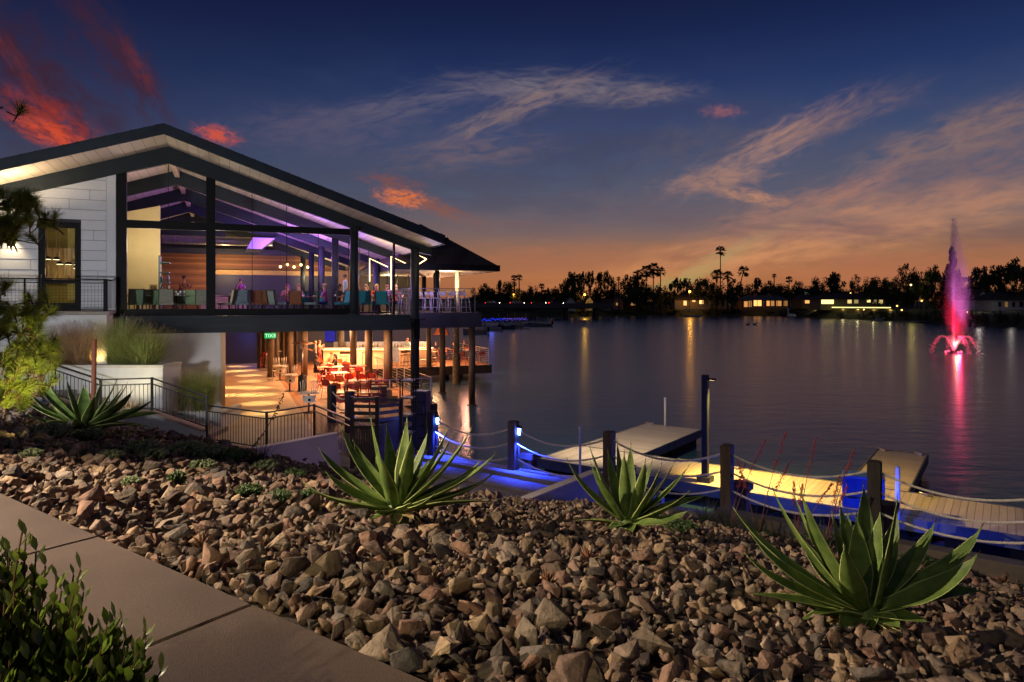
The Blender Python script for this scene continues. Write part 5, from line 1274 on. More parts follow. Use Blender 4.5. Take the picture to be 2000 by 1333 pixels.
# ------------------------------------------------------------------ rope fence and its posts
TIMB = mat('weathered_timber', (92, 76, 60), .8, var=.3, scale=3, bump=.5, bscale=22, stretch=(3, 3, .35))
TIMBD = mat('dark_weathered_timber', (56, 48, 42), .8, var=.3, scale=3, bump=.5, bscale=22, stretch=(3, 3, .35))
ROPE = mat('rope_fibre', (222, 210, 192), .85, var=.15, scale=30)
def rope_mesh(a, b, sag, r=.021, turns=None):
    a = Vector(a); b = Vector(b); L_ = (b-a).length; turns = turns or L_/.13; n = int(turns*7); q = MB()
    for ph in (0, math.pi*2/3, math.pi*4/3):
        pts = []
        for i in range(n+1):
            t = i/n; c = a+(b-a)*t; c.z -= sag*4*t*(1-t); d = (b-a).normalized(); u = Vector((0,0,1)); s_ = d.cross(u)
            an = ph+2*math.pi*turns*t; pts.append(c+(u*math.cos(an)+s_*math.sin(an))*r*.55)
        q.tube(pts, r*.62, 5)
    return q
def n_at(x, n):     # point on the photo column x at distance n from the footpath origin line
    u = (x-1000)/FPX; Y = n/(NX*u+NY); return Vector((u*Y, Y, 0))
def post_obj(parent, p, ztop, w, m, zb=.5, cap=True):
    q = MB(); q.box(-w/2, w/2, -w/2, w/2, zb, ztop-.02)
    q.add([(-w/2,-w/2,ztop-.02),(w/2,-w/2,ztop-.02),(w/2,w/2,ztop-.02),(-w/2,w/2,ztop-.02),(-w/2+.03,-w/2+.03,ztop),(w/2-.03,-w/2+.03,ztop),(w/2-.03,w/2-.03,ztop),(-w/2+.03,w/2-.03,ztop)], [(0,1,5,4),(1,2,6,5),(2,3,7,6),(3,0,4,7),(4,5,6,7)])
    for z_ in (ztop-.22, ztop-.62, ztop-.98): q.tube([(-w/2-.012, 0, z_), (w/2+.012, 0, z_)], .03, 8)
    o = q.build('post', m, parent, bevel=.008); o.location = p; o.rotation_euler = (0, 0, ROCKROT); return o
fence = thing('rope_fence', 'rope fence of square timber posts with three ropes along the dockside', 'fence', (0, 0, 0))
PX = [(845, 803), (1003, 822), (1190, 842), (1420, 868), (1708, 900)]
FN = 13.62; fp = []
for i, (x, y) in enumerate(PX):
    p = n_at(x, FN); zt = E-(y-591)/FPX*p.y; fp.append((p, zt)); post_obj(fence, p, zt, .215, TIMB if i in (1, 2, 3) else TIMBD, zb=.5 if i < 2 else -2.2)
s_last = SN(fp[-1][0].x, fp[-1][0].y)[0]
for k in (1, 2): p = W(s_last+2.62*k, FN); fp.append((p, fp[-1][1])); post_obj(fence, p, fp[-1][1], .215, TIMBD, zb=-2.2)
d0 = Vector((SX, SY, 0))
for (p, z0), (q_, z1) in zip(fp, fp[1:]):
    for dzr, sg_ in ((.20, .26), (.56, .24), (.92, .22)):
        rope_mesh(p+d0*.10+Vector((0,0,z0-dzr)), q_-d0*.10+Vector((0,0,z1-dzr)), sg_+rnd.uniform(-.02, .03)).build('rope', ROPE, fence)
f2 = thing('rope_fence', 'second rope fence with two blue lit posts beside the dining deck', 'fence', (0, 0, 0))
fq = []
for x, y, Y in ((648, 752, 23.4), (683, 765, 21.6)):
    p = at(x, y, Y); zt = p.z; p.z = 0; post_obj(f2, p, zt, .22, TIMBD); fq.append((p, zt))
e = at(742, 812, 18.6); e.z = 0
for (p, z0), (q_, z1) in ((fq[0], fq[1]), (fq[1], (e, 1.95))):
    for dzr in (.2, .58, .95): rope_mesh(p+Vector((0,0,z0-dzr)), q_+Vector((0,0,z1-dzr*.9)), .16).build('rope', ROPE, f2)
# blue marker lamp on the post, and assumed ones on posts where none shows
def marker(label, i, off, e_=70):
    p, zt = fp[i]; loc = p+d0*off+Vector((0, 0, zt-.16))
    t_ = thing('dock_lamp', label, 'lamp', loc, ROCKROT)
    q = MB(); q.box(-.05, .05, -.03, .05, .0, .05); q.build('housing', BLACK, t_)
    q = MB(); q.lathe([(.001,-.17),(.030,-.17),(.042,-.02),(.001,-.02)], 12); q.build('lens', emis('blue_lens', (70, 110, 255), 60), t_)
    lamp('SPOT', 'dock_lamp_light', loc+d0*.10+Vector((0, 0, -.22)), e_, (.02, .05, 1.0), loc+d0*.7+Vector((0, 0, -3)), .04, R(128), .7)
marker('small blue dock lamp shining on the side of the second timber post', 1, .17, 520)
marker('assumed blue dock lamp on the dark post at the foot of the steel column', 0, .17, 480)
marker('assumed blue dock lamp outside the picture on the post past the last agave', 5, -.17, 700)
lamp('POINT', 'dock_lamp_light', fp[3][0]+Vector((.3, .55, 1.0)), 80, (.03, .07, 1.0), size=.04)  # assumed blue sources here and just below, no lamp objects built
lamp('POINT', 'dock_lamp_light', fp[4][0]+Vector((.45, .6, 1.1)), 190, (.03, .07, 1.0), size=.04)
lamp('POINT', 'dock_lamp_light', fq[1][0]+Vector((.5, -.7, 1.7)), 9, (.03, .07, 1.0), size=.04)
lamp('POINT', 'dock_lamp_light', at(815, 800, 23.5), 16, (.05, .09, 1.0), size=.04)
# stub piles with caps behind the posts
for i, (p, zt) in enumerate(fp[1:6]):
    q = MB(); c = p+Vector((.42, .38, 0)); q.box(-.13, .13, -.13, .13, -2.0, zt-1.02); q.box(-.19, .19, -.19, .19, zt-1.018, zt-.86)
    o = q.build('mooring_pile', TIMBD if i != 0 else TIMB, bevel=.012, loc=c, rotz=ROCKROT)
    tag(o, 'short capped timber pile right behind the ' + ('blue lit second post', 'third post by the middle agave', 'fourth post next to the red stalks', 'dark fifth post above the last agave', 'post beyond the right end of the fence')[i], 'pile')

# ------------------------------------------------------------------ floating docks
DKM = planks('dock_planks', (186, 180, 172), .14, axis=0, rough=.65, var=.16, gap=.009, gapc=.3, grain=(20, 1.2, 6))
DKM2 = planks('dock_planks_cross', (186, 180, 172), .14, axis=1, rough=.65, var=.16, gap=.009, gapc=.3, grain=(1.2, 20, 6))
DSIDE = mat('dock_side', (86, 90, 100), .6, var=.2, scale=3, bump=.2)
def dock(label, s0_, s1_, n0, n1, z_=.50, m=DKM):
    root = thing('floating_dock', label, 'dock', W(s0_, n0, 0), ROCKROT); a, b = s1_-s0_, n1-n0
    q = MB(); q.box(0, a, 0, b, z_-.05, z_); q.build('deck', m, root)
    q = MB()
    for x0, x1, y0, y1 in ((-.05, -.002, -.05, b+.05), (a+.002, a+.05, -.05, b+.05), (-.002, a+.002, -.05, -.002), (-.002, a+.002, b+.002, b+.05)): q.box(x0, x1, y0, y1, z_-.26, z_+.012)
    q.build('rim', DSIDE, root, bevel=.008)
    q = MB(); k = max(1, int(a/1.6)); j = max(1, int(b/1.8))
    for i in range(k):
        for jj in range(j): q.box(i*a/k+.12, (i+1)*a/k-.12, jj*b/j+.1, (jj+1)*b/j-.1, -.12, z_-.27)
    q.build('float', BLACK, root)
    return root
dock('long floating dock lit yellow along the quay', -10.9, 7.0, 16.4, 18.6)
dock('far finger dock with the thin white pole at its end', -10.85, -8.75, 18.66, 23.5, m=DKM2)
dock('short finger dock reaching out behind the last post', -3.15, -1.9, 18.66, 23.5, m=DKM2)
CLEAT = mat('cleat', (190, 186, 180), .35, metal=.8, var=.05)
for s_, n_, l_ in ((-5.9, 18.45, 'metal cleat with rope on the yellow lit dock edge'), (-7.4, 18.45, 'metal cleat at the inner corner by the far finger dock'), (-3.0, 23.3, 'cleat at the left end corner of the short finger dock'), (-2.05, 23.3, 'cleat at the right end corner of the short finger dock'), (-1.5, 18.45, 'cleat beside the root of the short finger dock'), (-10.6, 23.3, 'cleat at the tip of the far finger dock')):
    q = MB(); q.tube([(-.14,0,.07),(0,0,.05),(.14,0,.07)], .018, 6); q.box(-.05, .05, -.025, .025, 0, .05)
    q.tube([(.0+.1*math.cos(a_/4), .05+.05*math.sin(a_/4), .015+.002*a_) for a_ in range(26)], .012, 5)
    tag(q.build('cleat', CLEAT, loc=W(s_, n_, .505), rotz=ROCKROT), l_, 'cleat')
# lamp post on the dock
lp = thing('lamp_post', 'slim square steel lamp post standing on the yellow dock', 'lamp', W(-6.12, 16.75, .5), ROCKROT)
q = MB(); q.box(-.075, .075, -.075, .075, 0, 2.68); q.build('post', STEEL, lp, bevel=.006)
q = MB(); q.box(-.17, .17, -.17, .17, 0, .14); q.build('base', STEEL, lp, bevel=.01)
q = MB(); q.box(.08, .26, -.05, .05, 2.56, 2.60); q.build('head', BLACK, lp)
q = MB(); q.quad((.12,-.04,2.556),(.12,.04,2.556),(.24,.04,2.556),(.24,-.04,2.556)); q.build('lens', emis('warm_lens', (255, 206, 120), 6), lp)
lamp('SPOT', 'dock_spot', W(-5.9, 16.8, 3.02), 1950.0, (1.0, .57, .11), W(-4.7, 17.6, .5), .05, R(118), .8)
lamp('SPOT', 'dock_spot', W(-9.5, 16.4, 3.6), 950, (1.0, .72, .42), W(-10, 20.0, .5), .1, R(110), .9)  # extra spot added to light the far finger dock, no lamp stands here
PIPE = mat('white_pipe', (206, 206, 210), .4, var=.05)
for x, y, Y, zb, l_ in ((1133, 835, 18.4, -1.2, 'thin white pole at the left end of the yellow dock'), (1299, 778, 24.6, .5, 'thin white pole at the far tip of the finger dock'), (1753, 913, 13.55, .6, 'blue lit pipe just right of the dark fifth post')):
    p = at(x, y, Y); q = MB(); q.cyl(0, 0, zb, p.z, .035 if Y > 14 else .045, n=10); q.lathe([(.001, p.z+.03), (.03, p.z+.02), (.05, p.z)], 10)
    tag(q.build('pole', PIPE, loc=(p.x, p.y, 0)), l_, 'pole')
# blue step box with square openings
bs = thing('dock_step', 'blue plastic boarding step with square openings on the dock', 'step', W(-2.55, 16.75, .505), ROCKROT+.15)
BL = mat('blue_plastic', (16, 58, 150), .4, var=.08)
q = MB(); q.box(-.42, .42, -.26, .26, .62, .70); q.build('top', BL, bs, bevel=.03)
for sx in (-1, 1):
    q = MB()
    q.box(sx*.38-.035, sx*.38+.035, -.25, -.14, 0, .62); q.box(sx*.38-.035, sx*.38+.035, .14, .25, 0, .62); q.box(sx*.38-.034, sx*.38+.034, -.14, .14, .0, .18); q.box(sx*.38-.034, sx*.38+.034, -.14, .14, .50, .619)
    q.build('side_panel', BL, bs, bevel=.01)
q = MB(); q.box(-.34, .34, -.24, -.18, .0, .2); q.box(-.34, .34, .18, .24, 0, .6); q.build('cross_panel', BL, bs, bevel=.01)

# ------------------------------------------------------------------ gate, rack, fences and stair at the patio
gate = thing('gate', 'dark slatted gate with louvred top between the patio and the walkway', 'gate', (0, 0, 0))
G0, G1, G2 = at(688, 923, 16.9), at(737, 930, 16.6), at(783, 918, 17.6)
for p in (G0, G1, G2): p.z = 0
GT = (2.62, 2.66, 2.50)
for i, (a, b, z0, z1) in enumerate(((G0, G1, 2.60, 2.66), (G1, G2, 2.64, 2.48))):
    d = (b-a); q = MB(); q.bar(a+Vector((0,0,z0)), b+Vector((0,0,z1)), .07, .07); q.bar(a+Vector((0,0,1.0)), b+Vector((0,0,1.0)), .06, .08); q.bar(a+Vector((0,0,.96)), a+Vector((0,0,z0)), .04, .05); q.bar(b+Vector((0,0,.96)), b+Vector((0,0,z1)), .04, .05)
    for k in range(4): zz = z0-.17-.17*k; q.bar(a+Vector((0,0,zz)), b+Vector((0,0,zz+(z1-z0)*.6)), .02, .085)
    q.build('louvre_frame', mat('gate_metal', (54, 50, 50), .45, metal=.3, var=.15), gate)
    q = MB(); n = 15
    for k in range(n):
        p = a+d*((k+.5)/n); w_ = d.length/n*(.72 if i == 0 else .98)
        dn = d.normalized(); q.bar(p+Vector((0,0,1.03)), p+Vector((0,0,1.9 if i == 0 else 2.0)), .015, w_, up=dn)
    q.build('slat_panel', mat('gate_slat', (48, 46, 52), .5, metal=.2, var=.2), gate)
for p, z_ in zip((G0, G1, G2), GT):
    q = MB(); q.box(p.x-.045, p.x+.045, p.y-.045, p.y+.045, .88, z_+.05); q.build('post', mat('gate_metal', (54, 50, 50)), gate)
rk = thing('rack', 'open steel rack with shelves beside the dark gate', 'rack', at(797, 918, 18.2)*1.0); rk.location.z = .9
for sx in (-1, 1):
    for sy in (-1, 1): q = MB(); q.box(sx*.18-.015, sx*.18+.015, sy*.2-.015, sy*.2+.015, 0, 2.1); q.build('upright', STEEL, rk)
for z_ in (.15, .62, 1.1, 1.55, 2.0): q = MB(); q.box(-.165, .165, -.2, .2, z_, z_+.03); q.build('shelf', mat('brushed_steel', (150, 150, 152)), rk)
q = MB(); q.sphere((0, 0, .24), .1, 10, 6, 0, (1.1, 1, .8)); q.build('folded_towel', mat('towel', (196, 160, 130), .9), loc=rk.location+Vector((0, 0, .615)))
tag(bpy.data.objects['folded_towel'], 'rolled pale towel lying on a shelf of the rack', 'towel')
cab = thing('cabinet', 'tall perforated locker lit blue at the foot of the steel column', 'cabinet', at(822, 905, 19.2)*1.0, -.2); cab.location.z = .9
q = MB(); q.box(-.22, .22, -.2, .2, 0, 1.62); q.build('body', mat('locker_paint', (52, 58, 84), .45, var=.15), cab, bevel=.01)
q = MB()
for r_ in range(4):
    for c_ in range(5): q.box(-.18+.08*c_, -.14+.08*c_, -.206, -.201, .3+.33*r_, .35+.33*r_)
q.build('vent', BLACK, cab)
q = MB(); q.box(.15, .17, -.23, -.201, 1.0, 1.2); q.build('handle', mat('brushed_steel', (150, 150, 152)), cab)

BAL = mat('baluster_paint', (44, 40, 38), .45, var=.12)
def baluster_fence(label, pts, ztops, zbots, name='railing', group=None, double=True, spacing=.115):
    """pts: world xy; top rail follows ztops, bottom rail follows zbots."""
    root = thing(name, label, 'railing', (0, 0, 0), 0, group)
    tr_ = MB(); bl = MB()
    for i in range(len(pts)-1):
        a = Vector((*pts[i], 0)); b = Vector((*pts[i+1], 0)); L_ = (b-a).length
        A1, B1 = a+Vector((0,0,ztops[i])), b+Vector((0,0,ztops[i+1])); A0, B0 = a+Vector((0,0,zbots[i]+.08)), b+Vector((0,0,zbots[i+1]+.08))
        tr_.bar(A1, B1, .06, .035); dn = .17 if double else 0
        if double: tr_.bar(A1-Vector((0,0,dn)), B1-Vector((0,0,dn)), .035, .03)
        tr_.bar(A0, B0, .035, .03)
        n = int(L_/spacing)
        for k in range(1, n):
            t = k/n; bl.bar(A0+(B0-A0)*t, A1+(B1-A1)*t-Vector((0,0,dn)), .014, .014)
    tr_.build('rail', BAL, root); bl.build('baluster', BAL, root)['kind'] = 'stuff'
    for (x, y), z1, z0 in zip(pts, ztops, zbots):
        q = MB(); q.box(x-.03, x+.03, y-.03, y+.03, z0-.02, z1+.03); q.build('post', BAL, root)
    return root
def xy(x, Y): return ((x-1000)/FPX*Y, Y)
baluster_fence('dark baluster fence along the near edge of the patio', [xy(405, 20.2), xy(521, 18.9), xy(614, 20.3), xy(688, 17.6)], [1.95, 1.95, 1.95, 1.95], [.89]*4)
SP = [xy(80, 20.6), xy(197, 20.4), xy(297, 20.6), xy(404, 20.35)]
ZT = [E-(y-591)/FPX*Y for y, Y in ((703, 20.6), (742, 20.4), (739, 20.6), (775, 20.35))]; ZB = [z_-.98 for z_ in ZT]
baluster_fence('sloping stair railing above the dark agave', SP, ZT, ZB)
# stair flight and its white side wall
q = MB()
for i in range(3):
    a, b = Vector((*SP[i], 0)), Vector((*SP[i+1], 0))
    y_ = Vector((0, -.12, 0))
    q.prism([a+y_+Vector((0,0,.3)), b+y_+Vector((0,0,.3)), b+y_+Vector((0,0,ZB[i+1]-.06)), a+y_+Vector((0,0,ZB[i]-.06))], (0, .24, 0))
st = thing('stairs', 'white walled steps climbing from the patio to the terrace', 'stairs', (0, 0, 0))
q.build('side_wall', whitewall, st)
q = MB()
for i in range(3):
    a, b = Vector((*SP[i], 0)), Vector((*SP[i+1], 0)); q.bar(a+Vector((0,0,ZB[i]-.025)), b+Vector((0,0,ZB[i+1]-.025)), .32, .065)
q.build('coping', mat('pink_coping', (190, 160, 146), .8, var=.08), st, bevel=.008)
for k in range(11):
    t = k/11; x = SP[3][0]+(SP[0][0]-SP[3][0])*t; z_ = .9+(ZB[0]-.95)*(k+1)/11
    q = MB(); q.box(x-.52, x, 20.62, 21.9, .3, z_); q.build('step', concd, st)
# planters with the grasses
def planter(label, x0, x1, Y, ztop, d=1.5, cap=True):
    a = xy(x0, Y)[0]; b = xy(x1, Y)[0]; root = thing('planter', label, 'planter', (0, 0, 0))
    q = MB(); q.box(a, b, Y, Y+.15, .6, ztop-.09); q.box(b-.15, b, Y+.151, Y+d, .6, ztop-.09); q.box(a, b-.151, Y+.151, Y+d, .6, ztop-.35, 1); q.build('wall', [whitewall, soil_mat()], root)
    q = MB(); q.box(a-.03, b+.04, Y-.04, Y+.17, ztop-.089, ztop); q.box(b-.17, b+.04, Y+.171, Y+d, ztop-.089, ztop); q.build('cap', mat('cap_concrete', (196, 190, 180), .8, var=.08), root, bevel=.008)
planter('upper white planter filled with tall grasses', 30, 318, 21.6, 3.02, 1.2)
planter('lower white planter beside the bright wall', 319, 432, 22.2, 1.45, 1.6)
gl = mat('grass_blade', (146, 156, 84), .6, var=.3, scale=2, isl=.3, transl=.25); gd = mat('dry_grass', (186, 152, 112), .7, var=.3, scale=2, isl=.3, transl=.25)
def grass(name, label, cat, loc, n, h, spread, m, seed, plume=0, lean=(0, 0), w=.006, kids='blades'):
    r = random.Random(seed); root = thing(name, label, cat, loc); q = MB(); pl_ = MB()
    for i in range(n):
        a = r.uniform(0, 6.28); rad = spread*.22*math.sqrt(r.random()); x0, y0 = rad*math.cos(a), rad*math.sin(a)
        a2 = a+r.gauss(0, .5); L_ = h*r.uniform(.42, 1.12); out = spread*r.uniform(.15, 1.0)
        dx, dy = math.cos(a2)*out+lean[0], math.sin(a2)*out+lean[1]; pr = None; ns = 4
        pv = Vector((-math.sin(a2+r.uniform(-1, 1)), math.cos(a2), 0))*w
        for k in range(ns+1):
            t = k/ns; p = Vector((x0+dx*t*t, y0+dy*t*t, L_*(t-.18*t*t*out/max(.2, h)))); ww = pv*(1-t*.85)
            cur = (p-ww, p+ww)
            if pr: q.add([pr[0], pr[1], cur[1], cur[0]], [(0,1,2,3)])
            pr = cur
        if plume and r.random() < plume:
            d = Vector((dx*.3, dy*.3, .5)).normalized()
            for j in range(7):
                c = p+d*(.018*j)-d*.06; o_ = Vector((r.gauss(0, .014), r.gauss(0, .014), r.gauss(0, .008))); pl_.add([c+o_, c+o_+Vector((.008, 0, .022)), c+o_+Vector((-.004, .008, .022))], [(0,1,2)])
    o = q.build(kids, m, root)
    if pl_.v: pl_.build('plumes', gd, root)
    return root
for i, (x, y, Y, n, h, sp, m, pf, l_) in enumerate((
    (125, 716, 22.3, 2000, 1.5, 1.0, gd, .5, 'dry brown grass clump at the left of the upper planter'), (160, 716, 22.2, 2000, 1.6, .95, gd, .5, 'tan feathery grass in front of the planter uplight'),
    (235, 714, 22.3, 2600, 1.75, 1.0, gl, .12, 'large dense green grass clump in the upper planter'), (285, 712, 22.2, 2400, 1.5, 1.05, gl, .15, 'green grass clump leaning out at the right end of the upper planter'),
    (250, 770, 21.2, 700, .75, .5, gd, .3, 'thin grass in front of the upper planter wall'), (345, 800, 22.9, 2200, 1.5, .7, gl, .1, 'left green grass clump of the lower planter'), (395, 808, 22.8, 2400, 1.6, .75, gl, .1, 'right green grass clump against the bright wall'))):
    p = at(x, y, Y); p.z = (3.02-.35 if y < 720 else (1.2 if y < 790 else 1.1)); grass('ornamental_grass', l_, 'grass', p, n, h, sp, m, 50+i, pf)
lamp('SPOT', 'planter_uplight', at(198, 712, 22.0), 170, (1.0, .74, .28), at(185, 640, 23.2), .04, R(80), .7)
lamp('SPOT', 'planter_uplight', at(312, 790, 21.9), 214.2, (1.0, .80, .40), at(322, 730, 22.3), .04, R(80), .7)
q = MB(); q.tube([(0,0,0),(.03,0,1.0),(.04,0,1.95)], .05, 10); tag(q.build('stake', mat('brown_stake', (120, 66, 40), .8, var=.2, stretch=(4,4,.5)), loc=at(181, 800, 15.5)+Vector((0,0,-.35))), 'brown timber stake standing behind the dark agave', 'stake')
lamp('SPOT', 'assumed_tree_uplight', (-5.9, 8.5, 3.35), 110.0, (1.0, .86, .34), (-6.9, 9.1, 4.35), .05, R(96), .7)  # source assumed from the yellow lit needles, no fixture built
lamp('SPOT', 'grass_fill', at(255, 800, 20.3)+Vector((0,-.2,0)), 150, (1.0, .86, .5), at(250, 680, 22.2), .1, R(90), .8)  # this and the next are fills added to brighten the dark grass clumps
lamp('SPOT', 'grass_fill', at(370, 850, 20.6)+Vector((0,-.2,.15)), 90, (1.0, .86, .5), at(370, 740, 22.6), .1, R(90), .8)
lamp('SPOT', 'assumed_agave_light', (-10.0, 11.0, 4.2), 60, (1.0, .84, .46), (-7.4, 12.3, 2.2), .05, R(70), .8)  # source assumed from the agave's lit left side, no fixture built
lamp('POINT', 'gate_warm_fill', at(640, 880, 17.0)+Vector((-.6, -1.2, 1.6)), 16, (1.0, .72, .62), size=.2)  # warm fill added to offset the blue on the wing wall, no fixture
lamp('POINT', 'ramp_warm_fill', W(-9.2, 10.2, 3.2), 34, (1.0, .70, .52), size=.3)  # warm spill added over the walkway, not a lamp of the place
# ------------------------------------------------------------------ small plants in the rocks
def leafy(name, label, cat, loc, n, h, spread, m, seed, ls=.02, lw=.45, stem=None, nl=14):
    """low shrub of many upright twigs with small leaves"""
    r = random.Random(seed); root = thing(name, label, cat, loc); q = MB(); st_ = MB()
    for i in range(n):
        a = r.uniform(0, 6.28); rad = spread*math.sqrt(r.random()); b = Vector((rad*.5*math.cos(a), rad*.5*math.sin(a), 0)); t_ = Vector((rad*math.cos(a), rad*math.sin(a), h*r.uniform(.6, 1.0)*(1-.35*(rad/spread)**2)))
        st_.tube([b, (b+t_)/2+Vector((0,0,h*.08)), t_], [.004, .003, .002], 4, cap=False)
        d = (t_-b).normalized()
        for k in range(nl):
            c = b+(t_-b)*(.35+.65*k/(nl-1)); an = k*2.4+r.random(); o_ = (d.orthogonal().normalized()); o_.rotate(Matrix.Rotation(an, 3, d)); tip = c+(o_*.8+d*.75).normalized()*ls*r.uniform(.7, 1.2)
            sd = d.cross(o_).normalized()*ls*lw*.5; mid = (c+tip)/2+d*ls*.08
            q.add([c, mid-sd, tip, mid+sd], [(0,1,2,3)])
    q.build('leaves', m, root); st_.build('stems', stem or mat('twig', (80, 60, 44), .8), root); return root
sage = mat('sage_leaf', (150, 162, 118), .7, var=.25, scale=8, isl=.25, transl=.2)
dkg = mat('dark_ground_leaf', (92, 116, 64), .6, var=.3, scale=8, isl=.25, transl=.2)
def on_rocks(x, y):
    lo, hi = 1.5, 40.0
    for _ in range(50):
        Y = (lo+hi)/2; p = at(x, y, Y); s, n = SN(p.x, p.y)
        if p.z > terr(s, n): lo = Y
        else: hi = Y
    s, n = SN(p.x, p.y)
    if n > 12.3 and s > -6: p = n_at(x, 12.3); s, n = SN(p.x, p.y); p.z = terr(s, n)
    return p
for i, (x, y, sp, h, l_, m) in enumerate(((95, 862, .42, .24, 'silvery mat of groundcover left of the dark agave base', sage), (135, 858, .40, .26, 'silvery groundcover in front of the dark agave', sage), (172, 866, .3, .2, 'small silvery tuft right of the groundcover mats', sage),
    (278, 890, .30, .18, 'low sage tuft in the rocks under the stair wall', sage), (365, 893, .34, .2, 'low sage tuft left of the wing wall', sage), (410, 900, .3, .2, 'low sage tuft nearest the wing wall', sage), (455, 905, .3, .16, 'dark tuft at the foot of the wing wall', dkg),
    (345, 958, .16, .16, 'single green sprig standing alone in the rocks', dkg), (487, 978, .2, .12, 'small green tuft in the rocks left of the large agave', dkg), (545, 990, .2, .12, 'small green tuft close to the large agave leaves', dkg), (215, 905, .2, .12, 'tiny tuft between the rocks and the sage', sage),
    (300, 905, .22, .14, 'sage tuft a little below the first one under the stair wall', sage), (395, 925, .2, .13, 'sage tuft in the rocks in front of the wing wall', sage), (520, 925, .22, .14, 'sage tuft beside the dark spiky grass', sage), (575, 940, .2, .12, 'sage tuft at the end of the tuft row by the large agave', dkg), (600, 985, .2, .1, 'low green tuft touching the large agave leaves', dkg), (60, 905, .2, .12, 'sage tuft near the left edge below the mats', sage), (255, 960, .14, .1, 'lone little tuft above the footpath rocks', sage),
    (1790, 1105, .30, .16, 'green groundcover behind the broad agave along the kerb', dkg), (1850, 1120, .26, .14, 'green groundcover right of the broad agave along the kerb', dkg), (1330, 1040, .3, .1, 'dark low groundcover right of the medium agave', dkg), (1590, 1070, .3, .2, 'dark shrub tuft below the red stalks', dkg), (1480, 1045, .28, .14, 'dark groundcover below the fourth post', dkg))):
    p = on_rocks(x, y); leafy('groundcover', l_, 'plant', p+Vector((0, 0, .04)), int(260*sp/.4), h, sp*(.8 if p.y > 8 else .6), m, 300+i, ls=.035 if p.y > 8 else .028)
suc = mat('red_succulent', (146, 84, 72), .5, var=.2, scale=6, rgb2=(120, 112, 70))
for i, (x, y, sc_, l_) in enumerate(((905, 1052, .10, 'reddish spiky succulent under the large agave'), (985, 1090, .11, 'reddish spiky succulent amid the middle rocks'), (1152, 1108, .12, 'reddish spiky succulent left of the pale rocks below the medium agave'), (1070, 1158, .09, 'pale pink succulent low in the middle rocks'),
                                   (395, 1085, .09, 'dull succulent between rocks near the path'), (1620, 1010, .12, 'reddish succulent below the blue step'), (1960, 1120, .16, 'dark red succulent beside the kerb at the far right'))):
    p = on_rocks(x, y); r = random.Random(400+i); q = MB()
    for k in range(22):
        a = r.uniform(0, 6.28); el = r.uniform(.4, 1.4); d = Vector((math.cos(a)*math.cos(el), math.sin(a)*math.cos(el), math.sin(el))); L_ = sc_*r.uniform(.7, 1.3)
        q.tube([d*.01, d*L_*.5+Vector((0,0,L_*.05)), d*L_+Vector((0,0,L_*.12))], [.010, .009, .001], 5)
    tag(q.build('succulent', suc, loc=p+Vector((0,0,.05))), l_, 'plant')
# red yucca: grassy leaves and tall flower stalks
rys = [(1425, 985, [(1495, 860), (1455, 905)], 'left red flowered yucca with two leaning stalks by the fourth post'), (1480, 1010, [(1535, 845), (1545, 900), (1440, 900)], 'middle red flowered yucca whose stalk rises highest'),
       (1555, 1020, [(1595, 855), (1550, 940), (1625, 945), (1568, 945)], 'red flowered yucca with stalks over the blue step'), (1610, 1030, [(1668, 880), (1640, 930), (1655, 950)], 'right red flowered yucca leaning towards the dark post')]
yl = mat('yucca_leaf', (84, 92, 76), .6, var=.2, transl=.15); red = mat('red_bloom', (190, 56, 58), .7, var=.2, isl=.2); stm = mat('red_stalk', (130, 74, 66), .6)
for i, (x, y, tips, l_) in enumerate(rys):
    p = on_rocks(x, y); root = grass('red_yucca', l_, 'plant', p, 110, .62, .62, yl, 70+i, 0, w=.005, kids='leaves'); r = random.Random(i)
    for tx, ty in tips:
        T = at(tx, ty, p.y+r.uniform(-.1, .3))-p; mid = T*.5+Vector((T.x*-.12, 0, T.z*.05)); N_ = 12; pts = [Vector((0,0,0))*(1-t)**2+mid*2*t*(1-t)+T*t*t for t in [k/N_ for k in range(N_+1)]]
        q = MB(); q.tube(pts, [.008]*6+[.005]*7, 5); q.build('stalk', stm, root)
        q = MB()
        for k in range(90):
            t = 1-.38*r.random()**1.3; c = Vector((0,0,0))*(1-t)**2+mid*2*t*(1-t)+T*t*t; o_ = Vector((r.gauss(0,1), r.gauss(0,1), r.gauss(0,.7))).normalized(); L_ = .035*(1.25-t)*2.4+.01
            e_ = c+o_*L_*r.uniform(.4, 1); q.tube([c+o_*L_*.2, e_], [.003, .0065], 4)
        q.build('flowers', red, root)
# dark bare twig stalk before the patio fence
p = at(470, 905, 15.2); q = MB(); T = at(555, 770, 15.6)-p; r = random.Random(2)
q.tube([(0,0,0), T*.5+Vector((.1,0,0)), T], [.012, .009, .004], 5)
for k in range(46):
    t = .25+.75*r.random(); c = T*t+Vector((.1*math.sin(t*3.1), 0, 0)); d = Vector((r.gauss(0,1), r.gauss(0,1), r.gauss(.2,.8))).normalized(); q.tube([c, c+d*r.uniform(.03, .09)], [.006, .010], 4)
tag(q.build('dry_flower_stalk', mat('dry_stalk', (70, 50, 40), .8), loc=p), 'dry dark flower stalk leaning in front of the baluster fence', 'plant')
grass('ornamental_grass', 'dark spiky grass tuft in front of the wing wall', 'grass', on_rocks(505, 912), 170, .40, .45, mat('dark_spiky', (52, 50, 44), .7), 91, w=.005)
grass('ornamental_grass', 'dark grass tuft at the foot of the fence, left of the red stalks', 'grass', on_rocks(1380, 1000), 240, .5, .5, yl, 92, w=.005)

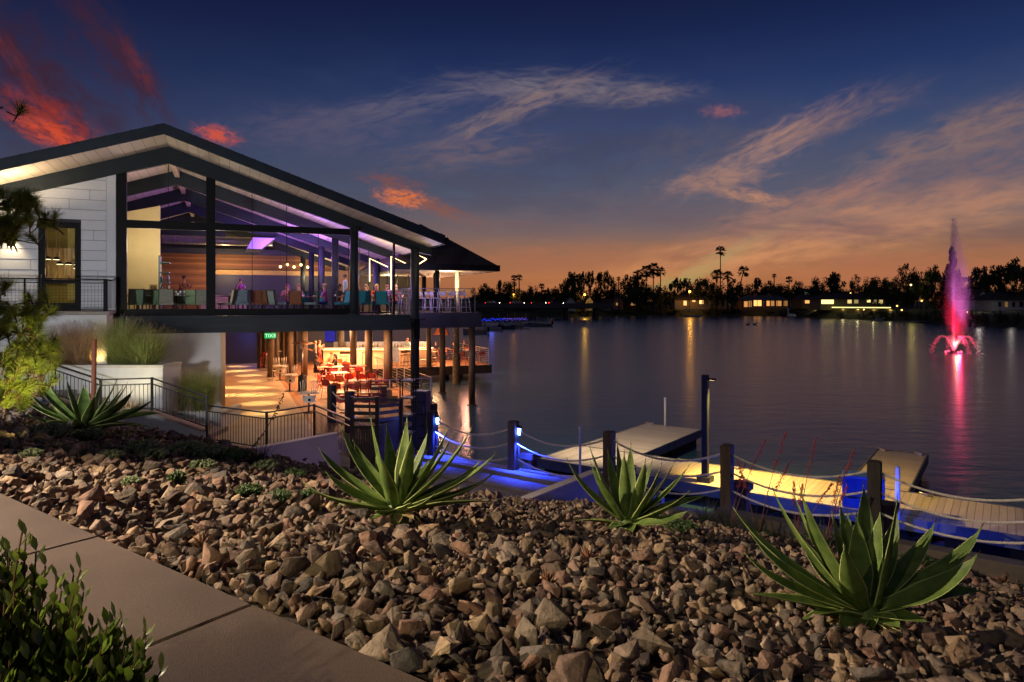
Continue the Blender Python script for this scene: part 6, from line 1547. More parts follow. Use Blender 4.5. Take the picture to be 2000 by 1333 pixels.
# glossy shrub in the near left corner
shm = mat('glossy_shrub_leaf', (84, 116, 42), .35, var=.3, scale=5, isl=.35, transl=.22, rgb2=(150, 166, 66))
shr = thing('shrub', 'glossy leaved shrub in the near corner beside the path', 'shrub', (-1.37, 1.74, 3.42)); r = random.Random(17); q = MB(); st_ = MB()
tw = []
for i in range(720):
    x = r.uniform(-.50, .27); y = r.uniform(-.24, .42)
    px_ = 1000+(x-1.62)/(y+1.70)*FPX
    top = .93-.36*max(0, (x+.22)/.5)**.9 + r.uniform(-.10, .03)
    if top < .1: continue
    tw.append((Vector((x*.55, y*.6, 0)), Vector((x, y, top*r.uniform(.62, 1)))))
tw += [(Vector((-.1,.1,0)), Vector((-.08,.28,.90))), (Vector((.0,.1,0)), Vector((.08,.3,.78))), (Vector((.10,.1,0)), Vector((.30,.2,.56)))]
for b, t_ in tw:
    st_.tube([b, (b+t_)/2+Vector((0,0,.04)), t_], [.006, .004, .0025], 5, cap=False); d = (t_-b).normalized()
    for k in range(15):
        t = .36+.64*k/14; c = b+(t_-b)*t; o_ = d.orthogonal().normalized(); o_.rotate(Matrix.Rotation(k*2.4+r.random()*.5, 3, d)); dl = (o_*(.95-.4*t)+d*(.6+.5*t)).normalized(); L_ = r.uniform(.036, .062); wd = L_*.6
        sd = dl.cross(d).normalized()*wd*.5; nn = sd.cross(dl).normalized()
        P1 = c+dl*L_*.3-nn*.002; P2 = c+dl*L_*.65-nn*.002; T = c+dl*L_+nn*.003
        q.add([c, P1-sd*.8+nn*.004, P1, P1+sd*.8+nn*.004, P2-sd+nn*.004, P2, P2+sd+nn*.004, T], [(0,1,2),(0,2,3),(1,4,5,2),(2,5,6,3),(4,7,5),(5,7,6)], 0, True)
q.build('leaves', shm, shr); st_.build('branches', mat('shrub_stem', (90, 62, 44), .7), shr)
lamp('SPOT', 'shrub_fill', (-2.9, -.5, 6.2), 420, (1.0, .84, .5), (-1.6, 1.8, 3.9), .05, R(60), .8)  # unseen fill added to brighten the shrub leaves

# pine at the left edge
pine = thing('pine_tree', 'long needled pine reaching in from the left edge', 'tree', (-7.9, 9.0, 1.9)); r = random.Random(23)
q = MB(); q.tube([(0,0,-.3),(.05,0,1.5),(.0,.05,3.2),(-.1,0,5.2)], [.16,.13,.10,.05], 10); q.build('trunk', mat('pine_bark', (84, 62, 46), .9, var=.35, bump=.6), pine)
br = MB(); nd_ = MB(); up_n = mat('pine_needle', (112, 136, 52), .5, var=.25, isl=.3, transl=.25, rgb2=(176, 184, 70))
def tuft(c, d, n=130, L_=.17):
    d = d.normalized()
    for i in range(n):
        o_ = Vector((r.gauss(0,1), r.gauss(0,1), r.gauss(0,1))); o_ = (o_-d*o_.dot(d)).normalized(); a = r.uniform(.25, 1.15); v = (d*math.cos(a)+o_*math.sin(a)); st0 = c-d*r.uniform(0, .12); e_ = st0+v*L_*r.uniform(.75, 1.15)+Vector((0,0,-.01))
        sd = v.cross(Vector((r.gauss(0,1), r.gauss(0,1), r.gauss(0,1)))).normalized()*.0026
        nd_.add([st0-sd, st0+sd, e_+sd*.3, e_-sd*.3], [(0,1,2,3)])
    br.tube([c-d*.2, c+d*.03], [.008, .011], 5)
def branch(a, b, sub, rad=.26, limb=True):
    a = Vector(a); b = Vector(b)
    if limb: br.tube([a, (a+b)/2+Vector((0,0,-.10)), b], [.03, .018, .010], 6)
    for k in range(sub):
        e_ = b+Vector((r.gauss(0, rad), r.gauss(0, rad), r.gauss(0, rad*.6))); o_ = Vector((r.gauss(.35,.4), r.gauss(-.1,.4), r.uniform(.3, 1.2))).normalized()
        br.tube([b+(e_-b)*.2-Vector((0,0,.05)), e_-o_*.12], [.009, .007], 5); tuft(e_, o_, 150, r.uniform(.12, .18))
pb = pine.location
for i_, (x, y, Y, n) in enumerate(((18, 392, 8.6, 4), (62, 392, 8.8, 3), (72, 420, 8.7, 2), (22, 430, 8.4, 4), (5, 458, 8.6, 3), (20, 460, 8.6, 2))):
    T = at(x, y, Y)-pb; branch((.0, .05, T.z-.15), T, n*3, .10, i_ in (0, 1, 4))
for i_, (x, y, Y, n) in enumerate(((62, 612, 9.3, 9), (88, 603, 9.6, 5), (25, 590, 9.0, 9), (40, 640, 9.0, 12), (50, 680, 9.2, 13), (62, 712, 9.4, 12), (35, 740, 9.0, 12), (58, 765, 9.6, 9), (12, 690, 8.7, 12), (8, 640, 8.8, 10), (15, 770, 9.0, 10), (10, 575, 8.9, 4), (5, 210, 8.4, 1), (5, 730, 8.8, 10), (75, 660, 9.5, 6))):
    T = at(x, y, Y)-pb; branch((.0, .05, T.z-.1), T, n, .17, i_ % 4 == 0)
br.build('branches', mat('pine_twig', (92, 66, 46), .9), pine); nd_.build('needles', up_n, pine)

# ------------------------------------------------------------------ far shore
SH = [(-900, 260), (600, 235), (940, 226), (1100, 232), (1190, 254), (1240, 256), (1500, 250), (1580, 222), (1750, 182), (1850, 152), (2000, 130), (2300, 100)]
def shore(x):
    for (a, p), (b, q) in zip(SH, SH[1:]):
        if a <= x <= b: return p+(q-p)*(x-a)/(b-a)
    return SH[0][1] if x < SH[0][0] else SH[-1][1]
def gz(x, Y):       # ground height behind the shoreline
    d = Y-shore(x); return max(-.6, min(2.9, -.3+d*.28)) if d < 14 else 2.9+min(3.0, (d-14)*.012)
mb = MB(); xs = list(range(-900, 2301, 40)); ds_ = [-2, 0, 2, 5, 9, 14, 40, 120, 320]
vs = [(((x-1000)/FPX)*(shore(x)+d), shore(x)+d, gz(x, shore(x)+d)+rnd.uniform(-.12, .12)*(d > 0)) for d in ds_ for x in xs]; w = len(xs)
mb.add(vs, [(j*w+i, j*w+i+1, (j+1)*w+i+1, (j+1)*w+i) for j in range(len(ds_)-1) for i in range(w-1)], 0, True)
tag(mb.build('terrain', mat('bank_grass', (52, 56, 36), .95, var=.4, scale=.25)), kind='structure')
def hillpts(): 
    q = MB(); n = 60; pr = [(i/n*2600-1300, 700+60*math.sin(i*.5), 8+5*math.sin(i*.7)+4*math.sin(i*1.9+1)) for i in range(n+1)]
    q.add([(x, y, 0) for x, y, z in pr]+[(x, y+40, z) for x, y, z in pr]+[(x, y+260, z*.7) for x, y, z in pr], [(i, i+1, n+1+i+1, n+1+i) for i in range(n)]+[(n+1+i, n+2+i, 2*n+3+i, 2*n+2+i) for i in range(n)])
    return q
tag(hillpts().build('hills', mat('dark_hill', (30, 34, 26), 1, var=.3, scale=.05)), kind='structure')
# trees
LEAF = mat('far_leaf', (46, 58, 34), .7, var=.35, scale=.5, isl=.4, transl=.1); BARK = mat('far_bark', (62, 50, 40), .9, var=.3, scale=2)
def crown_mesh(kind, seed):
    r = random.Random(seed); q = MB(); cl = []
    if kind == 'round': cl = [(Vector((r.gauss(0,.26), r.gauss(0,.26), .62+r.gauss(0,.17))), r.uniform(.10, .19)) for _ in range(26)]
    elif kind == 'tall': cl = [(Vector((r.gauss(0,.16), r.gauss(0,.16), r.uniform(.28, .96))), r.uniform(.07, .14)) for _ in range(30)]
    elif kind == 'flat': cl = [(Vector((r.gauss(0,.36), r.gauss(0,.3), .74+r.gauss(0,.08))), r.uniform(.09, .16)) for _ in range(26)]
    elif kind == 'open': cl = [(Vector((r.gauss(0,.24), r.gauss(0,.24), r.choice((.45, .6, .75, .88))+r.gauss(0,.04))), r.uniform(.06, .12)) for _ in range(22)]
    elif kind == 'cone': cl = [(Vector((r.gauss(0,.21)*(1-z), r.gauss(0,.21)*(1-z), z)), .13*(1.05-z)+.025) for z in [(.12+.86*k/33) for k in range(34)]]
    elif kind == 'bush': cl = [(Vector((r.gauss(0,.4), r.gauss(0,.3), .35+r.gauss(0,.16))), r.uniform(.14, .24)) for _ in range(22)]
    for c, rad in cl:
        for _ in range(64):
            d = Vector((r.gauss(0,1), r.gauss(0,1), r.gauss(0,1))).normalized()*rad*1.3*(r.random()**.4); d.z *= .8; p = c+d
            a = Vector((r.gauss(0,1), r.gauss(0,1), r.gauss(0,1))).normalized(); b = a.orthogonal().normalized(); s_ = r.uniform(.024, .05); q.add([p-a*s_, p-b*s_*.6, p+a*s_, p+b*s_*.6], [(0,1,2,3)])
    me = q.build('crown', LEAF); m = me.data; bpy.data.objects.remove(me)
    t = MB(); zt = {'round': .6, 'tall': .85, 'flat': .72, 'open': .85, 'cone': .9, 'bush': .2}[kind]; t.tube([(0,0,-.03),(.01,0,zt*.5),(0,.01,zt)], [.03,.022,.008], 6)
    for _ in range(7 if kind != 'cone' else 0):
        c, rad = r.choice(cl); z0 = min(c.z*.6, zt*.6); t.tube([(.01,0,z0), tuple((Vector((.01,0,z0))+c)/2+Vector((0,0,-.02))), tuple(c)], [.014,.009,.004], 5)
    to = t.build('trunk', BARK); tm = to.data; bpy.data.objects.remove(to)
    return m, tm
TM = {k: [crown_mesh(k, 500+i*7+j) for j in range(2)] for i, k in enumerate(('round', 'tall', 'flat', 'open', 'cone', 'bush'))}
def tree(kind, x, ytop, wpx, dback, label, group=None, name='tree', var=None):
    Y = shore(x)+dback; z0 = gz(x, Y)-.2; h = E-(ytop-591)/FPX*Y-z0; X = (x-1000)/FPX*Y
    root = thing(name, label, 'tree', (X, Y, z0), rnd.uniform(0, 6.28), group)
    wd = wpx/FPX*Y; cm, tm = TM[kind][rnd.randrange(2) if var is None else var]
    kx = wd/{'round': 1.05, 'tall': .72, 'flat': 1.35, 'open': 1.0, 'cone': .75, 'bush': 1.7}[kind]
    for n_, m in (('trunk', tm), ('crown', cm)):
        o = bpy.data.objects.new(n_, m); COL.objects.link(o); o.parent = root; o.scale = (kx, kx, h*.97)
    return root
def palm_meshes(seed, skirt=True):
    r = random.Random(seed); q = MB()
    for i in range(44):
        a = i*2.4; el = r.uniform(-1.0, 1.4); L_ = r.uniform(.85, 1.1); d = Vector((math.cos(a)*math.cos(el), math.sin(a)*math.cos(el), math.sin(el))); pr = None
        st0 = d*.05; mid = d*L_*.55
        side = Vector((-math.sin(a), math.cos(a), 0)); q.tube([st0, mid], [.014, .010], 4, cap=False)
        for k in range(11):       # fan of leaflets, drooping
            an = (k-5)*.24; v = (d*math.cos(an)+side*math.sin(an)); e_ = mid+v*L_*.5+Vector((0,0,-.13*L_)); w_ = side.cross(d)*.035+side*.03
            q.add([mid-w_*.4, mid+w_*.4, (mid+e_)/2+w_*.9, e_, (mid+e_)/2-w_*.9], [(0,1,2,3,4)])
    if skirt:
        for i in range(70):
            a = r.uniform(0, 6.28); z_ = r.uniform(-1.1, -.1); q.add([(.06*math.cos(a), .06*math.sin(a), z_+.2), (.22*math.cos(a)*(1+z_*.3), .22*math.sin(a)*(1+z_*.3), z_-.15), (.2*math.cos(a+.3), .2*math.sin(a+.3), z_-.12)], [(0,1,2)])
    o = q.build('fronds', LEAF); m = o.data; bpy.data.objects.remove(o); return m
PM = [palm_meshes(600+i, i != 1) for i in range(3)]
def palm(x, ytop, crown_px, dback, label, lean=0, group=None):
    Y = shore(x)+dback; z0 = gz(x, Y)-.2; zt = E-(ytop-591)/FPX*Y; X = (x-1000)/FPX*Y; R_ = crown_px/2/FPX*Y; zc = zt-R_*.75
    root = thing('palm_tree', label, 'palm', (X, Y, z0), 0, group)
    q = MB(); ln = lean/FPX*Y; q.tube([(-ln, 0, 0), (-ln*.35, 0, (zc-z0)*.5), (0, 0, zc-z0)], [.30, .22, .17], 8); q.build('trunk', BARK, root)
    o = bpy.data.objects.new('fronds', PM[rnd.randrange(3)]); COL.objects.link(o); o.parent = root; o.location = (0, 0, zc-z0); o.scale = (R_, R_, R_); o.rotation_euler = (0, 0, rnd.uniform(0, 6))
palm(1407, 482, 23, 20, 'very tall single palm rising far above the tree line')
palm(1452, 520, 26, 4, 'leaning palm right of the very tall one', 28)
for x, y, c, l_ in ((1004, 538, 15, 'left of the twin slender palms at the left end of the shore'), (1014, 537, 15, 'right of the twin slender palms at the left end of the shore'), (1005, 551, 11, 'small palm below the twin slender palms'), (1058, 554, 14, 'short stout palm left of the first big trees'), (1208, 541, 10, 'tiny palm top between the two groups of big trees'),
                 (1262, 520, 30, 'left shaggy palm of the dense palm cluster on the point'), (1276, 515, 30, 'middle shaggy palm of the dense palm cluster'), (1290, 522, 24, 'right shaggy palm of the dense palm cluster'), (1246, 528, 24, 'lower palm on the left of the dense palm cluster'),
                 (1400, 527, 26, 'bushy palm under the very tall palm'), (1421, 530, 24, 'second bushy palm right of the very tall palm'), (1512, 535, 10, 'small slender palm above the lit house'), (1541, 540, 16, 'thin palm with a loose crown right of the small one'), (1478, 543, 12, 'short palm near the lit house roof')):
    palm(x, y, c, 14 if x < 1100 or x > 1470 else 6, 'dark ' + l_ if not l_.startswith('short') else l_)
tl = 'dark %s tree in the silhouette line of the far shore'
LB = {'round': tl % 'rounded', 'tall': tl % 'upright', 'flat': tl % 'broad flat topped', 'open': tl % 'open branched'}
for kind, x, y, w_, d in (('round', 1255, 549, 34, 3), ('round', 1282, 553, 36, 3), ('round', 1398, 556, 30, 3), ('round', 1428, 555, 32, 3), ('round', 1238, 556, 24, 4), ('round', 1008, 566, 34, 6), ('round', 945, 556, 34, 20), ('tall', 974, 547, 14, 16), ('round', 990, 547, 26, 12), ('round', 1030, 566, 24, 12), ('round', 1041, 556, 22, 8), ('tall', 1072, 562, 10, 10), ('round', 1090, 557, 34, 12), ('open', 1101, 546, 16, 16), ('tall', 1122, 531, 32, 8), ('open', 1136, 530, 20, 14),
    ('open', 1154, 528, 20, 12), ('tall', 1168, 532, 22, 14), ('open', 1187, 528, 26, 12), ('round', 1200, 545, 30, 16), ('round', 1226, 540, 30, 8), ('tall', 1238, 536, 20, 14), ('round', 1300, 566, 26, 14), ('open', 1318, 542, 26, 12), ('open', 1335, 543, 24, 16), ('round', 1358, 541, 34, 12),
    ('tall', 1376, 544, 20, 18), ('round', 1395, 548, 30, 16), ('round', 1438, 548, 34, 22), ('round', 1465, 556, 30, 22), ('open', 1477, 543, 20, 24), ('round', 1500, 551, 34, 26), ('round', 1530, 552, 30, 26), ('open', 1556, 548, 22, 30), ('round', 1580, 556, 34, 28), ('round', 1599, 539, 26, 40),
    ('tall', 1632, 531, 30, 42), ('round', 1668, 539, 24, 44), ('round', 1700, 538, 30, 40), ('flat', 1735, 538, 36, 40), ('round', 1715, 556, 50, 30), ('round', 1777, 519, 40, 40), ('flat', 1800, 545, 40, 30), ('flat', 1826, 520, 44, 36), ('round', 1848, 535, 40, 30), ('open', 1915, 519, 40, 40),
    ('flat', 1938, 530, 50, 36), ('open', 1962, 515, 44, 30), ('flat', 1985, 506, 56, 28), ('round', 2015, 515, 50, 30), ('round', 1890, 545, 50, 26)):
    tree(kind, x, y, w_, d, LB[kind], 'trees of the far shore silhouette, %s' % kind)
tree('cone', 1858, 481, 42, 34, 'tall dark conifer standing behind the red fountain', name='conifer_tree')
for i in range(64):
    x = 935+i*17.5+rnd.uniform(-6, 6); tree('round' if i % 3 else 'bush', x, rnd.uniform(560, 575) - (8 if x > 1700 else 0), rnd.uniform(30, 48), rnd.uniform(24, 60), 'low dark tree of the continuous belt behind the far houses', 'low trees behind the far houses')
for i in range(46):
    x = 1130+i*19+rnd.uniform(-7, 7)
    if 1318 < x < 1380 or 1448 < x < 1500 or 1570 < x < 1680 and i % 3: continue
    o = tree('bush', x, {0: 604, 1: 600, 2: 607}[i % 3]-(0 if x < 1700 else 4), rnd.uniform(16, 30), rnd.uniform(1, 5), 'dark shrub at the foot of the far bank', 'shrubs along the far bank', name='bush'); o['category'] = 'shrub'
# every far tree and shrub gets a label that places it beside something one can find
LM = [(945, 'the upper balcony'), (1003, 'the bridge lamp'), (1058, 'the stout palm'), (1142, 'the cottage lamp'), (1208, 'the pinkish house'), (1270, 'the palm cluster'), (1347, 'the brightest lamp'),
      (1407, 'the tallest palm'), (1452, 'the leaning palm'), (1495, 'the veranda house'), (1541, 'the thin palm'), (1598, 'the lit wall start'), (1665, 'the lit wall middle'), (1735, 'the lit wall end'),
      (1779, 'the white yellow lamp'), (1858, 'the conifer'), (1920, 'the white gabled house'), (1990, 'the long white wing')]
ORD = ['nearest', 'second', 'third', 'fourth', 'fifth', 'sixth', 'seventh', 'eighth', 'ninth', 'tenth', 'eleventh', 'twelfth']
FARK = {}
for o in [o for o in bpy.data.objects if o.parent is None and 'label' in o and (o['label'] in LB.values() or o['label'].startswith(('low dark tree of', 'dark shrub at the foot')))]:
    x = 1000+o.location.x/o.location.y*FPX; lm = min(LM, key=lambda q: abs(q[0]-x)); side = 'left of' if x < lm[0] else 'right of'
    FARK.setdefault((o['label'], lm, side), []).append((abs(x-lm[0]), o.name))
for (lb, lm, side), v in FARK.items():
    base = lb.replace(' in the silhouette line of the far shore', ' of the skyline').replace('low dark tree of the continuous belt behind the far houses', 'low dark tree of the rear belt').replace('dark shrub at the foot of the far bank', 'dark shrub by the far waterline')
    for k, (_, nm) in enumerate(sorted(v)): bpy.data.objects[nm]['label'] = '%s, %s %s %s' % (base, ORD[min(k, 11)], side, lm[1])
# houses
ROOF_ = [mat('far_roof_dark', (60, 54, 54), .8, var=.2, scale=1), mat('far_roof_grey', (96, 94, 100), .7, var=.15, scale=1)]
def house(label, x0, x1, ybase, yeave, yridge, dback, col_, wins, roof=0, gable=False, depth=8, chimneys=(), lit=(255, 190, 110), ls=2.0, posts=0):
    xm = (x0+x1)/2; Y = shore(xm)+dback; g = lambda y: E-(y-591)/FPX*Y; a, b = (x0-1000)/FPX*Y, (x1-1000)/FPX*Y; z0, z1, z2 = g(ybase), g(yeave), g(yridge)
    root = thing('house', label, 'house', ((a+b)/2, Y, 0)); h = (b-a)/2; wm = mat('far_wall_%d_%d_%d' % col_, col_, .8, var=.06, scale=1)
    q = MB(); q.box(-h, h, 0, depth, z0-1.5, z1)
    if gable: q.prism([(-h,0,z1),(h,0,z1),(0,0,z2-.1)], (0,depth,0))
    q.build('wall', wm, root)
    q = MB(); e = .45
    if gable:
        for s_ in (-1, 1): q.prism([(0,-e,z2+.12),(s_*(h+e),-e,z1-.2),(s_*(h+e),-e,z1-.38),(0,-e,z2-.08)], (0,depth+2*e,0))
    else:
        A_ = [(-h-e,-e,z1),(h+e,-e,z1),(h+e,depth+e,z1),(-h-e,depth+e,z1)]; i_ = min(h*.4, 3); Pk_ = [(-h+i_,depth*.5,z2),(h-i_,depth*.5,z2)]
        q.add(A_+Pk_, [(0,1,5,4),(1,2,5),(2,3,4,5),(3,0,4)]); q.box(-h-e, h+e, -e, depth+e, z1-.16, z1-.002)
    rf = q.build('roof', ROOF_[roof], root)
    for cx in chimneys: c_ = (cx-1000)/FPX*Y-(a+b)/2; q = MB(); q.box(c_-.4, c_+.4, depth*.4, depth*.6, z1, z2+.7); q.build('chimney', wm, rf)
    for wx0, wx1, wy0, wy1, on in wins:
        p, r_ = (wx0-1000)/FPX*Y-(a+b)/2, (wx1-1000)/FPX*Y-(a+b)/2; q = MB(); zb, zt = g(wy1), g(wy0)
        q.box(p-.07, r_+.07, -.05, -.001, zb-.07, zt+.07); w_ = q.build('window', mat('far_frame', (180, 176, 170), .6), root)
        q = MB(); q.quad((p,-.06,zb),(r_,-.06,zb),(r_,-.06,zt),(p,-.06,zt)); q.build('pane', emis('lit_%d_%d_%d_%s' % (*lit, on), lit, ls*on*.6) if on else mat('dark_pane', (22, 24, 30), .1), w_)
    for k in range(posts):
        q = MB(); px_ = -h+(2*h)*k/(posts-1); q.box(px_-.08, px_+.08, -1.6, -1.45, z0, z1-.16); q.build('post', mat('far_frame', (180, 176, 170)), root)
    return root
house('small white gabled cottage at the right end of the bridge', 1104, 1124, 600, 590, 580, 6, (176, 172, 166), [(1108, 1110, 594, 598, 0), (1116, 1119, 593, 598, 1)], gable=True)
house('second white gabled cottage beside the lamp', 1143, 1159, 600, 590, 579, 6, (186, 182, 174), [(1146, 1149, 594, 599, 1), (1153, 1155, 593, 598, 0)], gable=True)
house('long low roofed house between the cottages and the palms', 1161, 1193, 600, 591, 583, 9, (120, 110, 104), [(1170, 1174, 593, 597, .5)])
house('pinkish gabled house left of the palm cluster', 1196, 1217, 600, 590, 578, 9, (150, 104, 96), [(1203, 1207, 592, 597, .3)], gable=True)
house('low house half hidden by the palm cluster', 1222, 1262, 600, 590, 581, 12, (104, 74, 64), [(1232, 1240, 592, 597, .3)])
house('white walled bungalow under the bright street lamp', 1318, 1443, 602, 585, 576, 10, (146, 138, 128), [(1335, 1341, 588, 597, 1.4), (1352, 1358, 587, 590, 1.2), (1366, 1370, 587, 594, 2.4), (1371, 1374, 587, 594, .8), (1398, 1404, 588, 597, 0), (1408, 1414, 588, 597, 0), (1420, 1428, 588, 597, 0)])
house('long house with glowing veranda and two chimneys', 1450, 1541, 602, 586, 577, 8, (166, 110, 74), [(1452, 1460, 589, 600, .9), (1462, 1468, 588, 600, .5), (1472, 1487, 587, 598, 2.4), (1497, 1503, 588, 598, 1.2), (1505, 1512, 588, 598, .6), (1516, 1526, 588, 598, .7), (1530, 1538, 588, 598, .35)], roof=1, chimneys=(1482, 1509), lit=(255, 176, 96), ls=1.4, posts=8)
house('dark roofed house left of the lit garden wall', 1566, 1598, 595, 585, 576, 14, (120, 96, 60), [(1572, 1582, 587, 593, .9), (1584, 1594, 587, 593, .5)])
house('wide low house above the lit garden wall', 1602, 1731, 597, 584, 573, 18, (120, 112, 90), [(1604, 1628, 586, 594, 1.8), (1655, 1663, 586, 593, .8), (1668, 1676, 586, 593, .3), (1693, 1700, 586, 591, 1.2), (1704, 1712, 586, 594, .2), (1716, 1724, 586, 594, .5)], lit=(255, 224, 140))
house('small far house with pale roof behind the trees', 1567, 1587, 577, 569, 564, 70, (176, 190, 176), [(1570, 1584, 571, 575, .8)], roof=1, lit=(220, 240, 220), ls=.8)
house('two storey white house right of the fountain', 1903, 1937, 626, 583, 568, 24, (206, 202, 200), [(1910, 1918, 587, 597, 0), (1922, 1932, 587, 597, 0), (1910, 1918, 605, 616, .0)], gable=True)
house('long white wing of the house at the right edge', 1938, 2040, 618, 586, 570, 28, (160, 156, 158), [(1949, 1955, 590, 600, 0), (1962, 1968, 590, 600, .15), (1976, 1982, 590, 600, 0), (1990, 1998, 590, 600, 0)])
lamp('POINT', 'house_fill', at(1912, 596, shore(1920)+14), 90, (1, .88, .78), size=.4)  # both are fills added so the unlit pale house shows, no porch lamps
lamp('POINT', 'house_fill', at(1975, 590, shore(1980)+18), 60, (1, .86, .74), size=.4)
# lit garden wall with its lamp strip, lawn dock, pergola
Y0, Y1 = shore(1575)+9, shore(1745)+9; q = MB(); a = at(1578, 604, Y0); b = at(1746, 604, Y1)
gw = thing('garden_wall', 'long low garden wall glowing yellow below the wide house', 'wall', (a.x, a.y, 0)); d = b-a; d.z = 0; zg = a.z
q.bar((0,0,1.7), (d.x, d.y, 1.7), .25, 2.6); q.build('wall', mat('ochre_wall', (176, 150, 88), .8, var=.1, scale=1), gw)
q = MB(); q.bar((d.x*.15, d.y*.15-.3, 3.35), (d.x*.96, d.y*.96-.3, 3.5), .10, .22); q.build('light_strip', emis('garden_strip', (255, 232, 130), 3.2), gw)
for k in range(6): lamp('POINT', 'garden_light', (a.x+d.x*(.08+.17*k), a.y+d.y*(.08+.17*k)-1.6, 3.2), 60, (1, .84, .40), size=.2)
def far_dock(label, x0, x1, y, zt=.5, dpt=2.5, lights=0):
    Y = (E-.2)*FPX/(y-591); a, b = (x0-1000)/FPX*Y, (x1-1000)/FPX*Y; root = thing('jetty', label, 'dock', (a, Y, 0)); q = MB(); q.box(0, b-a, 0, dpt, zt-.2, zt); q.build('deck', DSIDE, root)
    for k in range(max(2, int((b-a)/3))): q = MB(); x_ = (b-a)*(k+.5)/max(2, int((b-a)/3)); q.cyl(x_, .2, -1, zt+.5, .09, n=8); q.build('post', BARK, root)
    for k in range(lights): q = MB(); q.sphere(((b-a)*(k+.5)/lights, .0, zt+.62), .09, 8, 5); q.build('light', emis('jetty_light', (255, 240, 170), 8), root)
    return root
far_dock('jetty with a row of small lights below the garden wall', 1558, 1650, 617.5, lights=12)
far_dock('dark jetty at the foot of the lit lawn', 1660, 1740, 622); far_dock('jetty right of the garden wall beside the reeds', 1762, 1820, 630)
far_dock('marina jetty beside the moored boats', 930, 1035, 640, .5, 2.2)
pe = thing('pergola', 'small white pergola on the jetty below the garden wall', 'pergola', at(1625, 617, 244)*1.0); pe.location.z = .5
for sx in (-1, 1):
    for sy in (-1, 1): q = MB(); q.box(sx*1.2-.1, sx*1.2+.1, sy*1-.1, sy*1+.1, 0, 2); q.build('post', PIPE, pe)
q = MB(); q.box(-1.4, 1.4, -1.2, 1.2, 2.0, 2.15); q.build('roof', PIPE, pe)
# street lamps
def street(label, x, y, dback, e_, r_=.22, col_=(255, 168, 60), s=70):
    Y = shore(x)+dback; p = at(x, y, Y); z0 = gz(x, Y); root = thing('street_lamp', label, 'lamp', (p.x, p.y, z0)); h = p.z-z0
    q = MB(); q.tube([(0,.4,0),(0,.4,h+.2),(0,.2,h+.45),(0,0,h+.3)], [.09,.07,.05,.05], 8); q.build('pole', BARK, root)
    q = MB(); q.sphere((0, 0, h), r_, 10, 6); q.build('bulb', emis('lamp_%d_%d_%d_%d' % (*col_, s), col_, 3+s*.06), root)
    if e_: lamp('POINT', 'street_light', (p.x, p.y-.5, p.z-.3), e_, lin(col_), size=.3)
street('orange street lamp at the far end of the bridge', 1003.5, 576, 6, 300, .36)
street('yellow street lamp between the two white cottages', 1142, 576, 4, 520, .36, (255, 190, 70), 110)
street('brightest orange street lamp above the bungalow', 1347, 570, 5, 1100, .42, (255, 172, 62), 160)
street('white yellow lamp high among the trees left of the fountain', 1779, 557, 20, 160, .22, (255, 226, 120), 90)
for x, y, d, l_, s, r_ in ((1687, 605, 3, 'small bright lamp at the right end of the lit lawn', 90, .16), (1761, 606, 4, 'orange garden lamp right of the lit lawn', 40, .2), (1800, 588, 10, 'dim orange lamp in the dark trees', 14, .22), (1889, 610, 6, 'orange porch lamp between the fountain and the white house', 24, .16), (1945, 559, 40, 'bright orange lamp above the white house', 30, .26), (1926, 559, 40, 'small orange lamp above the white gable', 14, .16), (1661, 573, 30, 'warm lamp on the roof line of the wide house', 24, .2), (1752, 598, 8, 'pale lamp at the corner of the garden wall', 20, .22)):
    street(l_, x, y, d, 0, r_, (255, 196, 96), s)
# bridge with its traffic
Yb = 205; z_ = lambda y: E-(y-591)/FPX*Yb
brg = thing('bridge', 'low dark road bridge at the left end of the lake', 'bridge', (0, Yb, 0)); xb0, xb1 = at(840, 0, Yb).x, at(1196, 0, Yb).x
q = MB(); q.box(xb0, xb1, 0, 9, 3.1, 4.1); q.build('deck', mat('bridge_concrete', (70, 66, 66), .9, var=.15, scale=.6), brg)
q = MB(); q.box(xb0, xb1, -.3, -.001, 3.3, 4.75); q.build('parapet', mat('bridge_parapet', (84, 78, 76), .9, var=.12, scale=.6), brg)
for k in range(6): q = MB(); x_ = xb0+(xb1-xb0)*(k+.5)/6; q.box(x_-.5, x_+.5, .5, 8.5, -2, 3.09); q.build('pier', mat('bridge_concrete', (70, 66, 66)), brg)
def car(label, x, col_, tail):
    p = at(x, 0, Yb+3); root = thing('car', label, 'car', (p.x, Yb+3, 4.12)); m = mat('car_%d_%d_%d' % col_, col_, .3, coat=.5, var=.05)
    q = MB(); q.prism([(-2.1,-.85,.3),(2.1,-.85,.3),(2.15,-.85,.75),(1.2,-.85,.9),(.6,-.85,1.38),(-1.1,-.85,1.4),(-1.9,-.85,.95),(-2.15,-.85,.8)], (0,1.7,0)); q.build('body', m, root, bevel=.05)
    for x_ in (-1.3, 1.3): q = MB(); q.tube([(x_,-.88,.32),(x_,.88,.32)], .32, 12); q.build('wheel', BLACK, root)
    q = MB(); q.quad((-.95,-.86,.92),(.5,-.86,.92),(.35,-.86,1.3),(-.8,-.86,1.3)); q.build('window', mat('dark_pane', (22, 24, 30)), root)
    for y_ in (-.7, .7):
        q = MB(); q.sphere((2.12, y_, .65), .12, 8, 5); q.build('headlight', emis('headlight', (255, 232, 190), 30), root); q = MB(); q.sphere((-2.12, y_, .75), .11, 8, 5); q.build('tail_light', emis('taillight', (255, 30, 30), 12), root)
for x, c, l_ in ((962, (120, 120, 124), 'grey car with lights on near the left end of the bridge'), (1010, (160, 160, 164), 'silver car with lights on in the middle of the bridge'), (1052, (60, 20, 20), 'dark red car crossing the bridge'), (1086, (40, 42, 50), 'dark car at the right part of the bridge, tail lights glowing')): car(l_, x, c, 0)
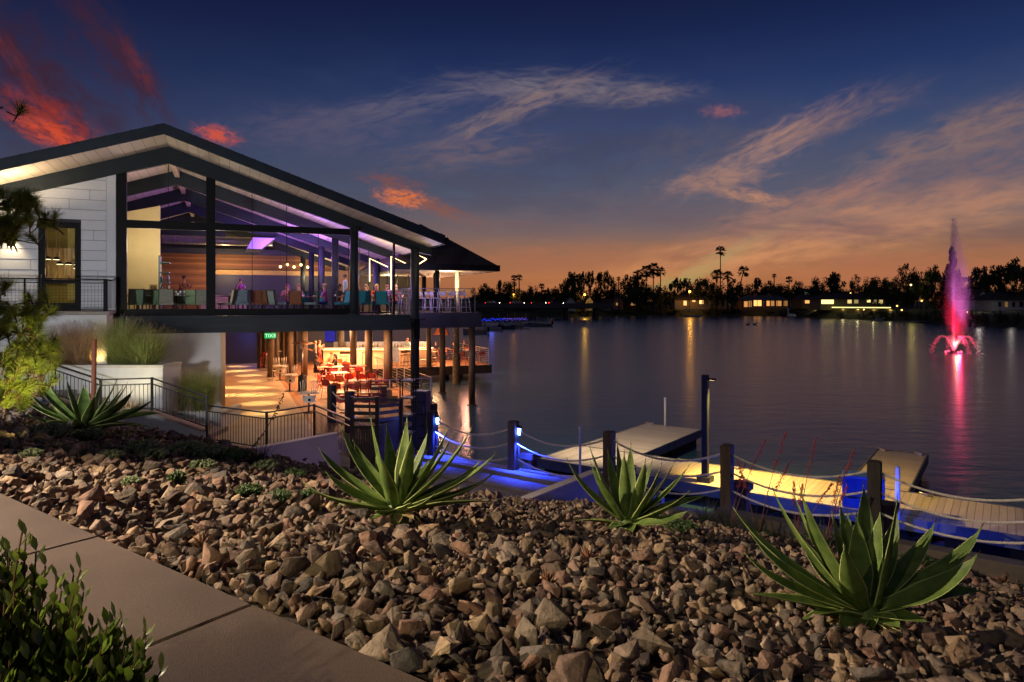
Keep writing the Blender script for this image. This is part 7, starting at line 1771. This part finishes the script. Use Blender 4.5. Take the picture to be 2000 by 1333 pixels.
# boats
def boat(label, x, ywl, lpx, col_, canopy=None, rot=0.0, motor=True, name='boat', cabin=False):
    Y = E*FPX/(ywl-591); L_ = lpx/FPX*Y; p = at(x, ywl, Y); root = thing(name, label, 'boat', (p.x, Y, 0), rot); hm = mat('hull_%d_%d_%d' % col_, col_, .4, var=.06)
    n = 9; q = MB(); vs = []
    for i in range(n):
        t = i/(n-1); x_ = -L_/2+L_*t; w_ = L_*.19*(1-max(0, (t-.45)/.55)**2.2)+.02; sh = .55+.25*t*t
        vs += [(x_, -w_, sh), (x_*.97, -w_*.75, -.15), (x_*.97, w_*.75, -.15), (x_, w_, sh), (x_, w_*.9, sh-.02), (x_*.96, w_*.7, .2), (x_*.96, -w_*.7, .2), (x_, -w_*.9, sh-.02)]
    q.add(vs, [(i*8+k, i*8+(k+1) % 8, (i+1)*8+(k+1) % 8, (i+1)*8+k) for i in range(n-1) for k in range(8)], 0, False); q.add(vs[:8], [tuple(range(8))]); q.build('hull', hm, root)
    q = MB(); q.box(-L_*.2, L_*.05, -L_*.12, L_*.12, .2, .62); q.build('seat', mat('boat_seat', (120, 112, 110), .7), root)
    if motor: q = MB(); q.box(-L_/2-.35, -L_/2+.02, -.16, .16, .35, 1.05); q.box(-L_/2-.22, -L_/2-.08, -.06, .06, -.4, .34); q.build('outboard_motor', BLACK, root)
    if canopy:
        q = MB(); q.prism([(-L_*.36,-L_*.17,2.05),(L_*.2,-L_*.17,2.05),(L_*.17,-L_*.17,2.22),(-L_*.33,-L_*.17,2.22)], (0,L_*.34,0)); q.build('canopy', mat('canopy_%d_%d_%d' % canopy, canopy, .8), root)
        for sx in (-.33, .17):
            for sy in (-1, 1): q = MB(); q.tube([(L_*sx, sy*L_*.16, .5), (L_*sx, sy*L_*.16, 2.06)], .03, 5); q.build('canopy_pole', PIPE, root)
    else: q = MB(); q.add([(L_*.1,-L_*.1,.6),(L_*.1,L_*.1,.6),(L_*.02,L_*.09,1.0),(L_*.02,-L_*.09,1.0)], [(0,1,2,3)]); q.build('windscreen', mat('dark_pane', (22, 24, 30)), root)
    return root
boat('low grey runabout nearest the restaurant deck', 928, 652, 48, (118, 116, 122), None, math.pi)
boat('white hulled skiff behind the grey runabout', 962, 646, 34, (150, 150, 156), None, math.pi+.1); boat('dark canopied boat in the middle of the moored row', 992, 643, 30, (60, 62, 70), (34, 36, 44), .2)
boat('yellow pedal boat between the darker boats', 1017, 639, 14, (206, 170, 60), None, .3, False); boat('blue pedal boat right of the yellow one', 1029, 638, 14, (50, 80, 170), None, .2, False); boat('grey pedal boat left of the yellow one', 1006, 640, 14, (140, 140, 146), None, .1, False)
boat('pontoon boat with dark canopy and motor at the end of the row', 1056, 638, 42, (100, 98, 104), (30, 32, 40), math.pi+.05)
boat('canopied boat behind the blue lit rail', 985, 628, 34, (70, 72, 84), (40, 52, 90), 0); boat('moored boat with blue cover under the bridge end', 1020, 625, 44, (64, 70, 96), (40, 60, 110), 0)
boat('small lit boat on the water before the bridge', 1069, 612, 16, (200, 190, 150), None, 0)
boat('pontoon boat with white canopy frame below the bungalow', 1352, 619.5, 42, (170, 166, 160), (196, 192, 186), 0); boat('small white boat moored right of the lit lawn', 1719, 626, 24, (176, 176, 184), None, .1); boat('little dark boat at the jetty below the bungalow', 1095, 611, 30, (80, 76, 76), None, 0, False)
boat('bright red kayak on the jetty below the pergola', 1647, 619.5, 13, (190, 30, 30), None, 0, False, name='kayak')
# swan shaped pedal boat
Y = E*FPX/(620-591.); p = at(1546, 620, Y); sw = thing('swan_boat', 'white swan shaped pedal boat moored by the jetty', 'boat', (p.x, p.y, 0)); q = MB(); q.sphere((0,0,.5), 1.3, 12, 8, 0, (1.2,.7,.55)); q.build('hull', PIPE, sw)
q = MB(); q.tube([(-.9,0,.8),(-1.3,0,1.8),(-1.0,0,2.7),(-1.35,0,3.1),(-1.8,0,2.95)], [.28,.2,.17,.2,.06], 8); q.build('neck', PIPE, sw)
# blue string of lights on the jetty rail
bl_ = thing('string_lights', 'blue and violet string lights along the marina jetty rail', 'lights', at(938, 624, 124)*1.0); q = MB(); q.tube([(0,0,0),(8.6,2.0,.15)], .02, 4); q.build('cable', BLACK, bl_)
q = MB(); q2 = MB()
for k in range(60):
    t = k/59; c = (8.6*t+rnd.uniform(-.08,.08), 2*t, .15*t+rnd.uniform(-.35, .1)); (q if t < .5 else q2).sphere(c, .045, 6, 4)
q.build('blue_bulbs', emis('blue_bulb', (40, 60, 255), 4), bl_)['kind'] = 'stuff'; q2.build('violet_bulbs', emis('violet_bulb', (110, 80, 220), 3.5), bl_)['kind'] = 'stuff'
lamp('POINT', 'string_glow', at(960, 626, 122), 40, (.1, .14, 1), size=.5)
for x, y, l_ in ((1460.5, 635, 'left one of two ducks floating on the lake'), (1474, 635, 'right one of two ducks floating on the lake')):
    Y = E*FPX/(y-591.); p = at(x, y, Y); dk_ = MB(); dk_.sphere((0,0,.12), .24, 10, 7, 0, (1.7,.8,.8)); dk_.tube([(.28,0,.2),(.36,0,.42),(.40,0,.52),(.58,0,.5)], [.09,.07,.1,.02], 8); dk_.tube([(-.3,0,.18),(-.52,0,.3)], [.1,.02], 6)
    tag(dk_.build('duck', mat('duck_feather', (60, 50, 44), .8), loc=(p.x, p.y, 0)), l_, 'duck')

# ------------------------------------------------------------------ fountain
Yf = E*FPX/(690-591.); pf = at(1862, 690, Yf); pf.z = 0
ft = thing('fountain', 'tall floating fountain lit red with a thin violet plume', 'fountain', (pf.x, pf.y, 0))
q = MB(); q.lathe([(.001,.12),(.5,.12),(.62,.05),(.62,-.2),(.001,-.2)], 18); q.cyl(0, 0, .12, .3, .09, n=10); q.build('float', BLACK, ft)
DROP = bpy.data.materials.new('water_spray'); DROP.use_nodes = True; N = DROP.node_tree.nodes; K = DROP.node_tree.links.new
b_ = N['Principled BSDF']; b_.inputs['Base Color'].default_value = (.85, .87, .9, 1); b_.inputs['Roughness'].default_value = .4
tr_ = N.new('ShaderNodeBsdfTranslucent'); tr_.inputs[0].default_value = (.85, .87, .9, 1); mx_ = N.new('ShaderNodeMixShader'); mx_.inputs[0].default_value = .6; K(b_.outputs[0], mx_.inputs[1]); K(tr_.outputs[0], mx_.inputs[2]); K(mx_.outputs[0], N['Material Output'].inputs[0])
def drops(name, gen, n, size, seed):
    r = random.Random(seed); q = MB()
    for _ in range(n):
        c = Vector(gen(r)); s_ = size*r.uniform(.5, 1.3); a = Vector((r.gauss(0,1), r.gauss(0,1), r.gauss(0,1.8))).normalized(); b = a.orthogonal().normalized(); d = a.cross(b)
        q.add([c+a*s_*1.6, c+b*s_*.6, c-b*s_*.3+d*s_*.5, c-b*s_*.3-d*s_*.5, ], [(0,1,2),(0,2,3),(0,3,1),(1,3,2)])
    o = q.build(name, DROP, ft); o['kind'] = 'stuff'; return o
H = 13.0
def jet(r):
    t = r.random()**1.9; z_ = .3+t*H; w_ = .06+.24*(z_/H); return (r.gauss(0, w_)*.55, r.gauss(0, w_)*.55, z_)
def mist(r):
    z_ = H*(1-r.random()**.62*.93); k = 1-z_/H; return (.12+r.gauss(0, .12+.95*k**.75)+.75*k, r.gauss(0, .12+.9*k**.75), z_)
drops('main_jet', jet, 6500, .034, 1); drops('mist', mist, 5000, .020, 2)
MIST = bpy.data.materials.new('spray_mist'); MIST.use_nodes = True; N = MIST.node_tree.nodes; N.remove(N['Principled BSDF'])
pv_ = N.new('ShaderNodeVolumePrincipled'); pv_.inputs['Color'].default_value = (.95, .95, .97, 1); pv_.inputs['Density'].default_value = .20; pv_.inputs['Anisotropy'].default_value = .2
tc_ = N.new('ShaderNodeTexCoord'); sp_ = N.new('ShaderNodeSeparateXYZ'); MIST.node_tree.links.new(tc_.outputs['Object'], sp_.inputs[0])
def vm(op, a, b=0., c=0.):
    n = N.new('ShaderNodeMath'); n.operation = op
    for i_, v in enumerate((a, b, c)):
        if isinstance(v, (int, float)): n.inputs[i_].default_value = v
        else: MIST.node_tree.links.new(v, n.inputs[i_])
    return n.outputs[0]
dx_ = vm('SUBTRACT', sp_.outputs[0], .34); rr_ = vm('SQRT', vm('ADD', vm('MULTIPLY', dx_, dx_), vm('MULTIPLY', sp_.outputs[1], sp_.outputs[1])))
nz_ = N.new('ShaderNodeTexNoise'); nz_.inputs['Scale'].default_value = .7; MIST.node_tree.links.new(tc_.outputs['Object'], nz_.inputs['Vector'])
de_ = vm('MAXIMUM', vm('SUBTRACT', 1.0, vm('MULTIPLY', rr_, .82)), 0.0); de_ = vm('MULTIPLY', vm('MULTIPLY', de_, .60), vm('MULTIPLY_ADD', nz_.outputs[0], 1.6, .1))
MIST.node_tree.links.new(de_, pv_.inputs['Density'])
MIST.node_tree.links.new(pv_.outputs[0], N['Material Output'].inputs['Volume'])
q = MB(); n_ = 20; prof = [(.05, .25, 0), (.42, .9, .12), (.95, 2.2, .3), (1.22, 4.2, .42), (1.15, 6.5, .42), (.88, 8.8, .34), (.52, 11, .2), (.2, 12.8, .08), (.02, 13.6, .05)]
vs = [(o_+r_*math.cos(2*math.pi*k/n_), r_*math.sin(2*math.pi*k/n_), z_) for r_, z_, o_ in prof for k in range(n_)]
q.add(vs, [(i*n_+k, i*n_+(k+1) % n_, (i+1)*n_+(k+1) % n_, (i+1)*n_+k) for i in range(len(prof)-1) for k in range(n_)], 0, True); q.add(vs[:n_], [tuple(range(n_))[::-1]]); q.add(vs[-n_:], [tuple(range(n_))])
q2 = q.build('mist_veil', MIST, ft); bm = bmesh.new(); bm.from_mesh(q2.data); bmesh.ops.remove_doubles(bm, verts=bm.verts, dist=.001); bmesh.ops.recalc_face_normals(bm, faces=bm.faces); bm.to_mesh(q2.data); bm.free()
q = MB(); q.lathe([(.05,.2),(.14,.9),(.17,1.7),(.12,2.5),(.05,3.2),(.01,3.5)], 12); q.build('jet_core', DROP, ft)
for k in range(7):
    an = k*2*math.pi/7+.35
    def arc(r, an=an):
        t = r.random(); d = 1.9*t; z_ = .28+8.6*t-8.9*t*t; return (math.cos(an)*d*1.15+r.gauss(0,.05+.08*t), math.sin(an)*d+r.gauss(0,.05+.08*t), z_*.72)
    drops('side_jet', arc, 520, .040, 10+k)
for k in range(4):
    q = MB(); a_ = k*math.pi/2; q.sphere((math.cos(a_)*.75, math.sin(a_)*.75-.0, .12), .09, 8, 5); q.build('lamp', emis('fountain_lamp', (255, 60, 90), 9), ft)
lamp('POINT', 'fountain_red', pf+Vector((0, -.9, .5)), 500, (1.0, .02, .09), size=.12)
lamp('POINT', 'fountain_white', pf+Vector((0, -.5, .9)), 50, (1.0, .6, .4), size=.1)
lamp('SPOT', 'fountain_violet', pf+Vector((.2, -2.2, .4)), 8000, (.50, .26, 1.0), pf+Vector((.1, 0, 11.0)), .1, R(34), .9)
lamp('SPOT', 'fountain_red_high', pf+Vector((-.2, -1.6, .4)), 8500, (1.0, .01, .06), pf+Vector((0, 0, 5.0)), .1, R(46), .9)
